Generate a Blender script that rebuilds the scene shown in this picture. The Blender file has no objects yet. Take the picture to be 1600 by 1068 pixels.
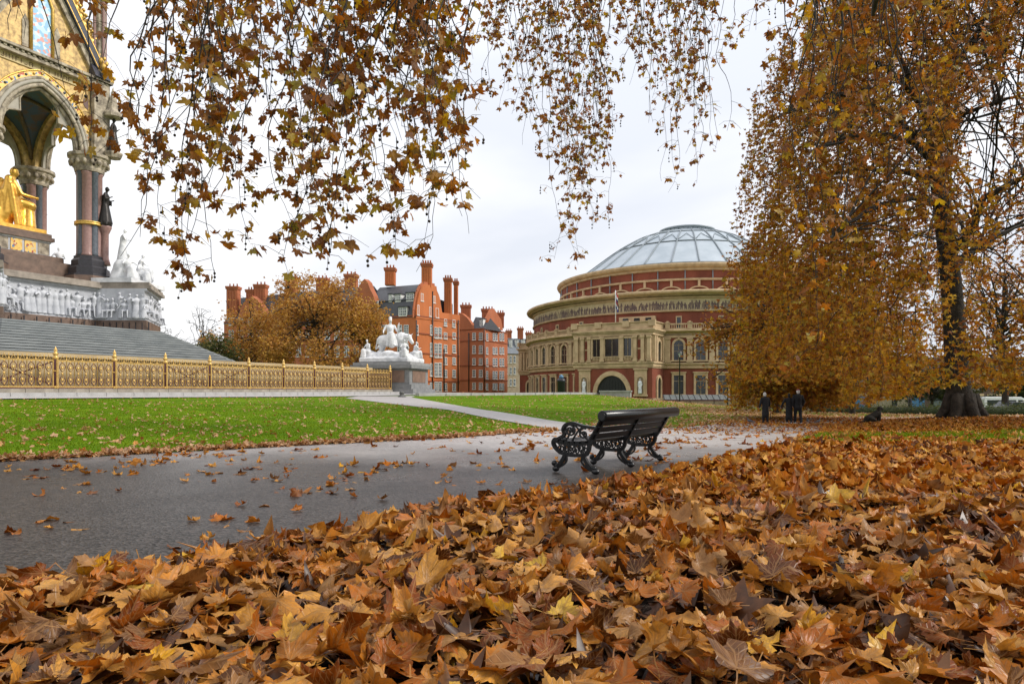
import bpy, bmesh, math, random
import numpy as np
from mathutils import Vector, Matrix, Euler, Quaternion

random.seed(7)
RNG = np.random.default_rng(11)
SC = bpy.context.scene
COL = SC.collection
PI = math.pi
R = math.radians

# ------------------------------------------------------------------ camera
EYE, FPX, HOR = 1.14, 1067.0, 610.0          # eye height (m), focal length and horizon row for a 1600 x 1068 frame
cam_d = bpy.data.cameras.new('camera')
cam = bpy.data.objects.new('camera', cam_d)
COL.objects.link(cam)
cam.location = (0, 0, EYE)
cam.rotation_euler = (PI / 2, 0, 0)
cam_d.sensor_fit = 'HORIZONTAL'
cam_d.sensor_width = 36.0
cam_d.lens = FPX / 1600 * 36.0
cam_d.shift_y = (HOR - 534) / 1600
cam_d.clip_start = 0.05
cam_d.clip_end = 4000
SC.camera = cam

# ------------------------------------------------------------------ world: overcast daylight
SUN_EL, SUN_AZ = R(48), R(215)               # behind thin cloud, high over the lawn
w = bpy.data.worlds.new('World')
SC.world = w
w.use_nodes = True
nt = w.node_tree
nt.nodes.clear()
N = nt.nodes.new
L = nt.links.new
sky = N('ShaderNodeTexSky'); sky.sky_type = 'NISHITA'; sky.sun_disc = False
sky.sun_elevation = SUN_EL; sky.sun_rotation = SUN_AZ
bg_sky = N('ShaderNodeBackground'); bg_sky.inputs[1].default_value = 0.06
L(sky.outputs[0], bg_sky.inputs[0])
tc = N('ShaderNodeTexCoord')
mp = N('ShaderNodeMapping'); mp.inputs['Scale'].default_value = (1.0, 1.0, 2.6)
mp.inputs['Location'].default_value = (3.1, 0.4, 0.35)
L(tc.outputs['Generated'], mp.inputs[0])
nz = N('ShaderNodeTexNoise'); nz.inputs['Scale'].default_value = 1.35; nz.inputs['Detail'].default_value = 5
nz.inputs['Roughness'].default_value = 0.5; nz.inputs['Distortion'].default_value = 0.35
L(mp.outputs[0], nz.inputs['Vector'])
cr = N('ShaderNodeValToRGB')
cr.color_ramp.elements[0].position = 0.33; cr.color_ramp.elements[0].color = (0.37, 0.385, 0.42, 1)
cr.color_ramp.elements[1].position = 0.60; cr.color_ramp.elements[1].color = (0.52, 0.517, 0.52, 1)
L(nz.outputs['Fac'], cr.inputs[0])
# an overcast sky is brighter overhead than at the horizon
sx = N('ShaderNodeSeparateXYZ'); L(tc.outputs['Generated'], sx.inputs[0])
mr = N('ShaderNodeMapRange'); mr.inputs[1].default_value = 0.0; mr.inputs[2].default_value = 1.0
mr.inputs[3].default_value = 1.0; mr.inputs[4].default_value = 1.5
L(sx.outputs['Z'], mr.inputs[0])
bg_c = N('ShaderNodeBackground')
L(cr.outputs[0], bg_c.inputs[0]); L(mr.outputs[0], bg_c.inputs[1])
mx = N('ShaderNodeMixShader'); mx.inputs[0].default_value = 0.93
L(bg_sky.outputs[0], mx.inputs[1]); L(bg_c.outputs[0], mx.inputs[2])
wo = N('ShaderNodeOutputWorld'); L(mx.outputs[0], wo.inputs[0])

sun_d = bpy.data.lights.new('sun', 'SUN')
sun_d.energy = 1.5
sun_d.angle = R(12)
sun_d.color = (1.0, 0.955, 0.89)
sun = bpy.data.objects.new('sun', sun_d)
COL.objects.link(sun)
sun.location = (0, 0, 60)
# soft light comes from the right, over the big tree
sdir = Vector((-0.74, 0.06, -0.62)).normalized()
sun.rotation_euler = sdir.to_track_quat('-Z', 'Y').to_euler()
sky.sun_elevation = math.asin(-sdir.z)
sky.sun_rotation = math.atan2(-sdir.x, -sdir.y)

SC.view_settings.view_transform = 'Standard'
SC.view_settings.look = 'None'
SC.view_settings.gamma = 1.0
SC.view_settings.exposure = 1.10
SC.view_settings.use_curve_mapping = False
SC.render.engine = 'CYCLES'
SC.cycles.use_denoising = True
SC.cycles.max_bounces = 6
SC.cycles.transparent_max_bounces = 8
SC.cycles.sample_clamp_indirect = 6.0

# ------------------------------------------------------------------ helpers
def P(px, py, Y):
    """photo pixel + distance along the view axis -> world point"""
    return Vector(((px - 800) / FPX * Y, Y, EYE - (py - HOR) / FPX * Y))

def PX(px, Y):
    return (px - 800) / FPX * Y

def tag(o, label=None, cat=None, group=None, kind=None):
    if label: o['label'] = label
    if cat: o['category'] = cat
    if group: o['group'] = group
    if kind: o['kind'] = kind
    return o

def empty(name, loc=(0, 0, 0), rz=0.0, parent=None):
    o = bpy.data.objects.new(name, None)
    COL.objects.link(o)
    o.location = loc
    o.rotation_euler = (0, 0, rz)
    o.empty_display_size = 0.2
    if parent: o.parent = parent
    return o

def link_mesh(name, me, parent=None, loc=None, rot=None, scale=None):
    o = bpy.data.objects.new(name, me)
    COL.objects.link(o)
    if parent is not None: o.parent = parent
    if loc is not None: o.location = loc
    if rot is not None: o.rotation_euler = rot
    if scale is not None: o.scale = scale if hasattr(scale, '__len__') else (scale,) * 3
    return o

class MB:
    """collects verts and faces of one part"""
    def __init__(s):
        s.v = []; s.f = []; s.sm = []
    def add(s, vs, fs, smooth=False):
        n = len(s.v)
        s.v += [tuple(p) for p in vs]
        s.f += [tuple(i + n for i in f) for f in fs]
        s.sm += [smooth] * len(fs)
        return s
    def box(s, c, d, rz=0.0, m=None):
        hx, hy, hz = d[0] / 2, d[1] / 2, d[2] / 2
        vs = [(-hx, -hy, -hz), (hx, -hy, -hz), (hx, hy, -hz), (-hx, hy, -hz), (-hx, -hy, hz), (hx, -hy, hz), (hx, hy, hz), (-hx, hy, hz)]
        if m is not None:
            vs = [m @ Vector(v) + Vector(c) for v in vs]
        else:
            ca, sa = math.cos(rz), math.sin(rz)
            vs = [(c[0] + x * ca - y * sa, c[1] + x * sa + y * ca, c[2] + z) for x, y, z in vs]
        return s.add(vs, [(0, 3, 2, 1), (4, 5, 6, 7), (0, 1, 5, 4), (1, 2, 6, 5), (2, 3, 7, 6), (3, 0, 4, 7)])
    def bar(s, a, b, wd, ht, up=(0, 0, 1)):
        """box beam from a to b, wd sideways, ht along up"""
        a = Vector(a); b = Vector(b); d = (b - a)
        ln = d.length
        if ln < 1e-6: return s
        d.normalize(); up = Vector(up)
        sd = d.cross(up)
        if sd.length < 1e-4: sd = d.cross(Vector((1, 0, 0)))
        sd.normalize(); u2 = sd.cross(d).normalized()
        m = Matrix((d, sd, u2)).transposed()
        return s.box((a + b) / 2, (ln, wd, ht), m=m)
    def tube(s, pts, rad, n=6, cap=True, smooth=True):
        pts = [Vector(p) for p in pts]
        k = len(pts)
        if not hasattr(rad, '__len__'): rad = [rad] * k
        base = len(s.v)
        ref = None
        for i, p in enumerate(pts):
            t = (pts[min(i + 1, k - 1)] - pts[max(i - 1, 0)])
            if t.length < 1e-9: t = Vector((0, 0, 1))
            t.normalize()
            if ref is None:
                ref = t.orthogonal().normalized()
            ref = (ref - t * ref.dot(t))
            if ref.length < 1e-6: ref = t.orthogonal()
            ref.normalize()
            bn = t.cross(ref)
            for j in range(n):
                a = 2 * PI * j / n
                s.v.append(tuple(p + (ref * math.cos(a) + bn * math.sin(a)) * rad[i]))
        for i in range(k - 1):
            for j in range(n):
                j2 = (j + 1) % n
                s.f.append((base + i * n + j, base + i * n + j2, base + (i + 1) * n + j2, base + (i + 1) * n + j)); s.sm.append(smooth)
        if cap:
            s.f.append(tuple(base + j for j in reversed(range(n)))); s.sm.append(False)
            s.f.append(tuple(base + (k - 1) * n + j for j in range(n))); s.sm.append(False)
        return s
    def lathe(s, prof, c=(0, 0, 0), n=12, smooth=True, rz=0.0, cap=True):
        base = len(s.v); k = len(prof)
        for r, z in prof:
            for j in range(n):
                a = 2 * PI * j / n + rz
                s.v.append((c[0] + r * math.cos(a), c[1] + r * math.sin(a), c[2] + z))
        for i in range(k - 1):
            for j in range(n):
                j2 = (j + 1) % n
                s.f.append((base + i * n + j, base + i * n + j2, base + (i + 1) * n + j2, base + (i + 1) * n + j)); s.sm.append(smooth)
        if cap:
            if prof[0][0] > 1e-4: s.f.append(tuple(base + j for j in reversed(range(n)))); s.sm.append(False)
            if prof[-1][0] > 1e-4: s.f.append(tuple(base + (k - 1) * n + j for j in range(n))); s.sm.append(False)
        return s
    def prism(s, poly, t0, t1, fn):
        """poly: 2-D points; fn(a, b, t) -> 3-D; extruded from t0 to t1"""
        n = len(poly); base = len(s.v)
        for a, b in poly: s.v.append(tuple(fn(a, b, t0)))
        for a, b in poly: s.v.append(tuple(fn(a, b, t1)))
        s.f.append(tuple(base + i for i in reversed(range(n)))); s.sm.append(False)
        s.f.append(tuple(base + n + i for i in range(n))); s.sm.append(False)
        for i in range(n):
            j = (i + 1) % n
            s.f.append((base + i, base + j, base + n + j, base + n + i)); s.sm.append(False)
        return s
    def strip(s, A, B, t0, t1, fn):
        """thick band between two equally long 2-D curves A (outer) and B (inner)"""
        n = len(A); base = len(s.v)
        for t in (t0, t1):
            for q in A: s.v.append(tuple(fn(q[0], q[1], t)))
            for q in B: s.v.append(tuple(fn(q[0], q[1], t)))
        o = 2 * n
        def q4(a, b, c, d): s.f.append((base + a, base + b, base + c, base + d)); s.sm.append(False)
        for i in range(n - 1):
            q4(i, i + 1, n + i + 1, n + i)
            q4(o + i, o + n + i, o + n + i + 1, o + i + 1)
            q4(i, o + i, o + i + 1, i + 1)
            q4(n + i, n + i + 1, o + n + i + 1, o + n + i)
        q4(0, n, o + n, o); q4(n - 1, o + n - 1, o + 2 * n - 1, 2 * n - 1)
        return s
    def ball(s, c, r, n=8, m=5, scale=(1, 1, 1)):
        prof = [(r * math.sin(PI * i / m), -r * math.cos(PI * i / m)) for i in range(m + 1)]
        b0 = len(s.v)
        s.lathe(prof, (0, 0, 0), n, cap=False)
        for i in range(b0, len(s.v)):
            x, y, z = s.v[i]
            s.v[i] = (c[0] + x * scale[0], c[1] + y * scale[1], c[2] + z * scale[2])
        return s
    def mesh(s, name, mat):
        me = bpy.data.meshes.new(name)
        me.from_pydata(s.v, [], s.f)
        if any(s.sm):
            me.polygons.foreach_set('use_smooth', np.array(s.sm, dtype=bool))
        bm = bmesh.new(); bm.from_mesh(me)
        bmesh.ops.recalc_face_normals(bm, faces=bm.faces)
        bm.to_mesh(me); bm.free()
        for m_ in (mat if isinstance(mat, (list, tuple)) else [mat]): me.materials.append(m_)
        me.update()
        return me
    def build(s, name, mat, parent=None, loc=None, rot=None):
        return link_mesh(name, s.mesh(name, mat), parent, loc, rot)

def copy_tree(o, parent=None):
    c = o.copy(); COL.objects.link(c); c.parent = parent
    for ch in list(o.children): copy_tree(ch, c)
    return c

# ------------------------------------------------------------------ materials
MATS = {}
def M(name, col, rough=0.7, col2=None, scale=2.0, detail=4.0, bump=0.0, bscale=40.0, metal=0.0, spec=0.4, stretch=None, ramp=(0.35, 0.68), bdist=0.02):
    if name in MATS: return MATS[name]
    m = bpy.data.materials.new(name); m.use_nodes = True
    t = m.node_tree; n = t.nodes; l = t.links
    b = n['Principled BSDF']
    b.inputs['Roughness'].default_value = rough
    b.inputs['Metallic'].default_value = metal
    b.inputs['Specular IOR Level'].default_value = spec
    c1 = (*col, 1)
    if col2 is None: col2 = tuple(x * 0.68 for x in col)
    tc = n.new('ShaderNodeTexCoord'); v = tc.outputs['Object']
    if stretch:
        mp = n.new('ShaderNodeMapping'); mp.inputs['Scale'].default_value = stretch
        l.new(v, mp.inputs[0]); v = mp.outputs[0]
    nz = n.new('ShaderNodeTexNoise'); nz.inputs['Scale'].default_value = scale; nz.inputs['Detail'].default_value = detail
    nz.inputs['Roughness'].default_value = 0.6
    l.new(v, nz.inputs['Vector'])
    r = n.new('ShaderNodeValToRGB')
    r.color_ramp.elements[0].position = ramp[0]; r.color_ramp.elements[0].color = (*col2, 1)
    r.color_ramp.elements[1].position = ramp[1]; r.color_ramp.elements[1].color = c1
    l.new(nz.outputs['Fac'], r.inputs[0]); l.new(r.outputs[0], b.inputs['Base Color'])
    if bump:
        n2 = n.new('ShaderNodeTexNoise'); n2.inputs['Scale'].default_value = bscale; n2.inputs['Detail'].default_value = 3
        l.new(tc.outputs['Object'], n2.inputs['Vector'])
        bp = n.new('ShaderNodeBump'); bp.inputs['Strength'].default_value = bump; bp.inputs['Distance'].default_value = bdist
        l.new(n2.outputs['Fac'], bp.inputs['Height']); l.new(bp.outputs[0], b.inputs['Normal'])
    MATS[name] = m
    return m

def brick_mat(name, c1, c2, mortar, bw=0.22, bh=0.075, soot=0.75):
    """fine brickwork, far too small to pick apart at this distance: bricks by the material, weathering by noise"""
    m = bpy.data.materials.new(name); m.use_nodes = True
    t = m.node_tree; n = t.nodes; l = t.links
    b = n['Principled BSDF']; b.inputs['Roughness'].default_value = 0.85; b.inputs['Specular IOR Level'].default_value = 0.2
    tc = n.new('ShaderNodeTexCoord')
    sp = n.new('ShaderNodeSeparateXYZ'); l.new(tc.outputs['Object'], sp.inputs[0])
    ad = n.new('ShaderNodeMath'); ad.operation = 'ADD'; l.new(sp.outputs['X'], ad.inputs[0]); l.new(sp.outputs['Y'], ad.inputs[1])
    cb = n.new('ShaderNodeCombineXYZ'); l.new(ad.outputs[0], cb.inputs[0]); l.new(sp.outputs['Z'], cb.inputs[1])
    br = n.new('ShaderNodeTexBrick')
    br.inputs['Color1'].default_value = (*c1, 1); br.inputs['Color2'].default_value = (*c2, 1); br.inputs['Mortar'].default_value = (*mortar, 1)
    br.inputs['Scale'].default_value = 1.0; br.inputs['Mortar Size'].default_value = 0.008
    br.inputs['Brick Width'].default_value = bw; br.inputs['Row Height'].default_value = bh
    l.new(cb.outputs[0], br.inputs['Vector'])
    nz = n.new('ShaderNodeTexNoise'); nz.inputs['Scale'].default_value = 0.35; nz.inputs['Detail'].default_value = 6
    mp = n.new('ShaderNodeMapping'); mp.inputs['Scale'].default_value = (1, 1, 0.5)
    l.new(tc.outputs['Object'], mp.inputs[0]); l.new(mp.outputs[0], nz.inputs['Vector'])
    r = n.new('ShaderNodeValToRGB'); r.color_ramp.elements[0].position = 0.3; r.color_ramp.elements[0].color = (soot, soot, soot, 1)
    r.color_ramp.elements[1].position = 0.65; r.color_ramp.elements[1].color = (1.08, 1.05, 1.0, 1)
    l.new(nz.outputs['Fac'], r.inputs[0])
    mx = n.new('ShaderNodeMix'); mx.data_type = 'RGBA'; mx.blend_type = 'MULTIPLY'; mx.inputs[0].default_value = 1.0
    l.new(br.outputs['Color'], mx.inputs[6]); l.new(r.outputs[0], mx.inputs[7])
    l.new(mx.outputs[2], b.inputs['Base Color'])
    MATS[name] = m
    return m

def leaf_mat(name, stops, rough=0.5, trans=0.35, veins=False, spec=0.35, tint=(1.0, 0.75, 0.35)):
    """stops: list of (position, linear colour); the colour of one leaf is drawn per island / per object"""
    m = bpy.data.materials.new(name); m.use_nodes = True
    t = m.node_tree; n = t.nodes; l = t.links
    b = n['Principled BSDF']; out = n['Material Output']
    b.inputs['Roughness'].default_value = rough; b.inputs['Specular IOR Level'].default_value = spec
    ge = n.new('ShaderNodeNewGeometry'); oi = n.new('ShaderNodeObjectInfo')
    ad = n.new('ShaderNodeMath'); ad.operation = 'ADD'
    l.new(ge.outputs['Random Per Island'], ad.inputs[0]); l.new(oi.outputs['Random'], ad.inputs[1])
    fr = n.new('ShaderNodeMath'); fr.operation = 'FRACT'; l.new(ad.outputs[0], fr.inputs[0])
    r = n.new('ShaderNodeValToRGB'); el = r.color_ramp.elements
    while len(el) < len(stops): el.new(0.5)
    for e, (p, c) in zip(el, stops): e.position = p; e.color = (*c, 1)
    l.new(fr.outputs[0], r.inputs[0])
    col = r.outputs[0]
    # blotches of decay
    tc = n.new('ShaderNodeTexCoord')
    mpn = n.new('ShaderNodeMapping')
    l.new(tc.outputs['UV'] if veins else tc.outputs['Object'], mpn.inputs[0])
    cb = n.new('ShaderNodeCombineXYZ'); ml = n.new('ShaderNodeMath'); ml.operation = 'MULTIPLY'; ml.inputs[1].default_value = 37.0
    l.new(fr.outputs[0], ml.inputs[0]); l.new(ml.outputs[0], cb.inputs[0]); l.new(ml.outputs[0], cb.inputs[2])
    l.new(cb.outputs[0], mpn.inputs['Location'])
    nz = n.new('ShaderNodeTexNoise'); nz.inputs['Scale'].default_value = 4.5 if veins else 14.0; nz.inputs['Detail'].default_value = 6
    nz.inputs['Roughness'].default_value = 0.65
    l.new(mpn.outputs[0], nz.inputs['Vector'])
    r2 = n.new('ShaderNodeValToRGB'); r2.color_ramp.elements[0].position = 0.32; r2.color_ramp.elements[0].color = (0.34, 0.30, 0.30, 1)
    r2.color_ramp.elements[1].position = 0.62; r2.color_ramp.elements[1].color = (1.12, 1.08, 1.0, 1)
    l.new(nz.outputs['Fac'], r2.inputs[0])
    mx = n.new('ShaderNodeMix'); mx.data_type = 'RGBA'; mx.blend_type = 'MULTIPLY'; mx.inputs[0].default_value = 0.85
    l.new(col, mx.inputs[6]); l.new(r2.outputs[0], mx.inputs[7]); col = mx.outputs[2]
    if veins:
        sp = n.new('ShaderNodeSeparateXYZ'); l.new(tc.outputs['UV'], sp.inputs[0])
        def math_(op, a, bb=None):
            q = n.new('ShaderNodeMath'); q.operation = op
            for k, val in enumerate((a, bb)):
                if val is None: continue
                if isinstance(val, (int, float)): q.inputs[k].default_value = val
                else: l.new(val, q.inputs[k])
            return q.outputs[0]
        x = math_('ABSOLUTE', math_('SUBTRACT', sp.outputs['X'], 0.5)); y = math_('SUBTRACT', sp.outputs['Y'], 0.5)
        dmin = None
        for a in (0, 52, 108):
            ca, sa = math.cos(R(a)), math.sin(R(a))
            d = math_('ABSOLUTE', math_('SUBTRACT', math_('MULTIPLY', x, ca), math_('MULTIPLY', y, sa)))
            al = math_('ADD', math_('MULTIPLY', x, sa), math_('MULTIPLY', y, ca))
            d = math_('ADD', d, math_('MULTIPLY', math_('LESS_THAN', al, 0.0), 1.0))
            # side veins branching off at a slant
            sv = math_('PINGPONG', math_('ADD', math_('MULTIPLY', al, 1.0), math_('MULTIPLY', d, -1.1)), 0.035)
            sv = math_('ADD', math_('MULTIPLY', sv, 1.0), math_('ADD', 0.004, math_('MULTIPLY', math_('GREATER_THAN', d, 0.16), 1.0)))
            d = math_('MINIMUM', d, sv)
            dmin = d if dmin is None else math_('MINIMUM', dmin, d)
        mr = n.new('ShaderNodeMapRange'); mr.interpolation_type = 'SMOOTHSTEP'
        mr.inputs[1].default_value = 0.003; mr.inputs[2].default_value = 0.013; mr.inputs[3].default_value = 1.0; mr.inputs[4].default_value = 0.0
        l.new(dmin, mr.inputs[0])
        mv = n.new('ShaderNodeMix'); mv.data_type = 'RGBA'; mv.blend_type = 'MIX'
        vf = math_('MULTIPLY', mr.outputs[0], 0.55)
        l.new(vf, mv.inputs[0]); l.new(col, mv.inputs[6])
        mv.inputs[7].default_value = (0.30, 0.16, 0.06, 1)
        col = mv.outputs[2]
        bp = n.new('ShaderNodeBump'); bp.inputs['Strength'].default_value = 0.35; bp.inputs['Distance'].default_value = 0.004
        hh = math_('ADD', mr.outputs[0], math_('MULTIPLY', nz.outputs['Fac'], 1.5))
        l.new(hh, bp.inputs['Height']); l.new(bp.outputs[0], b.inputs['Normal'])
    l.new(col, b.inputs['Base Color'])
    if trans > 0:
        tr = n.new('ShaderNodeBsdfTranslucent')
        mt = n.new('ShaderNodeMix'); mt.data_type = 'RGBA'; mt.blend_type = 'MULTIPLY'; mt.inputs[0].default_value = 1.0
        l.new(col, mt.inputs[6]); mt.inputs[7].default_value = (1.5 * tint[0], 1.5 * tint[1], 1.5 * tint[2], 1)
        l.new(mt.outputs[2], tr.inputs[0])
        ms = n.new('ShaderNodeMixShader'); ms.inputs[0].default_value = trans
        l.new(b.outputs[0], ms.inputs[1]); l.new(tr.outputs[0], ms.inputs[2]); l.new(ms.outputs[0], out.inputs[0])
    MATS[name] = m
    return m

# ------------------------------------------------------------------ leaf shapes (plane tree leaf: five pointed lobes, coarse teeth, a stalk)
def outline(hi, rng, shallow=False):
    A = [-108, -52, 0, 52, 108]; Ls = [0.66, 0.95, 1.05, 0.95, 0.66]
    sin_r = [0.54, 0.63, 0.63, 0.54] if shallow else [0.44, 0.50, 0.50, 0.44]
    pts = [(-178, 0.07), (-150, 0.33)] if hi else []
    for i, (a, ln) in enumerate(zip(A, Ls)):
        ln = ln * rng.uniform(0.80, 1.14) * (rng.uniform(.62, .8) if rng.random() < .14 else 1); a = a + rng.uniform(-7, 7)
        if hi == 2:
            pts += [(a - 19, 0.67 * ln), (a - 14, 0.77 * ln), (a - 8, 0.74 * ln), (a, ln), (a + 8, 0.74 * ln), (a + 14, 0.77 * ln), (a + 19, 0.67 * ln)]
        elif hi == 1:
            pts += [(a - 16, 0.73 * ln), (a, ln), (a + 16, 0.73 * ln)]
        else:
            pts += [(a, ln * 1.05)]
        if i < 4: pts.append(((A[i] + A[i + 1]) / 2 + rng.uniform(-3, 3), sin_r[i] * rng.uniform(0.85, 1.15)))
    pts += [(150, 0.33), (178, 0.07)] if hi else []
    return [(rr * math.sin(R(a)), rr * math.cos(R(a))) for a, rr in pts]

def leaf_template(hi, rng, curl=1.0, stalk=True, rings=None):
    """returns (verts n x 3, tris m x 3, uv n x 2)"""
    o = outline(hi, rng, curl > 1.1); n = len(o)
    rings = rings or {2: (0.5, 1.0), 1: (0.5, 1.0), 0: (1.0,)}[hi]
    vs = [(0.0, 0.0)]; tris = []
    for t in rings:
        vs += [(x * t, y * t) for x, y in o]
    for i in range(n - 1): tris.append((0, 1 + i, 2 + i))
    for k in range(len(rings) - 1):
        a0 = 1 + k * n; b0 = a0 + n
        for i in range(n - 1):
            tris += [(a0 + i, b0 + i, b0 + i + 1), (a0 + i, b0 + i + 1, a0 + i + 1)]
    xy = np.array(vs)
    r = np.hypot(xy[:, 0], xy[:, 1]); ph = np.arctan2(xy[:, 0], xy[:, 1])
    z = np.zeros(len(xy))
    # creases: blade dips between the veins
    z += -0.16 * r * np.abs(np.sin(ph * PI / R(104))) * rng.uniform(0.2, 1.6)
    z += rng.uniform(-0.22, 0.30) * curl * r ** 2
    z += 0.13 * curl * r ** 1.5 * np.sin(3 * ph + rng.uniform(0, 6)) * rng.uniform(0.2, 1.4)
    z += 0.07 * curl * r ** 2 * np.sin(7 * ph + rng.uniform(0, 6))
    # curl each lobe tip
    z += curl * r ** 4 * 0.35 * np.sin(2 * ph + rng.uniform(0, 6)) * rng.uniform(-0.6, 1.2)
    if curl > 1.1:      # dead leaves fold along a main vein
        fa = rng.choice([0, 0, R(52), R(-52)]); z += np.abs(xy[:, 0] * math.cos(fa) - xy[:, 1] * math.sin(fa)) * rng.uniform(-.25, .75)
    X = np.stack([xy[:, 0], xy[:, 1], z], 1)
    # roll the blade round an axis in its plane
    k = curl * rng.uniform(0.1, 2.3) * rng.choice([1, 1, 1, -1])
    if abs(k) > 0.05:
        a = rng.uniform(0, 2 * PI); ca, sa = math.cos(a), math.sin(a)
        u = X[:, 0] * ca + X[:, 1] * sa; v = -X[:, 0] * sa + X[:, 1] * ca
        u2 = np.sin(k * u) / k * (1) - X[:, 2] * np.sin(k * u); z2 = (1 - np.cos(k * u)) / k + X[:, 2] * np.cos(k * u)
        X = np.stack([u2 * ca - v * sa, u2 * sa + v * ca, z2], 1)
    uv = xy * 0.42 + 0.5
    if stalk:
        b = len(X)
        ln = rng.uniform(0.5, 0.85); w_ = 0.022 if hi == 2 else 0.03
        dz = rng.uniform(-0.15, 0.3)
        sx = rng.uniform(-0.12, 0.12)
        pv = np.array([(-w_, -0.02, 0.01), (w_, -0.02, 0.01), (sx * .4 - w_ * .7, -ln * 0.5, dz * .35), (sx * .4 + w_ * .7, -ln * .5, dz * .35), (sx - w_, -ln, dz), (sx + w_, -ln, dz)])
        X = np.vstack([X, pv]); uv = np.vstack([uv, np.full((6, 2), 0.5)])
        tris += [(0, b, b + 1), (b, b + 2, b + 3), (b, b + 3, b + 1), (b + 2, b + 4, b + 5), (b + 2, b + 5, b + 3)]
    return X.astype(np.float32), np.array(tris, np.int32), uv.astype(np.float32)

def np_mesh(name, V, T, mat, UV=None, smooth=True):
    me = bpy.data.meshes.new(name)
    me.vertices.add(len(V)); me.vertices.foreach_set('co', np.ascontiguousarray(V, np.float32).ravel())
    me.loops.add(T.size); me.loops.foreach_set('vertex_index', np.ascontiguousarray(T, np.int32).ravel())
    me.polygons.add(len(T)); me.polygons.foreach_set('loop_start', np.arange(0, T.size, 3, dtype=np.int32))
    try: me.polygons.foreach_set('loop_total', np.full(len(T), 3, np.int32))
    except Exception: pass
    if smooth: me.polygons.foreach_set('use_smooth', np.ones(len(T), bool))
    if UV is not None:
        ul = me.uv_layers.new(name='UVMap')
        ul.data.foreach_set('uv', np.ascontiguousarray(UV[T.ravel()], np.float32).ravel())
    me.materials.append(mat)
    me.update(calc_edges=True); me.validate()
    return me

def rot_mats(yaw, tilt, tdir, spin=None):
    """tilt the leaf plane by tilt about a horizontal axis at tdir after a yaw; n x 3 x 3"""
    n = len(yaw)
    cy, sy = np.cos(yaw), np.sin(yaw)
    Z = np.zeros(n); O = np.ones(n)
    Ry = np.stack([np.stack([cy, -sy, Z], 1), np.stack([sy, cy, Z], 1), np.stack([Z, Z, O], 1)], 1)
    ax, ay = np.cos(tdir), np.sin(tdir); c, s = np.cos(tilt), np.sin(tilt); t = 1 - c
    Rt = np.stack([np.stack([t * ax * ax + c, t * ax * ay, s * ay], 1), np.stack([t * ax * ay, t * ay * ay + c, -s * ax], 1), np.stack([-s * ay, s * ax, c], 1)], 1)
    return Rt @ Ry

def scatter_mesh(name, temps, pos, mats, sc, mat, uv=False):
    """join many placed copies of the templates in one mesh"""
    n = len(pos); which = RNG.integers(0, len(temps), n)
    Vs, Ts, Us = [], [], []; off = 0
    for k, (tv, tt, tu) in enumerate(temps):
        idx = np.nonzero(which == k)[0]
        if len(idx) == 0: continue
        V = np.einsum('nij,vj->nvi', mats[idx], tv) * sc[idx][:, None, None] + pos[idx][:, None, :]
        T = tt[None] + (np.arange(len(idx)) * len(tv))[:, None, None] + off
        Vs.append(V.reshape(-1, 3)); Ts.append(T.reshape(-1, 3)); Us.append(np.tile(tu, (len(idx), 1)))
        off += len(idx) * len(tv)
    return np_mesh(name, np.vstack(Vs), np.vstack(Ts), mat, np.vstack(Us) if uv else None)

LR = np.random.default_rng(5)
LEAF_HI = [leaf_template(2, LR, 1.55) for _ in range(30)]
LEAF_MID = [leaf_template(1, LR, 1.35) for _ in range(16)]
LEAF_MID1 = [leaf_template(1, LR, 1.2, stalk=False, rings=(1.0,)) for _ in range(14)]
LEAF_HANG_FAR = [leaf_template(1, LR, 0.8, rings=(1.0,)) for _ in range(12)]
LEAF_LOW = [leaf_template(0, LR, 0.7, stalk=False) for _ in range(10)]
LEAF_HANG = [leaf_template(2, LR, 0.8) for _ in range(14)]
LEAF_HANG_MID = [leaf_template(1, LR, 0.75) for _ in range(12)]

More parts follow.
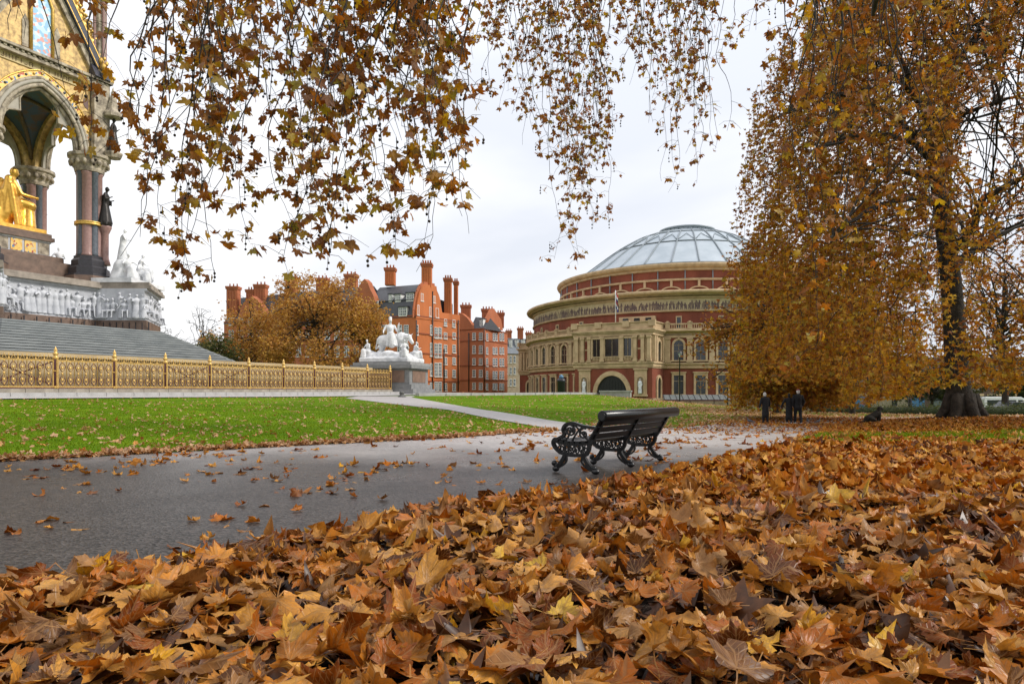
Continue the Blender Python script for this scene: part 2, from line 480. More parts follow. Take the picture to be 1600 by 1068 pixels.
# ------------------------------------------------------------------ lumpy bodies: capsules fused to one continuous skin
def blob(name, prims, mat, parent=None, voxel=0.05, loc=None, rot=None, scale=None, smooth_it=4, mesh_only=False, decimate=None):
    bm = bmesh.new()
    for p in prims:
        if p[0] == 'c':
            _, a, b, ra, rb = p
            a = Vector(a); b = Vector(b); d = b - a; ln = d.length
            q = d.to_track_quat('Z', 'Y').to_matrix().to_4x4() if ln > 1e-6 else Matrix.Identity(4)
            k, n = 3, 10
            rows = []
            for i in range(k + 1):
                an = -PI / 2 + PI / 2 * i / k; rows.append((ra * math.cos(an), ra * math.sin(an)))
            for i in range(k + 1):
                an = PI / 2 * i / k; rows.append((rb * math.cos(an), ln + rb * math.sin(an)))
            rings = []
            for r_, z_ in rows:
                rings.append([bm.verts.new(a + (q @ Vector((max(r_, 1e-4) * math.cos(2 * PI * j / n), max(r_, 1e-4) * math.sin(2 * PI * j / n), z_)))) for j in range(n)])
            for i in range(len(rings) - 1):
                for j in range(n):
                    bm.faces.new((rings[i][j], rings[i][(j + 1) % n], rings[i + 1][(j + 1) % n], rings[i + 1][j]))
            bm.faces.new(list(reversed(rings[0]))); bm.faces.new(rings[-1])
        elif p[0] == 'e':
            _, c, rad = p[:3]
            mt = Matrix.Translation(Vector(c)) @ (p[3].to_matrix().to_4x4() if len(p) > 3 else Matrix.Identity(4)) @ Matrix.Diagonal((*rad, 1))
            bmesh.ops.create_icosphere(bm, subdivisions=2, radius=1.0, matrix=mt)
        elif p[0] == 'b':
            _, c, d = p[:3]
            mt = Matrix.Translation(Vector(c)) @ (p[3].to_matrix().to_4x4() if len(p) > 3 else Matrix.Identity(4)) @ Matrix.Diagonal((*d, 1))
            bmesh.ops.create_cube(bm, size=1.0, matrix=mt)
    me = bpy.data.meshes.new(name); bm.to_mesh(me); bm.free()
    tmp = bpy.data.objects.new(name + '_tmp', me); COL.objects.link(tmp)
    rm = tmp.modifiers.new('r', 'REMESH'); rm.mode = 'VOXEL'; rm.voxel_size = voxel; rm.use_smooth_shade = True
    if smooth_it:
        sm = tmp.modifiers.new('s', 'SMOOTH'); sm.factor = 0.5; sm.iterations = smooth_it
    if decimate:
        dm = tmp.modifiers.new('d', 'DECIMATE'); dm.ratio = decimate
    dg = bpy.context.evaluated_depsgraph_get()
    out = bpy.data.meshes.new_from_object(tmp.evaluated_get(dg))
    out.name = name
    bpy.data.objects.remove(tmp); bpy.data.meshes.remove(me)
    out.materials.clear(); out.materials.append(mat)
    out.polygons.foreach_set('use_smooth', np.ones(len(out.polygons), bool))
    if mesh_only: return out
    return link_mesh(name, out, parent, loc, rot, scale)

def person_prims(h=1.75, pose='stand', robe=0.0, arms=(((0,), (0,)), ((0,), (0,))), turn=0, lean=0.0, stride=0.0, coat=0.0, hands=True):
    """figure facing -Y, feet at z 0; arms: two (elbow, hand) offsets pairs or explicit points"""
    k = h / 1.75; p = []
    def S(x, y, z): return Vector((x * k, y * k, z * k))
    if pose == 'stand':
        hip, ch, nk, hd = S(0, 0, .92), S(0, -lean * .5, 1.28), S(0, -lean * .8, 1.48), S(0, -lean - .02, 1.625)
        fl, fr = S(.10, -stride, .05), S(-.10, stride, .05)
        kl, kr = S(.10, -stride * .6 - .03, .5), S(-.10, stride * .4 - .03, .5)
    else:
        hip, ch, nk, hd = S(0, .05, .50), S(0, .02 - lean * .5, .86), S(0, -lean, 1.06), S(0, -lean - .03, 1.22)
        kl, kr = S(.14, -.42, .52), S(-.14, -.40, .50)
        fl, fr = S(.14, -.48 - stride, .06), S(-.12, -.40 + stride, .06)
    hl, hr = hip + S(.09, 0, 0), hip + S(-.09, 0, 0)
    p += [('c', hip, ch, .145 * k, .16 * k), ('e', ch + S(0, 0, .06), (.20 * k, .125 * k, .15 * k)), ('c', ch + S(0, 0, .1), nk, .10 * k, .055 * k), ('c', nk, hd, .055 * k, .05 * k)]
    p += [('e', hd + S(0, 0, .02), (.078 * k, .095 * k, .118 * k)), ('e', hd + S(0, -.09, .0), (.018 * k, .028 * k, .026 * k))]
    for a, b, c in ((hl, kl, fl), (hr, kr, fr)):
        p += [('c', a, b, .092 * k, .062 * k), ('c', b, c, .06 * k, .042 * k), ('c', c + S(0, .03, -.01), c + S(0, -.15, -.02), .042 * k, .035 * k)]
    for s, (el, hn) in zip((1, -1), arms):
        sh = ch + S(.19 * s, 0, .13)
        e = sh + S(el[0] * s, el[1], el[2]) if len(el) == 3 else sh + S(.06 * s, .02, -.28)
        h_ = e + S(hn[0] * s, hn[1], hn[2]) if len(hn) == 3 else e + S(.02 * s, -.06, -.25)
        p += [('c', sh, e, .058 * k, .045 * k), ('c', e, h_, .044 * k, .032 * k)]
        d = (h_ - e).normalized()
        p += [('e', h_ + d * .05 * k, (.035 * k, .035 * k, .045 * k))]
    if robe:
        if pose == 'stand':
            p += [('c', S(0, 0, .16), hip + S(0, 0, .05), .21 * k * robe, .15 * k)]
            for a in range(7):
                t = a / 7 * 2 * PI
                p += [('c', S(.2 * robe * math.cos(t), .17 * robe * math.sin(t), .03), hip + S(.12 * math.cos(t), .1 * math.sin(t), .1), .045 * k, .03 * k)]
        else:
            p += [('c', (kl + kr) / 2, (fl + fr) / 2 + S(0, .02, .05), .15 * k * robe, .17 * k * robe), ('c', hip, (kl + kr) / 2, .19 * k, .15 * k)]
            for a in range(5):
                x = -.18 + .09 * a
                p += [('c', S(x, -.42, .48), S(x * 1.3, -.5, .04), .05 * k, .05 * k)]
    if coat:
        p += [('c', S(0, stride * .1, .92 - coat), hip + S(0, 0, .1), .19 * k, .165 * k)]
    return p

# ================================================================== GROUND
CP = np.array([
 (-16, 4.5, 0), (-8.2, 10.9, 0), (-5, 13.5, 0), (0, 0, 0), (0, 10, 0), (6, 5, 0), (-6, 0, 0), (10, 10, 0), (15, 5, 0), (-1.55, 16.5, -.02),
 (1.4, 21, -.10), (3, 12, 0), (0, -15, 0), (-30, -10, 0), (30, -10, -.1), (6.94, 28.5, -.41), (12.5, 36, -.56), (14, 36, -.63), (10.5, 24, -.36),
 (6, 16, -.05), (21.8, 33, -.16), (18.5, 35, -.55), (25, 33, -.27), (31, 33, -.42), (14, 18, -.10), (20, 18, -.12), (30, 20, -.2), (30, 48, -.85),
 (34, 60, -.95), (50, 55, -.9), (-3.2, 34, .18), (-12.2, 50, .58), (1.87, 25, -.12), (-1.39, 37, .07), (-8.5, 57, .57), (-24, 32, .69),
 (-22.3, 36.4, .70), (-8.5, 63.4, .72), (10.7, 85, .58), (5, 75, .62), (14, 70, .06), (17, 60, -.40), (13.5, 42, -.5), (30, 100, -3), (60, 90, -2.5),
 (100, 100, -3), (20, 115, -3), (60, 150, -3), (-20, 130, -.4), (-60, 140, 0), (0, 125, -1.6), (-100, 100, .8), (-60, 60, .85), (-40, 55, .85),
 (-25.4, 38, .80), (-11.6, 65, .82), (-8, 90, .68), (0, 200, -3), (200, 300, -3), (-200, 300, -3), (-200, 0, 0), (200, 0, -2), (150, 150, -3)], float)
def _phi(r): return np.sqrt(r * r + 4.0)
_D = np.hypot(CP[:, None, 0] - CP[None, :, 0], CP[:, None, 1] - CP[None, :, 1])
_A = np.zeros((len(CP) + 1,) * 2); _A[:-1, :-1] = _phi(_D); _A[-1, :-1] = 1; _A[:-1, -1] = 1
_W = np.linalg.solve(_A + np.eye(len(_A)) * 1e-9, np.append(CP[:, 2], 0))
def terrain(x, y):
    x = np.atleast_1d(np.asarray(x, float)); y = np.atleast_1d(np.asarray(y, float))
    out = np.empty(x.shape)
    for i in range(0, x.size, 20000):
        d = np.hypot(x.ravel()[i:i + 20000, None] - CP[None, :, 0], y.ravel()[i:i + 20000, None] - CP[None, :, 1])
        out.ravel()[i:i + 20000] = _phi(d) @ _W[:-1] + _W[-1]
    far = np.clip((np.hypot(x - 20, y - 80) - 190) / 60, 0, 1)
    return out * (1 - far) - 3 * far
def tz(x, y): return float(terrain(x, y)[0])

def grass_mat(name, g1, g2, g3):
    m = bpy.data.materials.new(name); m.use_nodes = True
    t = m.node_tree; n = t.nodes; l = t.links; b = n['Principled BSDF']
    b.inputs['Roughness'].default_value = 0.95; b.inputs['Specular IOR Level'].default_value = 0.03
    tc = n.new('ShaderNodeTexCoord')
    n1 = n.new('ShaderNodeTexNoise'); n1.inputs['Scale'].default_value = 0.55; n1.inputs['Detail'].default_value = 5; l.new(tc.outputs['Object'], n1.inputs['Vector'])
    n2 = n.new('ShaderNodeTexNoise'); n2.inputs['Scale'].default_value = 22; n2.inputs['Detail'].default_value = 5; l.new(tc.outputs['Object'], n2.inputs['Vector'])
    r1 = n.new('ShaderNodeValToRGB'); r1.color_ramp.elements[0].position = .34; r1.color_ramp.elements[0].color = (*g1, 1)
    r1.color_ramp.elements[1].position = .66; r1.color_ramp.elements[1].color = (*g2, 1); l.new(n1.outputs['Fac'], r1.inputs[0])
    r2 = n.new('ShaderNodeValToRGB'); r2.color_ramp.elements[0].position = .36; r2.color_ramp.elements[0].color = (*g3, 1)
    r2.color_ramp.elements[1].position = .62; r2.color_ramp.elements[1].color = (1, 1, 1, 1); l.new(n2.outputs['Fac'], r2.inputs[0])
    mx = n.new('ShaderNodeMix'); mx.data_type = 'RGBA'; mx.blend_type = 'MULTIPLY'; mx.inputs[0].default_value = 1
    l.new(r1.outputs[0], mx.inputs[6]); l.new(r2.outputs[0], mx.inputs[7]); l.new(mx.outputs[2], b.inputs['Base Color'])
    bp = n.new('ShaderNodeBump'); bp.inputs['Strength'].default_value = .8; bp.inputs['Distance'].default_value = .03
    l.new(n2.outputs['Fac'], bp.inputs['Height']); l.new(bp.outputs[0], b.inputs['Normal'])
    return m
MAT_GRASS = grass_mat('lawn_grass', (.075, .150, .003), (.140, .215, .008), (.55, .60, .40))

def asphalt_mat():
    m = bpy.data.materials.new('asphalt'); m.use_nodes = True
    t = m.node_tree; n = t.nodes; l = t.links; b = n['Principled BSDF']
    b.inputs['Specular IOR Level'].default_value = 0.07
    tc = n.new('ShaderNodeTexCoord')
    n1 = n.new('ShaderNodeTexNoise'); n1.inputs['Scale'].default_value = 0.5; n1.inputs['Detail'].default_value = 4; l.new(tc.outputs['Object'], n1.inputs['Vector'])
    vo = n.new('ShaderNodeTexVoronoi'); vo.inputs['Scale'].default_value = 44; l.new(tc.outputs['Object'], vo.inputs['Vector'])
    n2 = n.new('ShaderNodeTexNoise'); n2.inputs['Scale'].default_value = 9; n2.inputs['Detail'].default_value = 6; l.new(tc.outputs['Object'], n2.inputs['Vector'])
    r = n.new('ShaderNodeValToRGB'); r.color_ramp.elements[0].position = .2; r.color_ramp.elements[0].color = (.016, .015, .015, 1)
    r.color_ramp.elements[1].position = .9; r.color_ramp.elements[1].color = (.075, .066, .061, 1)
    l.new(vo.outputs['Color'], r.inputs[0])
    r3 = n.new('ShaderNodeValToRGB'); r3.color_ramp.elements[0].position = .3; r3.color_ramp.elements[0].color = (.72, .72, .72, 1)
    r3.color_ramp.elements[1].position = .7; r3.color_ramp.elements[1].color = (1.25, 1.22, 1.2, 1); l.new(n2.outputs['Fac'], r3.inputs[0])
    mx = n.new('ShaderNodeMix'); mx.data_type = 'RGBA'; mx.blend_type = 'MULTIPLY'; mx.inputs[0].default_value = 1
    l.new(r.outputs[0], mx.inputs[6]); l.new(r3.outputs[0], mx.inputs[7])
    # dark tarmac near, base colour painted paler far off as grazing sky glare
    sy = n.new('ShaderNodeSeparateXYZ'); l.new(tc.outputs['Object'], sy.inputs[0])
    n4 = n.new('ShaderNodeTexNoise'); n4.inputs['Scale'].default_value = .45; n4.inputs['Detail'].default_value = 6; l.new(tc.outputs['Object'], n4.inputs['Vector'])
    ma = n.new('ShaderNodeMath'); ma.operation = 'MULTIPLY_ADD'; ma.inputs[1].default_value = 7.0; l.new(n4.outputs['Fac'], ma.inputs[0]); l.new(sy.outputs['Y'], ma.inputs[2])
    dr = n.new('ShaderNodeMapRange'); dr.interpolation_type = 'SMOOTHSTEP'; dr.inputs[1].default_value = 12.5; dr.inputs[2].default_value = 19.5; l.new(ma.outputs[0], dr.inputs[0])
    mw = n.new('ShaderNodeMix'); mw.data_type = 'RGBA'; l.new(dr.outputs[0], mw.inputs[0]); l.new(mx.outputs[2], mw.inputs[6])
    dry = n.new('ShaderNodeMix'); dry.data_type = 'RGBA'; dry.blend_type = 'MULTIPLY'; dry.inputs[0].default_value = .8; dry.inputs[6].default_value = (.36, .335, .32, 1); l.new(r3.outputs[0], dry.inputs[7])  # pale tone carrying the painted far glare, mixed in by distance
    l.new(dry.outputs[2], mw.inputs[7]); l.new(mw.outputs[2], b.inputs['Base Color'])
    rr = n.new('ShaderNodeMapRange'); rr.inputs[1].default_value = .35; rr.inputs[2].default_value = .65; rr.inputs[3].default_value = .24; rr.inputs[4].default_value = .40
    l.new(n1.outputs['Fac'], rr.inputs[0]); l.new(rr.outputs[0], b.inputs['Roughness'])
    bp = n.new('ShaderNodeBump'); bp.inputs['Strength'].default_value = .5; bp.inputs['Distance'].default_value = .010
    l.new(vo.outputs['Distance'], bp.inputs['Height']); l.new(bp.outputs[0], b.inputs['Normal'])
    return m
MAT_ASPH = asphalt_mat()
MAT_PAVE = M('pale_paving', (.42, .41, .40), .6, (.30, .29, .28), scale=1.3, bump=.15, bscale=20)

def grid_mesh(xs, ys, zoff=0.0):
    X, Y = np.meshgrid(xs, ys); Z = terrain(X, Y) + zoff
    V = np.stack([X.ravel(), Y.ravel(), Z.ravel()], 1); nx, ny = len(xs), len(ys)
    i = np.arange((ny - 1) * (nx - 1)); a = (i // (nx - 1)) * nx + i % (nx - 1)
    T = np.concatenate([np.stack([a, a + 1, a + nx + 1], 1), np.stack([a, a + nx + 1, a + nx], 1)])
    return V, T
xs = np.concatenate([np.linspace(-1500, -130, 8), np.arange(-120, -36, 4), np.arange(-36, 44, 0.8), np.arange(44, 140, 5), np.linspace(150, 1500, 8)])
ys = np.concatenate([np.linspace(-600, -20, 5), np.arange(-15, 0, 2.5), np.arange(0, 70, 0.8), np.arange(70, 130, 2.5), np.arange(132, 320, 10), np.linspace(340, 2500, 8)])
V, T = grid_mesh(xs, ys)
g = link_mesh('ground', np_mesh('ground', V, T, MAT_GRASS)); tag(g, 'green lawn ground rolling gently down towards the hall', 'ground', kind='structure')

def ribbon(name, A, B, mat, zoff, nu=12, step=0.8, label=None, cat='path'):
    """sheet between two polylines, laid on the terrain"""
    A = np.array(A, float); B = np.array(B, float); VA = []; VB = []
    for i in range(len(A) - 1):
        k = max(2, int(np.hypot(*(A[i + 1] - A[i])) / step))
        for j in range(k + (1 if i == len(A) - 2 else 0)):
            t = j / k; VA.append(A[i] * (1 - t) + A[i + 1] * t); VB.append(B[i] * (1 - t) + B[i + 1] * t)
    VA, VB = np.array(VA), np.array(VB); n = len(VA)
    u = np.linspace(0, 1, nu)[None, :, None]
    G = VA[:, None] * (1 - u) + VB[:, None] * u
    Z = terrain(G[..., 0], G[..., 1]) + zoff
    V = np.dstack([G, Z]).reshape(-1, 3)
    i = np.arange((n - 1) * (nu - 1)); a = (i // (nu - 1)) * nu + i % (nu - 1)
    T = np.concatenate([np.stack([a, a + nu, a + nu + 1], 1), np.stack([a, a + nu + 1, a + 1], 1)])
    # make it face up
    e1 = V[T[0, 1]] - V[T[0, 0]]; e2 = V[T[0, 2]] - V[T[0, 0]]
    if np.cross(e1, e2)[2] < 0: T = T[:, ::-1]
    o = link_mesh(name, np_mesh(name, V, T, mat)); tag(o, label, cat, kind='structure')
    return o
PATH_FAR = [(-17, 3.6), (-8.2, 10.9), (-5.06, 13.5), (-1.55, 16.5), (1.38, 21), (3.6, 24.6), (6.94, 28.5), (12.5, 37), (20, 46), (34, 54), (70, 62)]
PATH_NEAR = [(-9, .2), (-2.96, 3.95), (-2.1, 4.5), (-1.3, 5.53), (-.62, 6.65), (.36, 7.25), (2.2, 9.3), (4.85, 13.2), (6.6, 16.3), (10.5, 23.6), (14, 30), (19, 37.3), (33, 44.5), (70, 52)]
def near_edge(x):
    p = np.array(PATH_NEAR); return np.interp(x, p[:, 0], p[:, 1])
def far_edge(x):
    p = np.array(PATH_FAR); return np.interp(x, p[:, 0], p[:, 1])
xk = [-16, -9, -6, -3, -1, 1, 2.5, 4, 6.94, 10, 12.5, 16, 20, 34, 70]
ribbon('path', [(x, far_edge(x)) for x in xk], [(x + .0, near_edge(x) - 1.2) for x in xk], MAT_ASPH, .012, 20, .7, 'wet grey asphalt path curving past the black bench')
ribbon('path', [(1.6, 21.3), (-3.2, 34), (-12.2, 50), (-12.6, 56)], [(3.3, 24.3), (-1.39, 37), (-8.4, 57), (-8.6, 61)], M('side_asphalt', (.34, .31, .295), .5, (.25, .23, .22), scale=3, bump=.3, bscale=90, spec=.5), .020, 6, .8, 'pale asphalt side path climbing to the gilded fence')

# fence line and paving in front of the memorial
F0 = Vector((-25.4, 38, 0)); FD = Vector((1.533, 3.0, 0)); VV = Vector((.8905, -.4551, 0)); UU = Vector((.4551, .8905, 0))
def fl(k, out, z=0): q = F0 + FD * k + VV * out; return (q.x, q.y)
ribbon('pavement', [fl(-9, .3), fl(0, .3), fl(9.6, .3), (-6, 84), (-2, 100)], [fl(-9, 3.3), fl(0, 3.3), fl(9, 3.3), (2, 80), (10.2, 87)], MAT_PAVE, .05, 6, 1.2, 'pale stone pavement along the gilded fence', 'pavement')

MAT_STONE = M('portland_stone', (.46, .42, .35), .75, (.33, .30, .25), scale=1.1, bump=.2, bscale=12)
MAT_KERB = M('kerb_stone', (.36, .32, .26), .8, (.20, .175, .14), scale=1.6, bump=.3, bscale=14)

# low coping beside the far lawn with its end block
o = empty('low_wall', (0, 0, 0)); tag(o, 'low pale stone coping wall along the top of the far lawn', 'wall')
for i in range(9):
    a = Vector((PX(652, 61), 61, 0)).lerp(Vector((PX(938, 85.5), 85.5, 0)), i / 9); b = Vector((PX(652, 61), 61, 0)).lerp(Vector((PX(938, 85.5), 85.5, 0)), (i + 1) / 9 - .004)
    za, zb = tz(a.x, a.y), tz(b.x, b.y)
    MB().bar((a.x, a.y, za + .02), (b.x, b.y, zb + .02), .5, .46).build('coping_stone', MAT_PAVE, o)
c = P(962, 618, 84)
o = empty('stone_pier', (c.x, c.y, tz(c.x, c.y) - .6), -.25); tag(o, 'squat grey stone block at the end of the low coping wall', 'pier')
MB().box((0, 0, .55), (3.7, 1.5, 1.3)).build('block', M('grey_stone', (.38, .37, .34), .8, (.25, .24, .22), scale=1.2), o)
MB().box((0, 0, 1.27), (3.9, 1.7, .16)).build('cap', MAT_PAVE, o)
c = P(628, 617, 57)
o = empty('bollard', (c.x, c.y, tz(c.x, c.y))); tag(o, 'small squat dark stone bollard on the pavement before the white marble group', 'bollard')
MB().lathe([(.28, 0), (.28, .12), (.2, .16), (.19, .3), (.23, .34), (.2, .44), (.08, .5), (.0, .51)], n=12).build('post', M('dark_stone', (.12, .12, .11), .7), o)
MB().lathe([(.36, 0), (.36, .07), (.3, .09)], n=12).build('base', MATS['dark_stone'], o)

# ================================================================== MEMORIAL
CM = Vector((-40.5, 55, 0)); RZM = math.atan2(-.4551, .8905)
mem = empty('memorial', CM, RZM)
tag(mem, 'tall gothic memorial with gilded canopy and white carved frieze above grey steps', 'memorial')
MAT_BEIGE = M('beige_steps', (.50, .39, .225), .75, (.38, .29, .165), scale=.7, bump=.1, bscale=8)
MAT_GRANITE = M('blue_granite', (.235, .25, .25), .6, (.155, .17, .175), scale=.8, detail=6, stretch=(1, 1, 5), bump=.1, bscale=10)
MAT_BROWN = M('brown_granite', (.20, .13, .095), .45, (.12, .08, .06), scale=2.5, detail=5)
MAT_MARBLE = M('white_marble', (.70, .70, .71), .6, (.40, .41, .43), scale=1.7, detail=7, ramp=(.32, .58))
MAT_MARBLE_F = M('frieze_marble', (.50, .51, .54), .6, (.36, .37, .40), scale=1.4, detail=5)
MAT_PINK = M('pink_granite', (.33, .20, .175), .35, (.24, .14, .125), scale=6, detail=6)
MAT_BLUEG = M('grey_blue_granite', (.12, .135, .155), .3, (.075, .085, .10), scale=6)
MAT_BLACKG = M('black_granite', (.045, .042, .05), .35, (.03, .028, .03), scale=5)
MAT_GOLD = M('gilding', (.95, .58, .12), .34, (.72, .38, .07), scale=5, metal=.75, bump=.25, bscale=25)
MAT_GOLD2 = M('old_gilding', (.80, .52, .13), .4, (.46, .28, .07), scale=9, metal=.55, bump=.4, bscale=18)
MAT_BRONZE = M('dark_bronze', (.035, .03, .027), .42, (.02, .018, .016), scale=4, metal=.5)
MAT_CANOPY = M('canopy_stone', (.47, .40, .30), .8, (.17, .14, .105), scale=2.2, detail=6, bump=.6, bscale=10, ramp=(.38, .6))
MAT_LEAD = M('lead_enamel', (.05, .05, .07), .45, (.025, .028, .04), scale=6)
MAT_VAULT = M('vault_mosaic', (.05, .085, .12), .5, (.10, .07, .045), scale=1.2, ramp=(.42, .52))
MAT_RIB = M('vault_rib', (.16, .11, .06), .6, (.07, .05, .03), scale=3)

def mosaic_mat(name, cols, scale):
    m = bpy.data.materials.new(name); m.use_nodes = True
    t = m.node_tree; n = t.nodes; l = t.links; b = n['Principled BSDF']; b.inputs['Roughness'].default_value = .35; b.inputs['Metallic'].default_value = .25
    tc = n.new('ShaderNodeTexCoord'); vo = n.new('ShaderNodeTexVoronoi'); vo.inputs['Scale'].default_value = scale
    l.new(tc.outputs['Object'], vo.inputs['Vector'])
    sp = n.new('ShaderNodeSeparateColor'); l.new(vo.outputs['Color'], sp.inputs[0])
    r = n.new('ShaderNodeValToRGB'); r.color_ramp.interpolation = 'CONSTANT'; el = r.color_ramp.elements
    while len(el) < len(cols): el.new(.5)
    for i, (e, c_) in enumerate(zip(el, cols)): e.position = c_[0]; e.color = (*c_[1], 1)
    l.new(sp.outputs[0], r.inputs[0]); l.new(r.outputs[0], b.inputs['Base Color'])
    return m
MAT_MOS = mosaic_mat('gold_mosaic', [(0, (.78, .52, .15)), (.55, (.70, .42, .10)), (.72, (.62, .50, .30)), (.84, (.10, .20, .34)), (.92, (.42, .10, .06))], 5.5)
MAT_MOSG = M('plain_gold_mosaic', (.66, .45, .17), .5, (.30, .19, .075), scale=3.2, detail=8, metal=.15, ramp=(.36, .60))
MAT_MOSB = mosaic_mat('blue_mosaic', [(0, (.20, .36, .50)), (.45, (.36, .50, .58)), (.7, (.55, .55, .50)), (.86, (.50, .25, .22))], 4.0)

OCT = [(10.4, 5.6), (5.6, 10.4), (-5.6, 10.4), (-10.4, 5.6), (-10.4, -5.6), (-5.6, -10.4), (5.6, -10.4), (10.4, -5.6)]
def flat3(a, b, t): return (a, b, t)
mb = MB(); mb.box((0, 0, 1.95), (40.4, 40.4, 2.3)); mb.box((0, 0, 3.16), (40.8, 40.8, .22)); mb.box((0, 0, .85), (41.0, 41.0, .5))
mb.build('terrace', MAT_BEIGE, mem)
ns = 13
for i in range(ns):
    t = i / (ns - 1); s_ = 1.55 * (1 - t) + 1.03 * t; z0 = 3.27 + 2.65 * i / ns; z1 = 3.27 + 2.65 * (i + 1) / ns - .006
    mb = MB(); zm = z0 + (z1 - z0) * .34; mb.prism([(a * s_ * .9905, b * s_ * .9905) for a, b in OCT], z0, zm, flat3); mb.prism([(a * s_, b * s_) for a, b in OCT], zm + .002, z1, flat3); mb.build('step', MAT_GRANITE, mem)
PODQ = [(6, 3.3), (9.5, 5.1), (5.1, 9.5), (3.3, 6)]
def rot90(p, k):
    x, y = p
    for _ in range(k): x, y = -y, x
    return (x, y)
POD = [rot90(p, k) for k in range(4) for p in PODQ]
def podscale(off):
    """offset outwards roughly"""
    return [(a * (1 + off / math.hypot(a, b)), b * (1 + off / math.hypot(a, b))) for a, b in POD]
MB().prism(podscale(.30), 5.915, 6.25, flat3).build('plinth', MAT_BROWN, mem)
MB().prism(podscale(.16), 6.25, 6.82, flat3).build('plinth', MAT_BROWN, mem)
MB().prism(podscale(.12), 6.82, 6.94, flat3).build('frieze_sill', MAT_MARBLE_F, mem)
MB().prism(podscale(0), 6.94, 9.22, flat3).build('frieze_wall', MAT_MARBLE_F, mem)
MB().prism(podscale(.2), 9.22, 9.40, flat3).build('cornice', MAT_MARBLE_F, mem)
MAT_CORN = M('weathered_cornice', (.34, .29, .24), .7, (.20, .17, .14), scale=1.5)
MB().prism(podscale(.50), 9.40, 9.66, flat3).build('cornice', MAT_CORN, mem)
MB().prism(podscale(.36), 9.66, 9.90, flat3).build('cornice', MAT_CORN, mem)

# carved figures in relief
MAT_RELIEF = M('relief_marble', (.56, .57, .60), .65, (.38, .39, .42), scale=2.2, detail=6)
fig_mesh = []
rr = random.Random(3)
for k in range(6):
    pr = person_prims(1.95, 'stand' if k != 4 else 'seat', robe=rr.choice([0, .8, 1.0, 1.1]),
        arms=[((rr.uniform(.0, .18), rr.uniform(-.15, .05), rr.uniform(-.3, -.1)), (rr.uniform(-.2, .15), rr.uniform(-.2, 0), rr.uniform(-.15, .3))) for _ in (0, 1)], stride=rr.uniform(-.12, .15), lean=rr.uniform(-.05, .08))
    fig_mesh.append(blob('carved_figure', pr, MAT_RELIEF, voxel=.055, smooth_it=2, mesh_only=True))
faces = [((6, -3.3), (6, 3.3)), ((6, 3.3), (9.5, 5.1)), ((9.5, -5.1), (6, -3.3)), ((9.5, 5.1), (5.1, 9.5)), ((5.1, -9.5), (9.5, -5.1))]
for a, b in faces:
    a = Vector(a); b = Vector(b); d = b - a; ln = d.length; nrm = Vector((d.y, -d.x)).normalized()
    n = int(ln / .40)
    for i in range(n):
        p = a + d * ((i + .5 + rr.uniform(-.18, .18)) / n) + nrm * rr.uniform(-.10, .07)
        sc_ = (rr.uniform(1.15, 1.5), rr.uniform(1.1, 1.3), rr.uniform(1.0, 1.12))
        link_mesh('carved_figure', rr.choice(fig_mesh), mem, (p.x, p.y, 6.95), (0, 0, math.atan2(nrm.y, nrm.x) + PI / 2 + rr.uniform(-.7, .7)), sc_)
# rail stubs under the frieze
for a, b in faces[:2]:
    for i in range(8):
        p = Vector(a).lerp(Vector(b), (i + .5) / 8) * 1.055
        MB().box((p.x, p.y, 6.3), (.07, .07, .75)).build('stub_post', MAT_BLACKG, mem)

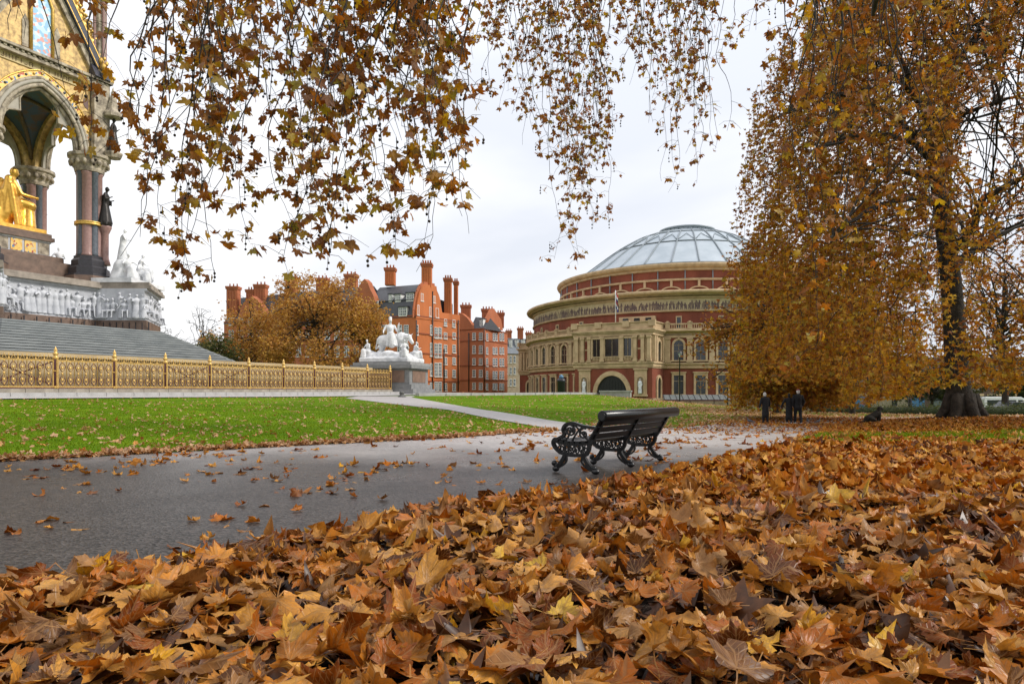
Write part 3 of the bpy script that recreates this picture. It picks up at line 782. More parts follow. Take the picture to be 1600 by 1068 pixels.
# four clustered piers
def pier(cx, cy, q):
    e = empty('pier', (cx, cy, 0), 0, mem)
    MB().lathe([(1.75, 9.9), (1.75, 10.6), (1.5, 10.7), (1.5, 11.2), (1.30, 11.35), (1.30, 11.8), (1.12, 12.0), (1.12, 12.2)], n=8, smooth=False, rz=PI / 8).build('base', MAT_BLACKG, e)
    MB().lathe([(1.78, 9.95), (1.78, 10.5)], n=8, smooth=False, rz=PI / 8).build('base_block', MAT_BROWN, e)
    for k in range(4):
        a = PI / 4 + k * PI / 2
        MB().lathe([(.47, 12.2), (.44, 12.35), (.40, 12.5), (.40, 18.9), (.46, 19.0), (.46, 19.25)], (.56 * math.cos(a), .56 * math.sin(a), 0), 14).build('shaft', MAT_PINK, e)
        a = k * PI / 2
        MB().lathe([(.34, 12.2), (.28, 12.45), (.28, 18.9), (.34, 19.0), (.34, 19.25)], (.66 * math.cos(a), .66 * math.sin(a), 0), 12).build('shaft', MAT_BLUEG, e)
    MB().lathe([(1.06, 19.15), (1.12, 19.35), (1.12, 19.5), (1.35, 20.0), (1.42, 20.1), (1.42, 20.2), (1.58, 20.3), (1.58, 20.55)], n=16, smooth=False).build('capital', MAT_CANOPY, e)
    for k in range(16):
        a = 2 * PI * k / 16
        MB().ball((1.34 * math.cos(a), 1.34 * math.sin(a), 19.85), .17, 6, 4, (1, 1, 1.4)).build('capital_leaf', MAT_CANOPY, e)
    MB().lathe([(1.05, 14.75), (1.1, 14.78), (1.1, 14.86), (1.05, 14.9), (1.1, 14.94), (1.1, 15.02), (1.05, 15.05)], n=16).build('gilt_band', MAT_GOLD2, e)
    sx_, sy_ = (1 if cx > 0 else -1), (1 if cy > 0 else -1)
    # bronze figure on a bracket column at the outer angle
    ox, oy = .95 * sx_, .95 * sy_
    MB().lathe([(.42, 11.6), (.30, 12.1), (.27, 12.3), (.27, 14.2), (.32, 14.3), (.5, 14.75), (.5, 14.85)], (ox * .86, oy * .86, 0), 12).build('bracket_shaft', MAT_PINK, e)
    az = math.atan2(oy, ox) + PI / 2
    link_mesh('bronze_figure', BRZ, e, (ox * .86, oy * .86, 14.86), (0, 0, az))
    # upper corner niche
    MB().box((sx_ * .42, sy_ * .42, 23.7), (1.3, 1.3, 6.3)).build('corner_block', MAT_CANOPY, e)
    MB().lathe([(.6, 20.6), (.72, 20.9), (.72, 21.05)], (ox * 1.3, oy * 1.3, 0), 8, smooth=False).build('niche_bracket', MAT_CANOPY, e)
    link_mesh('bronze_figure', BRZ2, e, (ox * 1.32, oy * 1.32, 21.05), (0, 0, az))
    MB().lathe([(.75, 24.0), (.75, 24.25), (.5, 24.6), (.3, 25.4), (.12, 26.2), (.0, 26.6)], (ox * 1.3, oy * 1.3, 0), 8, smooth=False).build('niche_canopy', MAT_CANOPY, e)
    MB().lathe([(.62, 26.7), (.62, 27.6), (.42, 27.8), (.42, 33.6), (.55, 33.8), (.55, 34.2), (.3, 35.0), (.05, 38)], (sx_ * .55, sy_ * .55, 0), 8, smooth=False).build('pinnacle', MAT_CANOPY, e)
    for k in range(4):
        a = k * PI / 2
        MB().lathe([(.14, 28.0), (.12, 28.1), (.12, 33.4), (.16, 33.6)], (sx_ * .55 + .46 * math.cos(a), sy_ * .55 + .46 * math.sin(a), 0), 8).build('pinnacle_shaft', MAT_PINK, e)
BRZ = blob('bronze_figure', person_prims(3.3, 'stand', robe=1.45, arms=(((.12, -.02, -.26), (-.14, -.22, .04)), ((.10, -.05, -.26), (-.12, -.2, .12))), lean=.06) + [('b', (0, -.45, 1.95), (.35, .08, .42))], MAT_BRONZE, voxel=.06, smooth_it=3, mesh_only=True)
BRZ2 = blob('bronze_figure', person_prims(2.9, 'stand', robe=1.4, arms=(((.08, -.02, -.27), (-.12, -.18, .1)), ((.08, .02, -.27), (0, -.05, -.25)))), MAT_BRONZE, voxel=.06, smooth_it=3, mesh_only=True)
for k, (a, b) in enumerate([(4, 4), (-4, 4), (-4, -4), (4, -4)]): pier(a, b, k)

# four arched walls with gables
def arch_curve(w_, c, n=28, z0=20.55, cusp=False):
    rad = w_ + c; am = math.acos(c / rad); pts = []
    for i in range(n + 1):
        t = i / n
        if t <= .5:
            an = am * (t / .5); y = c - rad * math.cos(an); z = rad * math.sin(an)
        else:
            an = am * ((1 - t) / .5); y = -(c - rad * math.cos(an)); z = rad * math.sin(an)
        if cusp:
            s_ = .90 - .26 * math.exp(-((t - .25) / .055) ** 2) - .26 * math.exp(-((t - .75) / .055) ** 2) + .05 * math.exp(-((t - .5) / .12) ** 2)
            y *= s_; z = .6 + (z - .6) * s_ if z > .6 else z * 1.0
        pts.append((y, z0 + z))
    return pts
def wall_face(k):
    e = empty('canopy_face', (0, 0, 0), k * PI / 2, mem)
    X = lambda a, b, t: (t, a, b)
    ac = arch_curve(3.05, 1.5)
    MB().prism([(-4.6, 20.55), (-4.6, 25.75), (4.6, 25.75), (4.6, 20.55)] + list(reversed(ac)), 3.55, 4.55, X).build('spandrel', MAT_MOSG, e)
    # mouldings
    for wi, dx, r_, mt in ((3.0, 4.62, .16, MAT_CANOPY), (3.28, 4.66, .15, MATS['portland_stone']), (3.52, 4.62, .13, MAT_CANOPY), (2.8, 4.30, .17, MAT_CANOPY), (4.06, 4.60, .07, MAT_GOLD2)):
        MB().tube([(dx, y, z) for y, z in arch_curve(wi, 1.5)], r_, 6).build('arch_moulding', mt, e)
    MB().strip(arch_curve(4.0, 1.5), arch_curve(3.62, 1.5), 4.552, 4.60, X).build('mosaic_band', MAT_MOS, e)
    MB().strip(arch_curve(2.95, 1.5), arch_curve(2.95, 1.5, cusp=True), 4.0, 4.25, X).build('trefoil_tracery', MATS['portland_stone'], e)
    MB().tube([(4.27, y, z) for y, z in arch_curve(2.95, 1.5, cusp=True)], .07, 5).build('tracery_edge', MAT_CANOPY, e)
    # beads along the arch
    cv = arch_curve(3.82, 1.5, 22)
    for y, z in cv[1:-1]:
        MB().ball((4.62, y, z), .10, 6, 4).build('mosaic_boss', MAT_BLUEG if int(abs(y) * 7) % 2 else MAT_GOLD2, e)
    # spandrel discs
    for s_ in (-1, 1):
        MB().prism([(s_ * 3.7 + .55 * math.cos(t * PI / 8), 24.7 + .55 * math.sin(t * PI / 8)) for t in range(16)], 4.552, 4.59, X).build('mosaic_disc', M('dull_purple', (.16, .09, .08), .5), e)
        for j in range(3):
            MB().box((4.60, s_ * 4.42, 21.4 + j * 1.5), (.1, .22, 1.1)).build('mosaic_strip', MAT_MOS, e)
    # lettered band, cornice
    MB().box((4.15, 0, 26.02), (.98, 9.4, .54)).build('lettered_band', M('cream_mosaic', (.62, .48, .24), .6), e)
    lt = random.Random(9 + k); y = -4.3
    mb = MB()
    while y < 4.3:
        wl = lt.choice([.05, .05, .16, .2])
        if lt.random() < .82: mb.box((4.655, y, 26.02), (.03, .045, .32))
        if wl > .1:
            mb.box((4.655, y + wl * .5, 26.02 + lt.choice([.14, -.14, 0])), (.03, wl, .045))
            if lt.random() < .6: mb.box((4.655, y + wl, 26.02), (.03, .045, .32))
        y += wl + .17
    o = mb.build('inscription', M('dark_letters', (.20, .12, .05), .6), e)
    MB().box((4.3, 0, 26.42), (1.5, 10.0, .26)).build('cornice', MAT_CANOPY, e)
    for j in range(25):
        MB().box((4.95, -4.8 + j * .4, 26.62), (.34, .2, .16)).build('cornice_leaf', MAT_CANOPY, e)
    MB().box((4.45, 0, 26.80), (1.6, 10.5, .20)).build('cornice', MAT_CANOPY, e)
    # gable
    zb, za, hw = 26.9, 35.6, 5.1
    MB().prism([(-hw, zb), (hw, zb), (0, za)], 3.75, 4.45, X).build('gable', MAT_MOSG, e)
    def rake(o0, o1, x0, x1, mt, nm):
        # band parallel to the two slopes, between offsets o0..o1 inside the edge
        def tri(o_):
            L_ = math.hypot(hw, za - zb); kx = o_ * L_ / (za - zb); return [(-hw + kx, zb), (0, za - o_ * L_ / hw), (hw - kx, zb)]
        MB().strip(tri(o0), tri(o1), x0, x1, X).build(nm, mt, e)
    rake(-.25, .42, 3.7, 4.95, MAT_LEAD, 'gable_rake')
    rake(.42, .85, 4.45, 4.72, MAT_CANOPY, 'gable_frame')
    rake(.30, .36, 4.95, 4.98, MAT_GOLD2, 'gilt_line')
    rake(-.22, -.14, 4.95, 4.98, MAT_GOLD2, 'gilt_line')
    for s_ in (-1, 1):
        for j in range(17):
            t = (j + .3) / 17
            y = s_ * (hw + .25) * (1 - t); z = zb + .15 + (za - zb + .3) * t
            mb = MB(); mb.ball((4.4, y + s_ * .28, z + .16), .33, 7, 5, (.7, 1, 1)); mb.ball((4.55, y + s_ * .48, z + .40), .17, 6, 4); mb.build('gilt_crocket', MAT_GOLD2, e)
    # blue figure panel under a small arch
    MB().prism([(-.75, 27.2), (.75, 27.2), (.75, 31.0), (.38, 31.9), (0, 32.3), (-.38, 31.9), (-.75, 31.0)], 4.452, 4.56, X).build('mosaic_panel', MAT_MOSB, e)
    MB().tube([(4.6, -.78, 27.2), (4.6, -.78, 31.0), (4.6, -.4, 32.0), (4.6, 0, 32.45), (4.6, .4, 32.0), (4.6, .78, 31.0), (4.6, .78, 27.2)], .12, 6).build('panel_arch', MAT_GOLD2, e)
    for s_ in (-1, 1):
        MB().prism([(s_ * 1.15 - .22, 27.3), (s_ * 1.15 + .22, 27.3), (s_ * 1.15 + .22, 29.3), (s_ * 1.15, 29.8), (s_ * 1.15 - .22, 29.3)], 4.452, 4.53, X).build('lancet_panel', MAT_CANOPY, e)
for k in range(4): wall_face(k)
# vault under the canopy
g_ = np.linspace(-3.55, 3.55, 29); GX, GY = np.meshgrid(g_, g_)
def arch_h(t):
    w_, c = 3.6, 1.5; rad = w_ + c; return np.sqrt(np.maximum(rad ** 2 - (np.abs(t) + c) ** 2, 0))
GZ = 20.4 + np.maximum(arch_h(GX), arch_h(GY)) * .98
V = np.stack([GX.ravel(), GY.ravel(), GZ.ravel()], 1); i = np.arange(28 * 28); a = (i // 28) * 29 + i % 28
T = np.concatenate([np.stack([a, a + 1, a + 30], 1), np.stack([a, a + 30, a + 29], 1)])
link_mesh('vault', np_mesh('vault', V, T, MAT_VAULT), mem)
for s_ in (-1, 1):
    MB().tube([(t, t * s_, 20.36 + float(arch_h(np.array(t))) * .98) for t in np.linspace(-3.5, 3.5, 25)], .16, 6).build('vault_rib', MAT_RIB, mem)
# spire above
MB().lathe([(4.4, 33.5), (2.6, 37), (2.3, 37.2), (2.3, 40), (1.5, 40.6), (1.2, 46), (.8, 46.3), (.3, 51.5), (.0, 52.5)], n=8, smooth=False, rz=PI / 8).build('spire', MAT_GOLD2, mem)
MB().box((0, 0, 53.2), (.2, .2, 2.4)).box((0, 0, 53.6), (.2, 1.2, .2)).build('cross', MAT_GOLD, mem)

# pedestal of the seated figure
MB().box((0, 0, 10.7), (6.6, 6.6, 1.6)).build('pedestal_step', MAT_BROWN, mem)
MB().box((0, 0, 11.75), (5.4, 5.4, .5)).build('pedestal_step', MAT_BROWN, mem)
MB().box((0, 0, 12.62), (4.0, 4.0, 1.28)).build('pedestal_core', MAT_MARBLE_F, mem)
for k in range(4):
    e = empty('pedestal_side', (0, 0, 0), k * PI / 2, mem)
    for j, y in enumerate((-1.5, -.5, .5, 1.5)):
        MB().box((2.02, y, 12.62), (.06, .82, .9)).build('carved_panel', MAT_MOS if j in (1, 2) else MAT_CANOPY, e)
    MB().box((2.03, 0, 13.2), (.1, 4.1, .14)).build('panel_rail', MAT_MARBLE, e)
    MB().box((2.03, 0, 12.05), (.1, 4.1, .14)).build('panel_rail', MAT_MARBLE, e)
MB().box((0, 0, 13.42), (4.5, 4.5, .3)).box((0, 0, 13.72), (4.2, 4.2, .3)).build('pedestal_cap', MAT_BROWN, mem)

# gilded seated figure: rests on the memorial
st = empty('gilded_statue', (CM.x, CM.y, 13.87), RZM); tag(st, 'gilded seated man statue holding a book under the canopy', 'statue')
st.scale = (1.08, 1.08, 1.1)
pr = person_prims(4.75 * 1.25, 'seat', arms=(((.13, -.08, -.27), (.0, -.30, -.02)), ((.10, -.10, -.26), (.02, -.26, -.02))), lean=.1, stride=.1)
k_ = 4.75 * 1.25 / 1.75
pr += [('c', (0, .35, .75), (0, .35, 2.2), .75, .7), ('c', (.35, .3, 1.0), (.6, .2, 3.5), .45, .3), ('c', (-.35, .3, 1.0), (-.6, .2, 3.5), .45, .3), ('b', (0, .45, .65), (1.2, 1.1, 1.3)),
       ('c', (-.5, -1.2, 1.75), (-.75, -1.1, .2), .35, .45), ('c', (-.3, -.5, 2.1), (-.7, -1.25, 1.8), .4, .35), ('b', (.15, -1.25, 2.15), (.65, .5, .18))]
for j in range(6):
    pr += [('c', (-.85 + .12 * j, .2 - .25 * j, 3.0 - .2 * j), (-.95 + .1 * j, -.2 - .22 * j, .2), .16, .22)]
blob('seated_figure', pr, MAT_GOLD, st, voxel=.075, smooth_it=3, rot=(0, 0, PI), loc=(0, -.1, .28))
MB().prism([(-1.5, -1.6), (1.5, -1.6), (1.6, 1.75), (1.2, 2.0), (-1.2, 2.0), (-1.6, 1.75)], 0.0, .34, flat3).build('base', MAT_GOLD, st)

# white marble groups on the podium corners
def marble_group(cx, cy, rz, label, seed):
    wq = CM + VV * cx + UU * cy
    g = empty('marble_group', (wq.x, wq.y, 9.9), RZM + rz); tag(g, label, 'sculpture', 'white marble groups on the memorial podium')
    g.scale = (1.28, 1.28, 1.3); mb = MB(); mb.box((0, 0, .14), (3.9, 2.6, .28)); mb.build('base', MAT_MARBLE, g)
    q = random.Random(seed)
    blob('rock', [('e', (0, .1, .5), (1.5, .9, .75)), ('e', (-.7, 0, .9), (.7, .6, .9)), ('e', (.8, .1, .6), (.6, .7, .6))], MAT_MARBLE, g, voxel=.12, smooth_it=1)
    for nm, hh, ps, loc, r_ in (('standing_figure', 2.35, 'stand', (-.75, 0, 1.25), .5), ('seated_figure', 2.3, 'seat', (.95, -.2, .55), .9), ('seated_figure', 2.2, 'seat', (-1.1, -.55, .25), -.6), ('seated_figure', 2.0, 'seat', (.1, -.6, .25), .1)):
        pr = person_prims(hh, ps, robe=1.35, arms=(((q.uniform(.05, .2), q.uniform(-.2, 0), q.uniform(-.28, -.1)), (q.uniform(-.1, .15), -.2, q.uniform(-.1, .15))), ((.12, -.1, -.25), (.0, -.2, q.uniform(-.1, .1)))), lean=.08)
        blob(nm, pr, MAT_MARBLE, g, voxel=.07, smooth_it=2, loc=loc, rot=(0, 0, r_))
    return g
marble_group(6.1, 6.1, PI * .25 + PI / 2 - .35, 'white marble figure group on the near podium corner beside the dark pier base', 1)
marble_group(-6.4, 6.4, PI * .75 + PI / 2, 'white marble figure group half hidden behind the gilded statue pedestal', 2)

# ================================================================== GILDED FENCE
MAT_FGOLD = M('fence_gold', (.72, .48, .15), .42, (.42, .25, .07), scale=12, metal=.35)
MAT_MAROON = M('fence_maroon', (.13, .05, .05), .45, (.09, .03, .035), scale=8)
FZ = 1.25
fen = empty('fence', (F0.x, F0.y, FZ), math.atan2(FD.y, FD.x)); tag(fen, 'long ornate gilded fence with maroon posts round the memorial', 'fence')
PL = FD.length
def post_mesh():
    mb = MB(); mb.lathe([(.15, 0), (.15, .12), (.11, .16)], n=8); mb.lathe([(.13, .95), (.15, .98), (.13, 1.02)], n=8); mb.lathe([(.11, 1.62), (.17, 1.68), (.17, 1.74), (.10, 1.8), (.10, 1.86), (.15, 1.92), (.13, 1.98), (.07, 2.04), (.10, 2.12), (.06, 2.22), (.0, 2.36)], n=8)
    mb.box((0, -.13, .85), (.05, .05, 1.6)); mb.box((0, .13, .85), (.05, .05, 1.6)); mb.box((-.13, 0, .85), (.05, .05, 1.6)); mb.box((.13, 0, .85), (.05, .05, 1.6))
    return mb.mesh('post_gilding', MAT_FGOLD)
core = MB().lathe([(.115, 0), (.115, 1.75), (.09, 1.8), (.09, 2.0)], n=8).mesh('post', MAT_MAROON)
gild = post_mesh()
barm = MB().lathe([(.028, .1), (.028, 1.55), (.05, 1.58), (.05, 1.64), (.026, 1.66), (.026, 1.72), (.045, 1.78), (.0, 1.92)], n=6).mesh('bar', MAT_FGOLD)
nb = 7
def scroll_mesh():
    mb = MB(); sp = (PL - .3) / nb
    for i in range(nb):
        x0 = .15 + i * sp; c = x0 + sp / 2
        for z0, z1 in ((.20, .82), (.86, 1.46)):
            zc, h = (z0 + z1) / 2, (z1 - z0) / 2
            for sg in (-1, 1):
                up = z0 < .5
                pts = []
                for t in range(9):
                    u_ = t / 8; wv = math.sin(PI * min(1, u_ * 1.15)) ** .8 * (.40 * sp)
                    z = z0 + (z1 - z0) * (u_ if up else 1 - u_)
                    pts.append((c + sg * wv * (1 - .25 * u_), 0, z))
                mb.tube(pts, .022, 4, cap=False)
        mb.tube([(c, 0, .12), (c, 0, .5)], .018, 4)
    return mb.mesh('scrollwork', MAT_MAROON)
def gilt_scroll_mesh():
    mb = MB(); sp = (PL - .3) / nb
    for i in range(nb):
        c = .15 + (i + .5) * sp
        for zc, r_ in ((.84, .075), (1.16, .08), (.50, .08), (.28, .06), (1.48, .06)):
            mb.ball((c, .0, zc), r_, 6, 4, (1, .4, 1))
        for sg in (-1, 1):
            mb.tube([(c + sg * r2 * sp * math.sin(t / 6 * PI), -.02, .22 + .55 * t / 6) for t in range(7) for r2 in (.2,)], .014, 4, cap=False)
            mb.tube([(c + sg * .22 * sp * math.sin(t / 6 * PI), -.02, .92 + .5 * t / 6) for t in range(7)], .014, 4, cap=False)
        # cresting
        mb.tube([(c - sp * .25, 0, 1.62), (c - sp * .12, 0, 1.74), (c, 0, 1.80), (c + sp * .12, 0, 1.74), (c + sp * .25, 0, 1.62)], .016, 4, cap=False)
        mb.ball((c, 0, 1.84), .035, 5, 4)
    return mb.mesh('gilt_scrollwork', MAT_FGOLD)
scm, gsm = scroll_mesh(), gilt_scroll_mesh()
railm = MB().box((PL / 2, 0, 1.56), (PL - .2, .06, .07)).mesh('rail', MAT_FGOLD)
railb = MB().box((PL / 2, 0, .11), (PL - .2, .07, .07)).mesh('rail', MAT_FGOLD)
railc = MB().box((PL / 2, 0, .025), (PL - .1, .12, .05)).mesh('rail', MAT_MAROON)
brace = MB().bar((.15, .08, .22), (PL - .15, .08, 1.5), .05, .07).bar((.15, .11, 1.5), (PL - .15, .11, .22), .05, .07).mesh('cross_brace', MAT_MAROON)
for k in range(-3, 9):
    pn = empty('panel', (k * PL, 0, 0), 0, fen)
    link_mesh('rail', railm, pn); link_mesh('rail', railb, pn); link_mesh('rail', railc, pn)
    link_mesh('scrollwork', scm, pn); link_mesh('gilt_scrollwork', gsm, pn)
    sp = (PL - .3) / nb
    for i in range(1, nb): link_mesh('bar', barm, pn, (.15 + i * sp, 0, 0))
    if k in (-3, -1, 2, 3, 6, 7): link_mesh('cross_brace', brace, pn)
for k in range(-3, 10):
    p_ = link_mesh('post', core, fen, (k * PL, 0, 0)); link_mesh('post_gilding', gild, p_)
# plinth kerb under the fence, stone by stone
kb = empty('fence_kerb', (F0.x, F0.y, 0), fen.rotation_euler.z); tag(kb, 'weathered beige stone kerb under the gilded fence', 'kerb')
kr = random.Random(4)
k1 = MB().box((.84, 0, 1.02), (1.66, .62, .46)).mesh('kerb_stone', MAT_KERB)
k2 = MB().box((.84, -.55, .90), (1.66, .5, .28)).mesh('kerb_stone', MAT_PAVE)
for i in range(-8, 18):
    link_mesh('kerb_stone', k1, kb, (i * 1.685 + .0, 0, kr.uniform(-.006, .0)))
    link_mesh('kerb_stone', k2, kb, (i * 1.685 + .7, 0, kr.uniform(-.006, .006)))

# ================================================================== MARBLE BULL GROUP ON ITS PEDESTAL
PG = Vector((PX(613, 68.5), 68.5, 0))
eg = empty('marble_bull_group', (PG.x, PG.y, .8), R(-14)); tag(eg, 'white marble bull group with crowned rider on a grey granite pedestal', 'sculpture')
MAT_GG = M('pedestal_granite', (.25, .25, .25), .5, (.16, .165, .17), scale=2.2)
MB().box((0, 0, .25), (6.9, 6.0, .5)).build('step', MAT_GG, eg)
MB().box((0, 0, .72), (6.3, 5.4, .45)).build('plinth', MAT_GG, eg)
MB().box((0, 0, 1.72), (5.7, 4.9, 1.6)).build('die', MAT_GG, eg)
MB().box((.55, -2.46, 1.72), (3.6, .06, 1.15)).build('side_panel', M('reddish_panel', (.24, .15, .11), .45), eg)
MB().box((2.86, 0, 1.72), (.06, 3.4, 1.15)).build('side_panel', MATS['reddish_panel'], eg)
MB().box((0, 0, 2.66), (6.4, 5.6, .34)).build('cornice', MAT_GG, eg)
MB().box((0, 0, 2.96), (6.0, 5.2, .26)).build('cornice', M('grey_cornice', (.33, .33, .33), .55), eg)
zb = 3.09
blob('rock_base', [('b', (0, 0, zb + .25), (5.2, 4.4, .5)), ('e', (0, 0, zb + .6), (2.3, 1.8, .6)), ('e', (-1.6, -1, zb + .6), (.8, .8, .55)), ('e', (1.7, -.9, zb + .55), (.8, .8, .5)), ('e', (.2, -1.3, zb + .7), (.9, .7, .55))], MAT_MARBLE, eg, voxel=.11, smooth_it=2)
bull = [('c', (-1.0, 0, zb + 2.25), (.95, 0, zb + 2.3), .62, .68), ('e', (1.0, 0, zb + 2.4), (.62, .6, .72)), ('c', (1.2, 0, zb + 2.6), (1.85, -.15, zb + 2.55), .42, .32), ('c', (1.8, -.15, zb + 2.6), (2.25, -.25, zb + 2.0), .28, .18),
        ('c', (1.95, .1, zb + 2.75), (2.2, .3, zb + 3.05), .07, .03), ('c', (1.9, -.4, zb + 2.75), (2.15, -.6, zb + 3.0), .07, .03), ('c', (1.85, .1, zb + 2.55), (1.8, .35, zb + 2.5), .09, .04), ('c', (1.8, -.4, zb + 2.55), (1.7, -.6, zb + 2.5), .09, .04)]
for x, y, kx in ((-1.05, .35, -.12), (-1.05, -.35, .1), (.95, .32, .08), (1.0, -.34, .35)):
    bull += [('c', (x, y, zb + 2.0), (x + kx, y, zb + 1.3), .27, .15), ('c', (x + kx, y, zb + 1.3), (x + kx * .4, y, zb + .6), .13, .10), ('e', (x + kx * .4 + .05, y, zb + .55), (.16, .13, .12))]
bull += [('c', (-1.6, 0, zb + 2.5), (-1.75, -.1, zb + 1.4), .08, .06)]
blob('bull', bull, MAT_MARBLE, eg, voxel=.07, smooth_it=2)
rid = person_prims(3.75, 'seat', robe=1.15, arms=(((.10, -.12, -.25), (.12, -.22, .08)), ((.13, -.05, -.24), (.02, -.15, -.1))), lean=.02)
hz = 1.22 * 3.75 / 1.75
rid += [('c', (-.02, -.05, hz + .16), (-.02, -.05, hz + .30), .17, .15)] + [('c', (.14 * math.cos(t), -.05 + .14 * math.sin(t), hz + .26), (.17 * math.cos(t), -.05 + .17 * math.sin(t), hz + .40), .04, .02) for t in np.linspace(0, 5.6, 7)]
blob('rider', rid, MAT_MARBLE, eg, voxel=.065, smooth_it=2, loc=(-.15, -.15, zb + 1.62), rot=(0, 0, .55))
MB().tube([(1.05, -.75, zb + 3.95), (.85, -.75, zb + 2.4)], .035, 6).build('sceptre', MAT_MARBLE, eg)
for j, (x, y, r_, hh) in enumerate(((-2.0, -1.3, -.5, 2.4), (1.9, -1.45, .5, 2.3), (-1.9, 1.4, -2.4, 2.4), (1.9, 1.4, 2.5, 2.3))):
    q = random.Random(20 + j)
    pr = person_prims(hh, 'seat', robe=1.2, arms=(((.12, -.1, -.25), (.02, -.2, q.uniform(-.1, .15))), ((.1, -.12, -.24), (-.05, -.2, q.uniform(-.1, .1)))), lean=q.uniform(0, .1)) + [('b', (0, .1, .35), (.9, .7, .7))]
    blob('seated_figure', pr, MAT_MARBLE, eg, voxel=.065, smooth_it=2, loc=(x, y, zb + .48), rot=(0, 0, r_))

# ================================================================== ROUND HALL
HZ = -3.0
hall = empty('round_hall', (42.3, 165, HZ), R(-31)); tag(hall, 'huge round red brick concert hall with cream terracotta bands and glazed dome', 'hall')
AX, AY = 36.0, 40.0
MAT_HBRICK = brick_mat('hall_brick', (.245, .062, .038), (.20, .05, .031), (.20, .09, .06), soot=.66)
MAT_TERRA = M('cream_terracotta', (.55, .395, .235), .75, (.36, .25, .145), scale=.8, detail=6, bump=.15, bscale=6)
MAT_TERRA_D = M('dark_terracotta', (.34, .255, .155), .8, (.17, .125, .08), scale=1.0, detail=6)
MAT_GLASSD = M('dark_glass', (.018, .022, .028), .12, (.010, .012, .016), scale=.6, spec=.7)
MAT_DOME = M('dome_glazing', (.37, .42, .465), .34, (.28, .33, .375), scale=.25, spec=.6)
MAT_DRIB = M('dome_iron', (.22, .255, .28), .5, (.16, .185, .205), scale=2)
MAT_DOME2 = M('dome_lantern_grey', (.34, .38, .41), .45, (.27, .30, .33), scale=1)
def el(th, off, z): return Vector(((AX + off) * math.sin(th), -(AY + off) * math.cos(th), z))
def eln(th):
    v = Vector((math.sin(th) / AX, -math.cos(th) / AY, 0)); return v.normalized()
def ring(name, prof, mat, n=144, th0=-PI, th1=PI, parent=hall, smooth=True):
    mb = MB(); full = abs(th1 - th0 - 2 * PI) < 1e-6; k = len(prof)
    m_ = n if full else n + 1
    for i in range(m_):
        th = th0 + (th1 - th0) * i / n
        for off, z in prof: mb.v.append(tuple(el(th, off, z)))
    for i in range(n):
        i2 = (i + 1) % m_
        for j in range(k - 1):
            mb.f.append((i * k + j, i2 * k + j, i2 * k + j + 1, i * k + j + 1)); mb.sm.append(False)
    return mb.build(name, mat, parent)
ring('basement_wall', [(1.6, -.5), (1.6, 2.7), (.6, 2.7)], MAT_TERRA_D)
ring('base_string', [(1.0, 2.65), (1.35, 2.7), (1.35, 3.1), (1.0, 3.25)], MAT_TERRA)
ring('brick_wall', [(1.0, 3.2), (1.0, 8.3)], MAT_HBRICK)
ring('string_course', [(1.0, 8.2), (1.3, 8.25), (1.35, 8.45), (1.1, 8.5), (1.15, 8.9), (1.5, 9.0), (1.5, 9.25), (1.0, 9.35)], MAT_TERRA)
ring('brick_wall', [(1.0, 9.3), (1.0, 14.1)], MAT_HBRICK)
ring('cornice', [(1.0, 13.85), (1.25, 13.9), (1.25, 14.35), (1.15, 14.4), (1.2, 14.75), (1.9, 15.0), (2.0, 15.2), (1.9, 15.35), (.2, 15.4), (-.1, 15.4)], MAT_TERRA)
ring('cornice_shadow_line', [(1.26, 14.38), (1.32, 14.40), (1.32, 14.52), (1.2, 14.54)], MAT_TERRA_D)  # darker ring paints the cornice's shade into the colour
ring('balustrade_rail', [(1.45, 16.25), (1.45, 16.5), (1.75, 16.5), (1.75, 16.25), (1.45, 16.25)], MAT_TERRA)
ring('balustrade_base', [(1.40, 15.4), (1.40, 15.6), (1.8, 15.6), (1.8, 15.36)], MAT_TERRA)
ring('drum_wall', [(0, 15.3), (0, 18.9)], MAT_HBRICK)
ring('frieze_moulding', [(0, 18.8), (.3, 18.85), (.35, 19.05), (.12, 19.12)], MAT_TERRA)
ring('mosaic_frieze', [(.1, 19.1), (.1, 21.3)], M('mosaic_ground', (.50, .40, .24), .7, (.38, .30, .18), scale=1.0))
ring('cornice', [(.1, 21.2), (.35, 21.3), (.3, 21.6), (.9, 21.8), (.95, 21.95), (1.6, 22.1), (1.75, 22.4), (1.6, 22.7), (.5, 22.8), (-6.6, 23.0)], MAT_TERRA)
ring('cornice_shadow_line', [(.31, 21.58), (.93, 21.76), (.93, 21.84)], MAT_TERRA_D)  # shade below the top cornice, painted as a dark ring
ring('upper_drum', [(-6.5, 22.9), (-6.5, 27.7)], MAT_HBRICK)
ring('upper_string', [(-6.5, 25.55), (-6.15, 25.6), (-6.1, 25.95), (-6.5, 26.05)], MAT_TERRA)
ring('upper_cornice', [(-6.5, 27.5), (-6.2, 27.6), (-6.2, 27.95), (-5.7, 28.2), (-5.5, 28.6), (-5.6, 28.95), (-6.6, 29.1), (-10, 29.45)], MAT_TERRA)
ring('drum_ledge', [(-6.5, 23.0), (-6.2, 23.05), (-6.2, 23.3), (-6.5, 23.35)], MAT_TERRA)

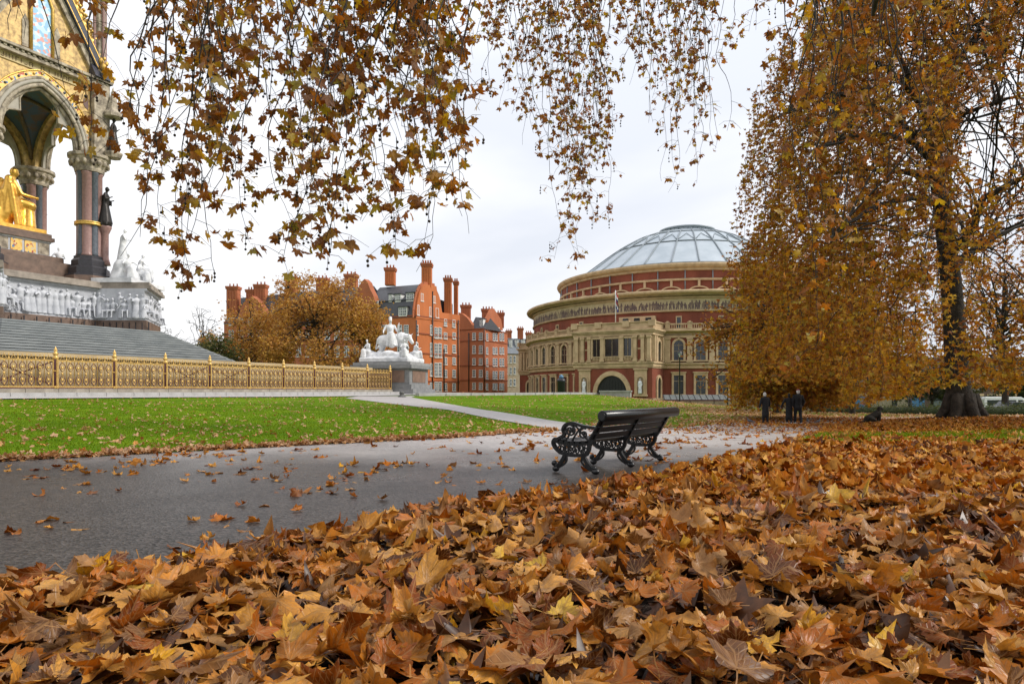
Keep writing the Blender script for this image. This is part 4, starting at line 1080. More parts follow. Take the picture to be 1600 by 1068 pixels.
def frame_at(th, off, name, parent=hall):
    """an Empty standing on the curved wall; +x along the wall, -y outwards"""
    p = el(th, off, 0); nn = eln(th)
    return empty(name, p, math.atan2(nn.x, -nn.y), parent)
FN = lambda a, b, t: (a, -t, b)         # polygon in the wall plane, t outwards
def arch_poly(w_, z0, z1, n=10):
    """round-headed outline: springs at z1 - w"""
    zs = z1 - w_
    return [(-w_, z0)] + [(w_ * math.cos(PI - PI * i / n), zs + w_ * math.sin(PI - PI * i / n)) for i in range(n + 1)] + [(w_, z0)]
me_af = MB().strip(arch_poly(1.25, 9.5, 13.8), arch_poly(.86, 9.5, 13.4), -.1, .32, FN).box((0, -.2, 9.62), (3.0, .55, .24)).box((0, -.35, 13.75), (.34, .25, .5)).mesh('frame', MAT_TERRA)
me_ap = MB().prism(arch_poly(.87, 9.5, 13.4), -.05, .06, FN).mesh('pane', MAT_GLASSD)
me_am = MB().box((0, -.1, 11.2), (.09, .08, 3.4)).box((0, -.1, 11.4), (1.7, .08, .09)).box((0, -.1, 12.5), (1.7, .08, .09)).mesh('glazing_bar', MAT_TERRA_D)
me_rf = MB().strip([(-1.25, 3.3), (-1.25, 7.4), (1.25, 7.4), (1.25, 3.3)], [(-.86, 3.3), (-.86, 6.95), (.86, 6.95), (.86, 3.3)], -.1, .28, FN).box((0, -.2, 7.5), (2.8, .5, .2)).box((0, -.18, 3.4), (2.6, .45, .2)).mesh('frame', MAT_TERRA)
me_rp = MB().prism([(-.88, 3.3), (.88, 3.3), (.88, 7.0), (-.88, 7.0)], -.05, .06, FN).mesh('pane', MAT_GLASSD)
me_rm = MB().box((0, -.1, 5.9), (1.7, .08, .1)).box((0, -.1, 5.0), (.08, .08, 3.4)).mesh('glazing_bar', MAT_TERRA_D)
me_pil = MB().box((0, -.2, 11.6), (.95, .5, 4.6)).box((0, -.26, 9.5), (1.2, .66, .35)).box((0, -.26, 13.75), (1.2, .66, .35)).mesh('pilaster', MAT_TERRA)
me_pier = MB().box((0, 0, 15.98), (.8, .6, 1.1)).box((0, 0, 16.62), (.95, .75, .2)).box((0, 0, 16.8), (.4, .4, .25)).mesh('balustrade_pier', MAT_TERRA)
mb = MB()
for j in range(9): mb.box((-1.6 + j * .4, 0, 15.92), (.15, .2, .7))
me_bal = mb.mesh('balusters', MAT_TERRA)
me_sw = MB().strip([(-.55, 15.4), (-.55, 18.0), (.55, 18.0), (.55, 15.4)], [(-.36, 15.4), (-.36, 17.75), (.36, 17.75), (.36, 15.4)], -.1, .2, FN).mesh('frame', MAT_TERRA)
me_sp = MB().prism([(-.37, 15.4), (.37, 15.4), (.37, 17.8), (-.37, 17.8)], -.05, .05, FN).mesh('pane', MAT_GLASSD)
for k in range(30):
    for sg in (-1, 1):
        th = R(16 + 6 * k) * sg
        if abs(th) > R(100): continue
        if abs(abs(th) - PI / 2) < R(11): continue
        e = frame_at(th, 1.0, 'window'); link_mesh('frame', me_af, e); link_mesh('pane', me_ap, e); link_mesh('glazing_bar', me_am, e)
        e = frame_at(th, 1.0, 'window'); link_mesh('frame', me_rf, e); link_mesh('pane', me_rp, e); link_mesh('glazing_bar', me_rm, e)
        thp = R(13 + 6 * k) * sg
        e = frame_at(thp, 1.0, 'pilaster_bay'); link_mesh('pilaster', me_pil, e)
        e = frame_at(thp, 1.6, 'balustrade_bay'); link_mesh('balustrade_pier', me_pier, e)
        e = frame_at(th, 1.6, 'balustrade_bay'); link_mesh('balusters', me_bal, e)
        if k % 2 == 0:
            e = frame_at(th, 0.0, 'window'); link_mesh('frame', me_sw, e); link_mesh('pane', me_sp, e)
# dark procession figures inlaid in the frieze
fr = random.Random(8)
for s_ in range(-70, 100, 10):
    mb = MB()
    a0 = s_
    while a0 < s_ + 9.6:
        th = R(a0); wd = fr.uniform(.16, .34); ht = fr.uniform(1.2, 1.75)
        def fp(dx, z, off=.135): return tuple(el(th + dx / 37.0, off, 19.2 + z))
        lean = fr.uniform(-.25, .25)
        prof = [(-wd, 0), (-wd * .9 + lean * .3, ht * .45), (-wd * 1.3 + lean * .6, ht * .62), (-wd * .5 + lean, ht * .80), (-.1 + lean, ht * .84), (-.13 + lean, ht * .93), (lean, ht), (.13 + lean, ht * .92), (.1 + lean, ht * .83), (wd * .6 + lean, ht * .78), (wd * 1.2 + lean * .6, ht * fr.uniform(.5, .85)), (wd * .7, ht * .4), (wd, 0), (wd * .3, 0), (0, ht * .3), (-wd * .3, 0)]
        n0 = len(mb.v); mb.v += [fp(x, z) for x, z in prof]; mb.f.append(tuple(range(n0, n0 + len(prof)))); mb.sm.append(False)
        a0 += R(1) and fr.uniform(.65, 1.25)
    mb.build('mosaic_figures', M('mosaic_purple', (.10, .065, .065), .7, (.20, .14, .10), scale=1.6, ramp=(.4, .55)), hall)
# lunettes and flat piers on the upper drum
for k in range(-8, 12):
    th = R(10 * k + 3)
    e = frame_at(th, -6.5, 'lunette')
    arc = [(2.1 * math.cos(PI - PI * i / 12), 23.35 + 1.15 * math.sin(PI * i / 12)) for i in range(13)]
    arc2 = [(1.8 * math.cos(PI - PI * i / 12), 23.35 + .9 * math.sin(PI * i / 12)) for i in range(13)]
    MB().strip(arc, arc2, -.1, .3, FN).build('arch', MAT_TERRA, e)
    MB().box((0, -.15, 25.0), (.45, .4, 1.2)).build('keystone', MAT_TERRA, e)
    e = frame_at(R(10 * k - 2), -6.5, 'drainpipe'); MB().tube([(0, -.15, 23.2), (0, -.15, 27.6)], .11, 6).build('pipe', MAT_DRIB, e)

# dome: panels between iron ribs
def dome_pt(th, t):
    """t 0 at the rim, 1 at the lantern"""
    f = 1 - t; off_x = 6.2 + (26.6 - 6.2) * f; off_y = 6.6 + (30.2 - 6.6) * f
    z = 29.5 + 12.0 * math.sin(PI / 2 * (1 - f ** 1.0) ** 1.08 * .93) / math.sin(PI / 2 * .93)
    return Vector((off_x * math.sin(th), -off_y * math.cos(th), z))
NR = 30
dome = empty('dome', (0, 0, 0), 0, hall)
ts = [0, .06, .34, .40, .72, 1.0]
for i in range(NR):
    t0, t1 = 2 * PI * i / NR, 2 * PI * (i + 1) / NR
    for a, b in ((.02, .42), (.44, .70), (.72, 1.0)):
        mb = MB(); n = 4; m_ = 3
        for u in range(n + 1):
            for v in range(m_ + 1):
                mb.v.append(tuple(dome_pt(t0 + (t1 - t0) * v / m_, a + (b - a) * u / n)))
        for u in range(n):
            for v in range(m_):
                q = u * (m_ + 1) + v; mb.f.append((q, q + 1, q + m_ + 2, q + m_ + 1)); mb.sm.append(True)
        mb.build('panel', MAT_DOME, dome)
    MB().tube([dome_pt(t0, j / 12) + Vector((0, 0, .1)) for j in range(13)], [.16] * 9 + [.12] * 4, 5).build('rib', MAT_DRIB, dome)
    # scalloped bracing near the middle ring
    MB().tube([dome_pt(t0, .44) + Vector((0, 0, .15)), dome_pt((t0 + t1) / 2, .60) + Vector((0, 0, .15)), dome_pt(t1, .44) + Vector((0, 0, .15))], .07, 4).build('brace', MAT_DRIB, dome)
for t in (.02, .43, .71):
    MB().tube([dome_pt(2 * PI * i / 90, t) + Vector((0, 0, .06)) for i in range(91)], .16, 5, cap=False).build('ring', MAT_DRIB, dome)
def ovl(mb, prof, n=48):
    for i in range(n):
        for r_, z in prof: mb.v.append((r_ * math.sin(2 * PI * i / n), -r_ * 1.07 * math.cos(2 * PI * i / n), z))
    k = len(prof)
    for i in range(n):
        for j in range(k - 1): mb.f.append((i * k + j, ((i + 1) % n) * k + j, ((i + 1) % n) * k + j + 1, i * k + j + 1)); mb.sm.append(True)
    return mb
ovl(MB(), [(6.2, 41.2), (6.2, 42.3)]).build('lantern_wall', MAT_DOME, dome)
ovl(MB(), [(6.2, 42.2), (6.6, 42.25), (6.6, 42.6), (6.2, 42.7), (3, 43.2), (.01, 43.4)]).build('lantern_roof', MAT_DOME2, dome)
MB().lathe([(.5, 43.3), (.5, 43.8), (.1, 44.1)], n=8).build('lantern_vent', MAT_DRIB, dome)
for i in range(36):
    a = 2 * PI * i / 36; MB().box((6.25 * math.sin(a), -6.25 * 1.07 * math.cos(a), 41.75), (.12, .12, 1.0)).build('lantern_bar', MAT_DRIB, dome)

# porches
def porch(th, arch_side=True):
    e = frame_at(th, 0, 'porch'); 
    hw, d = 7.6, 6.4          # local: +x along the front, -y outwards
    MB().box((0, -d / 2, 5.5), (2 * hw, d, 5.4)).build('lower_wall', MAT_HBRICK, e)
    MB().box((0, -d / 2, 1.2), (2 * hw + .4, d + .4, 3.2)).build('base', MAT_TERRA_D, e)
    MB().box((0, -d / 2, 8.75), (2 * hw + .5, d + .5, .55)).box((0, -d / 2, 9.2), (2 * hw + .9, d + .9, .3)).box((0, -d / 2, 8.35), (2 * hw + .25, d + .25, .25)).build('string_course', MAT_TERRA, e)
    MB().box((0, -d / 2, 11.75), (2 * hw - .1, d - .1, 4.8)).build('upper_wall', MAT_TERRA, e)
    MB().box((0, -d / 2, 14.35), (2 * hw + .5, d + .5, .5)).box((0, -d / 2, 15.05), (2 * hw + 1.4, d + 1.4, .3)).box((0, -d / 2, 14.75), (2 * hw + .9, d + .9, .3)).build('cornice', MAT_TERRA, e)
    MB().box((0, -d / 2, 14.6), (2 * hw + .56, d + .56, .06)).build('shadow_line', MAT_TERRA_D, e)  # dark strip standing in for shade under the porch cornice
    MB().box((0, -d / 2, 15.85), (2 * hw + .3, d + .3, 1.2)).box((0, -d / 2, 16.5), (2 * hw + .7, d + .7, .2)).build('parapet', MAT_TERRA, e)
    for x in (-hw, -hw * .36, hw * .36, hw): MB().box((x, -d - .1, 16.2), (1.3, .6, 1.1)).build('parapet_block', MAT_TERRA, e)
    f = -d
    # three openings above
    for x, w_ in ((-3.05, .75), (0, 1.35), (3.05, .75)):
        q = empty('window', (x, f, 0), 0, e)
        MB().prism([(-w_, 10.2), (w_, 10.2), (w_, 13.6), (-w_, 13.6)], .0, .09, FN).build('pane', MAT_GLASSD, q)
        MB().strip([(-w_ - .3, 10.0), (-w_ - .3, 13.95), (w_ + .3, 13.95), (w_ + .3, 10.0)], [(-w_, 10.0), (-w_, 13.6), (w_, 13.6), (w_, 10.0)], .0, .4, FN).build('frame', MAT_TERRA, q)
        MB().box((0, -.14, 11.9), (.09, .1, 3.4)).build('glazing_bar', MAT_TERRA_D, q)
        mb = MB().box((0, -.28, 10.35), (2 * w_, .2, .12))
        for j in range(int(w_ * 2 / .3)): mb.box((-w_ + .15 + j * .3, -.28, 10.0), (.12, .15, .65))
        mb.build('balustrade', MAT_TERRA, q)
    for x in (-7.1, -5.9, -4.5, -1.9, 1.9, 4.5, 5.9, 7.1):
        MB().box((x, f - .2, 11.7), (.62, .5, 4.5)).box((x, f - .26, 9.6), (.85, .66, .4)).box((x, f - .26, 13.85), (.85, .66, .4)).build('pilaster', MAT_TERRA, e)
    for x in (-5.2, 5.2): 
        MB().box((x, f - .02, 11.5), (.62, .12, 3.6)).build('brick_panel', MAT_HBRICK, e)
        MB().box((x, f - .06, 11.7), (.62, .12, .25)).build('panel_rail', MAT_TERRA, e)
    # carriage arch
    oc = [(3.75 * math.cos(PI - PI * i / 20), 3.4 + 4.35 * math.sin(PI * i / 20)) for i in range(21)]
    ic = [(3.0 * math.cos(PI - PI * i / 20), 3.4 + 3.5 * math.sin(PI * i / 20)) for i in range(21)]
    a_ = empty('carriage_arch', (0, f, 0), 0, e)
    MB().strip([(-3.75, -.5)] + oc + [(3.75, -.5)], [(-3.0, -.5)] + ic + [(3.0, -.5)], .0, .45, FN).build('arch', MAT_TERRA, a_)
    MB().prism([(-3.0, -.5)] + ic + [(3.0, -.5)], .0, .12, FN).build('dark_opening', M('dark_doors', (.012, .012, .013), .5), a_)
    mb = MB()
    for j in range(9): mb.box((-2.4 + j * .6, -.16, 3.2), (.06, .06, 6.0 - abs(j - 4) * .35))
    mb.build('gate_bars', M('black_iron', (.02, .02, .022), .4), a_)
    # statue niches
    for x in (-5.5, 5.5):
        q = empty('niche', (x, f, 0), 0, e)
        MB().box((0, -.12, 5.6), (2.3, .3, 5.0)).box((0, -.2, 8.0), (2.6, .5, .3)).box((0, -.2, 3.3), (2.6, .5, .35)).build('surround', MAT_TERRA, q)
        MB().prism(arch_poly(.62, 3.7, 6.6), .25, .31, FN).build('recess', MAT_TERRA_D, q)
        MB().strip(arch_poly(.85, 3.5, 6.9), arch_poly(.62, 3.5, 6.6), .25, .42, FN).build('arch', MAT_TERRA, q)
        link_mesh('niche_figure', NICHE, q, (0, -.5, 3.6))
    # flanks
    for sg in (-1, 1):
        q = empty('flank', (sg * hw, -d / 2, 0), sg * PI / 2, e)
        MB().strip(arch_poly(1.3, 2.6, 7.0), arch_poly(.9, 2.6, 6.5), .0, .3, FN).build('arch', MAT_TERRA, q)
        MB().prism(arch_poly(.9, 2.6, 6.5), .0, .06, FN).build('dark_opening', MATS['dark_doors'], q)
        MB().strip(arch_poly(1.1, 9.6, 13.5), arch_poly(.75, 9.6, 13.1), .0, .3, FN).build('window_frame', MAT_TERRA, q)
        MB().prism(arch_poly(.75, 9.6, 13.1), .0, .06, FN).build('window_pane', MAT_GLASSD, q)
        for x in (-2.6, -1.75, 1.75, 2.6): MB().box((x, -.2, 11.7), (.55, .5, 4.5)).build('pilaster', MAT_TERRA, q)
NICHE = blob('niche_figure', person_prims(2.7, 'stand', robe=1.1), MAT_MARBLE, voxel=.09, mesh_only=True)
for th in (0, -PI / 2, PI / 2): porch(th)
# small attic behind the north porch
e = frame_at(R(4), 0, 'attic'); MB().box((0, -.4, 17.3), (7.0, .8, 1.6)).build('block', MAT_TERRA, e)
for x in (-2.2, 0, 2.2): MB().box((x, -.83, 17.4), (1.1, .1, .8)).build('opening', MAT_GLASSD, e)

def world_of(root, v):
    return Matrix.Translation(root.location) @ root.rotation_euler.to_matrix().to_4x4() @ Vector(v)
# flag on the porch roof
q = world_of(hall, (0.3, -45.6, 16.6))
fp = empty('flagpole', q, R(-31)); tag(fp, 'white flagpole with a limp red white and blue flag above the hall porch', 'flag')
MB().tube([(0, 0, 0), (0, 0, 6.0)], .09, 6).build('pole', M('white_paint', (.75, .75, .75), .5), fp)
for j, (c_, nm) in enumerate((((.5, .02, .03), 'flag_red'), ((.8, .8, .8), 'white_paint2'), ((.02, .03, .2), 'flag_blue'), ((.5, .02, .03), 'flag_red'), ((.8, .8, .8), 'white_paint2'), ((.02, .03, .2), 'flag_blue'))):
    mt = M(nm, c_, .8)
    z0 = 5.8 - j * .52
    mb = MB()
    for i in range(4):
        x0, x1 = .08 + i * .10, .08 + (i + 1) * .10
        y0, y1 = .12 * math.sin(i * 2.1 + j), .12 * math.sin((i + 1) * 2.1 + j)
        mb.add([(x0, y0, z0 - i * .22), (x1, y1, z0 - (i + 1) * .22), (x1, y1 + .015, z0 - (i + 1) * .22 - .52), (x0, y0 + .015, z0 - i * .22 - .52)], [(0, 1, 2, 3)])
    mb.build('flag_band', mt, fp)

# street railing before the hall, lamps and posts
rl = empty('iron_railing', (0, 0, 0)); tag(rl, 'low black iron railing along the street before the round hall', 'railing')
ra, rb = Vector((PX(1030, 108), 108, HZ)), Vector((PX(1175, 104), 104, HZ))
MAT_IRON = M('black_iron', (.02, .02, .022), .4)
for z in (.25, 1.25): MB().bar(ra + Vector((0, 0, z)), rb + Vector((0, 0, z)), .06, .07).build('rail', MAT_IRON, rl)
for i in range(44):
    p = ra.lerp(rb, i / 43); MB().box((p.x, p.y, HZ + .7), (.05, .05, 1.4)).build('bar', MAT_IRON, rl)
aw = empty('glazed_canopy', (PX(1095, 116), 116, HZ), R(-3)); tag(aw, 'long sloping glazed canopy with dark frame along the hall basement', 'canopy')
MB().box((0, 0, 3.0), (12.6, 2.0, .09), m=Euler((R(24), 0, 0)).to_matrix()).build('roof', M('canopy_glass', (.18, .19, .19), .3, (.09, .10, .10), scale=4), aw)
MB().box((0, -.95, 2.5), (12.8, .12, .22)).build('front_beam', M('dark_red_iron', (.09, .02, .02), .5), aw)
for i in range(13): MB().box((-6.2 + i * 1.03, 0, 3.06), (.07, 2.0, .1), m=Euler((R(24), 0, 0)).to_matrix()).build('glazing_bar', MAT_IRON, aw)
for i in range(4): MB().box((-6 + i * 4, -.9, 1.2), (.12, .12, 2.5)).build('post', MAT_IRON, aw)

def lamp(px, ytop, Y, label, lantern=True, hgt=None):
    x = PX(px, Y); z0 = tz(x, Y) - .1; zt = EYE - (ytop - HOR) / FPX * Y; h = zt - z0
    e = empty('lamp_post', (x, Y, z0)); tag(e, label, 'lamp post')
    r_ = .11
    MB().lathe([(.3, 0), (.3, .5), (.2, .7), (.16, 1.3), (.11, 1.5), (r_, 1.6), (.08, h - 1.2), (.13, h - 1.15), (.05, h - 1.1)], n=10).build('post', MAT_IRON, e)
    if lantern:
        MB().lathe([(.14, h - 1.1), (.30, h - .55), (.30, h - .5)], n=8, smooth=False).build('lantern_glass', M('lamp_glass', (.5, .5, .48), .2), e)
        MB().lathe([(.40, h - .52), (.36, h - .42), (.22, h - .26), (.1, h - .2), (.12, h - .12), (0, h)], n=8, smooth=False).build('lantern_hood', MAT_IRON, e)
        for k in range(4):
            a = k * PI / 2 + .4; MB().bar((.14 * math.cos(a), .14 * math.sin(a), h - 1.1), (.31 * math.cos(a), .31 * math.sin(a), h - .5), .04, .04).build('lantern_bar', MAT_IRON, e)
        MB().bar((-.4, 0, h - 1.25), (.4, 0, h - 1.25), .05, .05).build('ladder_bar', MAT_IRON, e)
    else:
        MB().bar((0, 0, h - .1), (-.9, 0, h), .1, .1).build('arm', MAT_IRON, e)
        MB().box((-.95, 0, h - .06), (.7, .25, .14)).build('lamp_head', MAT_IRON, e)
lamp(1062, 546, 100, 'black lamp post with glazed lantern before the round hall windows')
lamp(1137, 577, 98, 'slender black post with short arm beside the autumn tree edge', lantern=False)
lamp(1422, 606, 62, 'short black lamp post beyond the hedge near the big trunk', lantern=False)
# tall dark kiosk with a blue top before the hall
x = PX(877, 110); e = empty('advertising_pillar', (x, 110, -2.4)); tag(e, 'tall dark cylindrical pillar with a blue top before the hall', 'pillar')
MB().lathe([(.62, 0), (.62, 4.9), (.7, 5.0), (.7, 5.2), (.5, 5.5)], n=16).build('drum', M('pillar_dark', (.02, .02, .028), .4), e)
MB().lathe([(.36, 5.5), (.36, 5.9), (.0, 6.15)], n=12).build('top', M('pillar_blue', (.10, .22, .36), .5), e)

# ================================================================== RED BRICK MANSIONS
MAT_MBRICK = brick_mat('mansion_brick', (.55, .16, .050), (.48, .13, .042), (.40, .19, .10), soot=.80)
MAT_MBRICK2 = brick_mat('mansion_brick_dull', (.44, .135, .058), (.38, .11, .048), (.33, .16, .10), soot=.80)
MAT_SLATE = M('slate', (.075, .078, .088), .55, (.045, .047, .055), scale=2.0, stretch=(1, 1, 4))
MAT_WFRAME = M('white_frames', (.74, .74, .72), .55, (.66, .66, .64), scale=1)
MAT_WPANE = M('window_glass', (.10, .12, .14), .1, (.05, .06, .075), scale=.5, spec=.8)
MAT_PIPE = M('drainpipe', (.03, .022, .02), .5)
MAT_BAND = M('brick_band', (.30, .085, .035), .8, (.22, .06, .026), scale=2)

class Facade:
    """upright wall between two plan points; u runs 0..len from a, t outwards"""
    def __init__(s, root, a, b):
        s.root = root; s.a = Vector((a[0], a[1], 0)); s.b = Vector((b[0], b[1], 0)); s.d = (s.b - s.a); s.len = s.d.length; s.d.normalize()
        s.n = Vector((s.d.y, -s.d.x, 0))
        if s.n.y > 0: s.n = -s.n
        s.o = Vector((root.location.x, root.location.y, 0))
    def pt(s, u, z, t=0.0): return s.a + s.d * u + s.n * t - s.o + Vector((0, 0, z - s.root.location.z))
    def fn(s): return lambda a, b, t: s.pt(a, b, t)
    def u_px(s, px):
        """u of the wall point seen at photo column px"""
        k = (px - 800) / FPX
        return (k * s.a.y - s.a.x) / (s.d.x - k * s.d.y)
    def z_py(s, u, py):
        return EYE - (py - HOR) / FPX * (s.a.y + s.d.y * u)
    def window(s, u, z0, z1, w_, bars=(1, 3), arch=False, parent=None):
        e = empty('window', (0, 0, 0), 0, parent or s.root)
        poly = [(u - w_ / 2, z0), (u - w_ / 2, z1), (u + w_ / 2, z1), (u + w_ / 2, z0)]
        MB().prism(poly, -.05, .06, s.fn()).build('pane', MAT_WPANE, e)
        mb = MB(); f = .10
        mb.strip([(u - w_ / 2 - f, z0 - f), (u - w_ / 2 - f, z1 + f), (u + w_ / 2 + f, z1 + f), (u + w_ / 2 + f, z0 - f)], [(u - w_ / 2, z0), (u - w_ / 2, z1), (u + w_ / 2, z1), (u + w_ / 2, z0)], .0, .16, s.fn())
        for i in range(bars[0]): uu = u - w_ / 2 + w_ * (i + 1) / (bars[0] + 1); mb.prism([(uu - .05, z0), (uu - .05, z1), (uu + .05, z1), (uu + .05, z0)], .05, .12, s.fn())
        for i in range(bars[1]): zz = z0 + (z1 - z0) * (i + 1) / (bars[1] + 1); mb.prism([(u - w_ / 2, zz - .04), (u - w_ / 2, zz + .04), (u + w_ / 2, zz + .04), (u + w_ / 2, zz - .04)], .05, .11, s.fn())
        mb.build('frame', MAT_WFRAME, e)
        MB().prism([(u - w_ / 2 - .2, z0 - .28), (u - w_ / 2 - .2, z0 - .1), (u + w_ / 2 + .2, z0 - .1), (u + w_ / 2 + .2, z0 - .28)], .0, .22, s.fn()).build('sill', MAT_WFRAME, e)
        return e
    def wpx(s, px, py0, py1, wpx=7, **k):
        """window at photo column px between rows py0 (top) and py1"""
        u = s.u_px(px); w_ = abs(s.u_px(px + wpx / 2) - s.u_px(px - wpx / 2))
        return s.window(u, s.z_py(u, py1), s.z_py(u, py0), w_, **k)
    def band(s, z, h, t=.14, mat=None, u0=0, u1=None, name='string_course'):
        u1 = s.len if u1 is None else u1
        return MB().prism([(u0, z), (u0, z + h), (u1, z + h), (u1, z)], .0, t, s.fn()).build(name, mat or MAT_BAND, s.root)
    def pipe(s, px, py0, py1):
        u = s.u_px(px); MB().tube([s.pt(u, s.z_py(u, py1), .2), s.pt(u, s.z_py(u, py0), .2)], .13, 6).build('drainpipe', MAT_PIPE, s.root)

def chimney(root, px, py0, py1, Y, wpx, depth=1.6, pots=3, mat=None):
    a = P(px - wpx / 2, py1, Y); b = P(px + wpx / 2, py0, Y); wd = b.x - a.x; h = b.z - a.z
    e = empty('chimney', (a.x + wd / 2 - root.location.x, Y - root.location.y, a.z - root.location.z), 0, root)
    MB().box((0, 0, h / 2 - .3), (wd, depth, h - .6)).build('stack', mat or MAT_MBRICK, e)
    MB().box((0, 0, h - .75), (wd + .35, depth + .35, .3)).box((0, 0, h - .35), (wd + .5, depth + .5, .4)).build('corbel', MAT_MBRICK2, e)
    n = 4
    for i in range(n): MB().box((-wd / 2 + wd * (i + .5) / n, -depth / 2 - .06, h / 2 - .6), (wd / n * .45, .14, h - 1.6)).build('rib', mat or MAT_MBRICK, e)
    for i in range(pots): MB().lathe([(.2, h - .2), (.16, h + .5), (.2, h + .6)], (-wd / 2 + wd * (i + .5) / pots, 0, 0), 8).build('pot', MAT_MBRICK2, e)
    return e

def wall_block(root, poly, z0, z1, mat, name='wall'):
    o = root.location
    return MB().prism([(a - o.x, b - o.y) for a, b in poly], z0 - o.z, z1 - o.z, flat3).build(name, mat, root)

# --- gabled corner block
A_ = P(650, 610, 145); B_ = P(718, 610, 158); C_ = P(566, 610, 151)
mb1 = empty('brick_mansion', (A_.x, A_.y, -1)); tag(mb1, 'tall orange brick mansion block with shaped gable, slate roof and high chimneys', 'building', 'red brick mansion blocks')
dl = (Vector((C_.x, C_.y, 0)) - Vector((A_.x, A_.y, 0))).normalized(); dr = (Vector((B_.x, B_.y, 0)) - Vector((A_.x, A_.y, 0))).normalized()
D_ = (B_.x + dl.x * 14, B_.y + dl.y * 14 + 3)
FR = Facade(mb1, (A_.x, A_.y), (B_.x, B_.y)); FLf = Facade(mb1, (A_.x, A_.y), (C_.x, C_.y))
ze = FR.z_py(0, 495)
wall_block(mb1, [(A_.x, A_.y), (B_.x, B_.y), (B_.x + dl.x * 12, B_.y + dl.y * 12 + 2), (C_.x, C_.y)], -1, ze, MAT_MBRICK)
# shaped gable on the right face
def gpx(fc, lst): 
    r_ = []
    for px, py in lst:
        u = fc.u_px(px); r_.append((u, fc.z_py(u, py)))
    return r_
zG = gpx(FR, [(650, 496), (650, 485), (652, 470), (655, 456), (659, 448), (664, 444), (681, 447), (682, 455), (686, 464), (688, 476), (690, 488), (718, 492), (718, 505), (650, 497)])
MB().prism(zG, -.9, .12, FR.fn()).build('gable', MAT_MBRICK, mb1)
for j in range(len(zG) - 4):
    MB().bar(FR.pt(*zG[j], -.4), FR.pt(*zG[j + 1], -.4), 1.2, .22, up=FR.n).build('gable_coping', MAT_MBRICK2, mb1)
for py in (494, 521, 552, 596): FR.band(FR.z_py(0, py), .3); 
for py in (494, 596): FLf.band(FLf.z_py(0, py), .3)
# slate mansard over the left face
def gp(fc, u, z, t): return fc.pt(u, z, t)
zr0, zr1, zr2 = ze, FLf.z_py(0, 466), FLf.z_py(0, 436)
Lf = FLf.len
mb = MB(); vs = []
for u, z, t in ((-.05, zr0, .1), (Lf, zr0, .1), (Lf, zr1, -1.0), (-.05, zr1, -1.0), (-.05, zr2, -6.5), (Lf, zr2, -6.5), (Lf, zr0, -12), (-.05, zr0, -12)): vs.append(tuple(gp(FLf, u, z, t)))
mb.add(vs, [(0, 1, 2, 3), (3, 2, 5, 4), (4, 5, 6, 7), (0, 3, 4, 7), (1, 6, 5, 2)]); mb.build('slate_roof', MAT_SLATE, mb1)
for z_ in (zr1,): MB().bar(gp(FLf, 0, zr1, -.85), gp(FLf, Lf, zr1, -.85), .25, .14).build('roof_roll', MAT_SLATE, mb1)
def dormer(fc, px, py0, py1, wpx, t=.25, root=None):
    u = fc.u_px(px); wd = abs(fc.u_px(px + wpx / 2) - fc.u_px(px - wpx / 2)); z0, z1 = fc.z_py(u, py1), fc.z_py(u, py0)
    e = empty('dormer', (0, 0, 0), 0, fc.root)
    MB().prism([(u - wd / 2, z0), (u - wd / 2, z1), (u + wd / 2, z1), (u + wd / 2, z0)], -2.6, t - .06, fc.fn()).build('cheeks', MAT_WFRAME, e)
    MB().prism([(u - wd / 2 - .15, z1), (u - wd / 2 - .15, z1 + .25), (u + wd / 2 + .15, z1 + .25), (u + wd / 2 + .15, z1)], -2.6, t + .15, fc.fn()).build('lid', MAT_SLATE, e)
    MB().prism([(u - wd * .38, z0 + .25), (u - wd * .38, z1 - .2), (u + wd * .38, z1 - .2), (u + wd * .38, z0 + .25)], t - .06, t + .01, fc.fn()).build('pane', MAT_WPANE, e)
    mb = MB()
    for k in (-.2, .0, .2): mb.prism([(u + wd * k - .05, z0 + .2), (u + wd * k - .05, z1 - .1), (u + wd * k + .05, z1 - .1), (u + wd * k + .05, z0 + .2)], t + .01, t + .06, fc.fn())
    for k in (.35, .65):
        zz = z0 + (z1 - z0) * k; mb.prism([(u - wd * .4, zz - .05), (u - wd * .4, zz + .05), (u + wd * .4, zz + .05), (u + wd * .4, zz - .05)], t + .01, t + .06, fc.fn())
    mb.build('glazing_bars', MAT_WFRAME, e)
dormer(FLf, 630, 480, 494, 13); dormer(FLf, 637, 457, 470, 12, -.8); dormer(FLf, 618, 459, 471, 9, -.8); dormer(FLf, 606, 459, 471, 5, -.8)
# windows of the right face, row by row
for px, w_ in ((681, 4.2), (687, 4.2)):
    for y0, y1 in ((512, 527), (537, 557), (567, 587), (597, 610)): FR.wpx(px, y0, y1, w_)
for px, w_ in ((695.5, 4), (709, 4)):
    for y0, y1 in ((520, 528), (539, 550), (559, 568), (578, 588), (599, 609)): FR.wpx(px, y0, y1, w_, bars=(1, 2))
for y0, y1 in ((508, 522), (536, 555), (568, 586), (598, 609)): 
    FR.wpx(651.5, y0, y1, 1.8, bars=(0, 2)); FR.wpx(673, y0, y1, 1.8, bars=(0, 2))
for px, y0, y1, w_ in ((653, 477, 491, 2), (671.5, 480, 493, 2), (682.5, 482, 495, 4), (659, 459, 469, 3.2), (678, 463, 472, 2.4), (695.5, 499, 508, 3.4), (708.5, 500, 510, 3.4)): FR.wpx(px, y0, y1, w_, bars=(1, 2))
FR.pipe(675, 455, 611); FR.pipe(715, 500, 611); FR.pipe(693, 545, 611); FR.pipe(649.5, 500, 560)
for px, y0, y1 in ((635, 508, 522), (625, 508, 522), (635, 536, 555), (625, 536, 555), (612, 508, 522), (600, 508, 522)): FLf.wpx(px, y0, y1, 6)
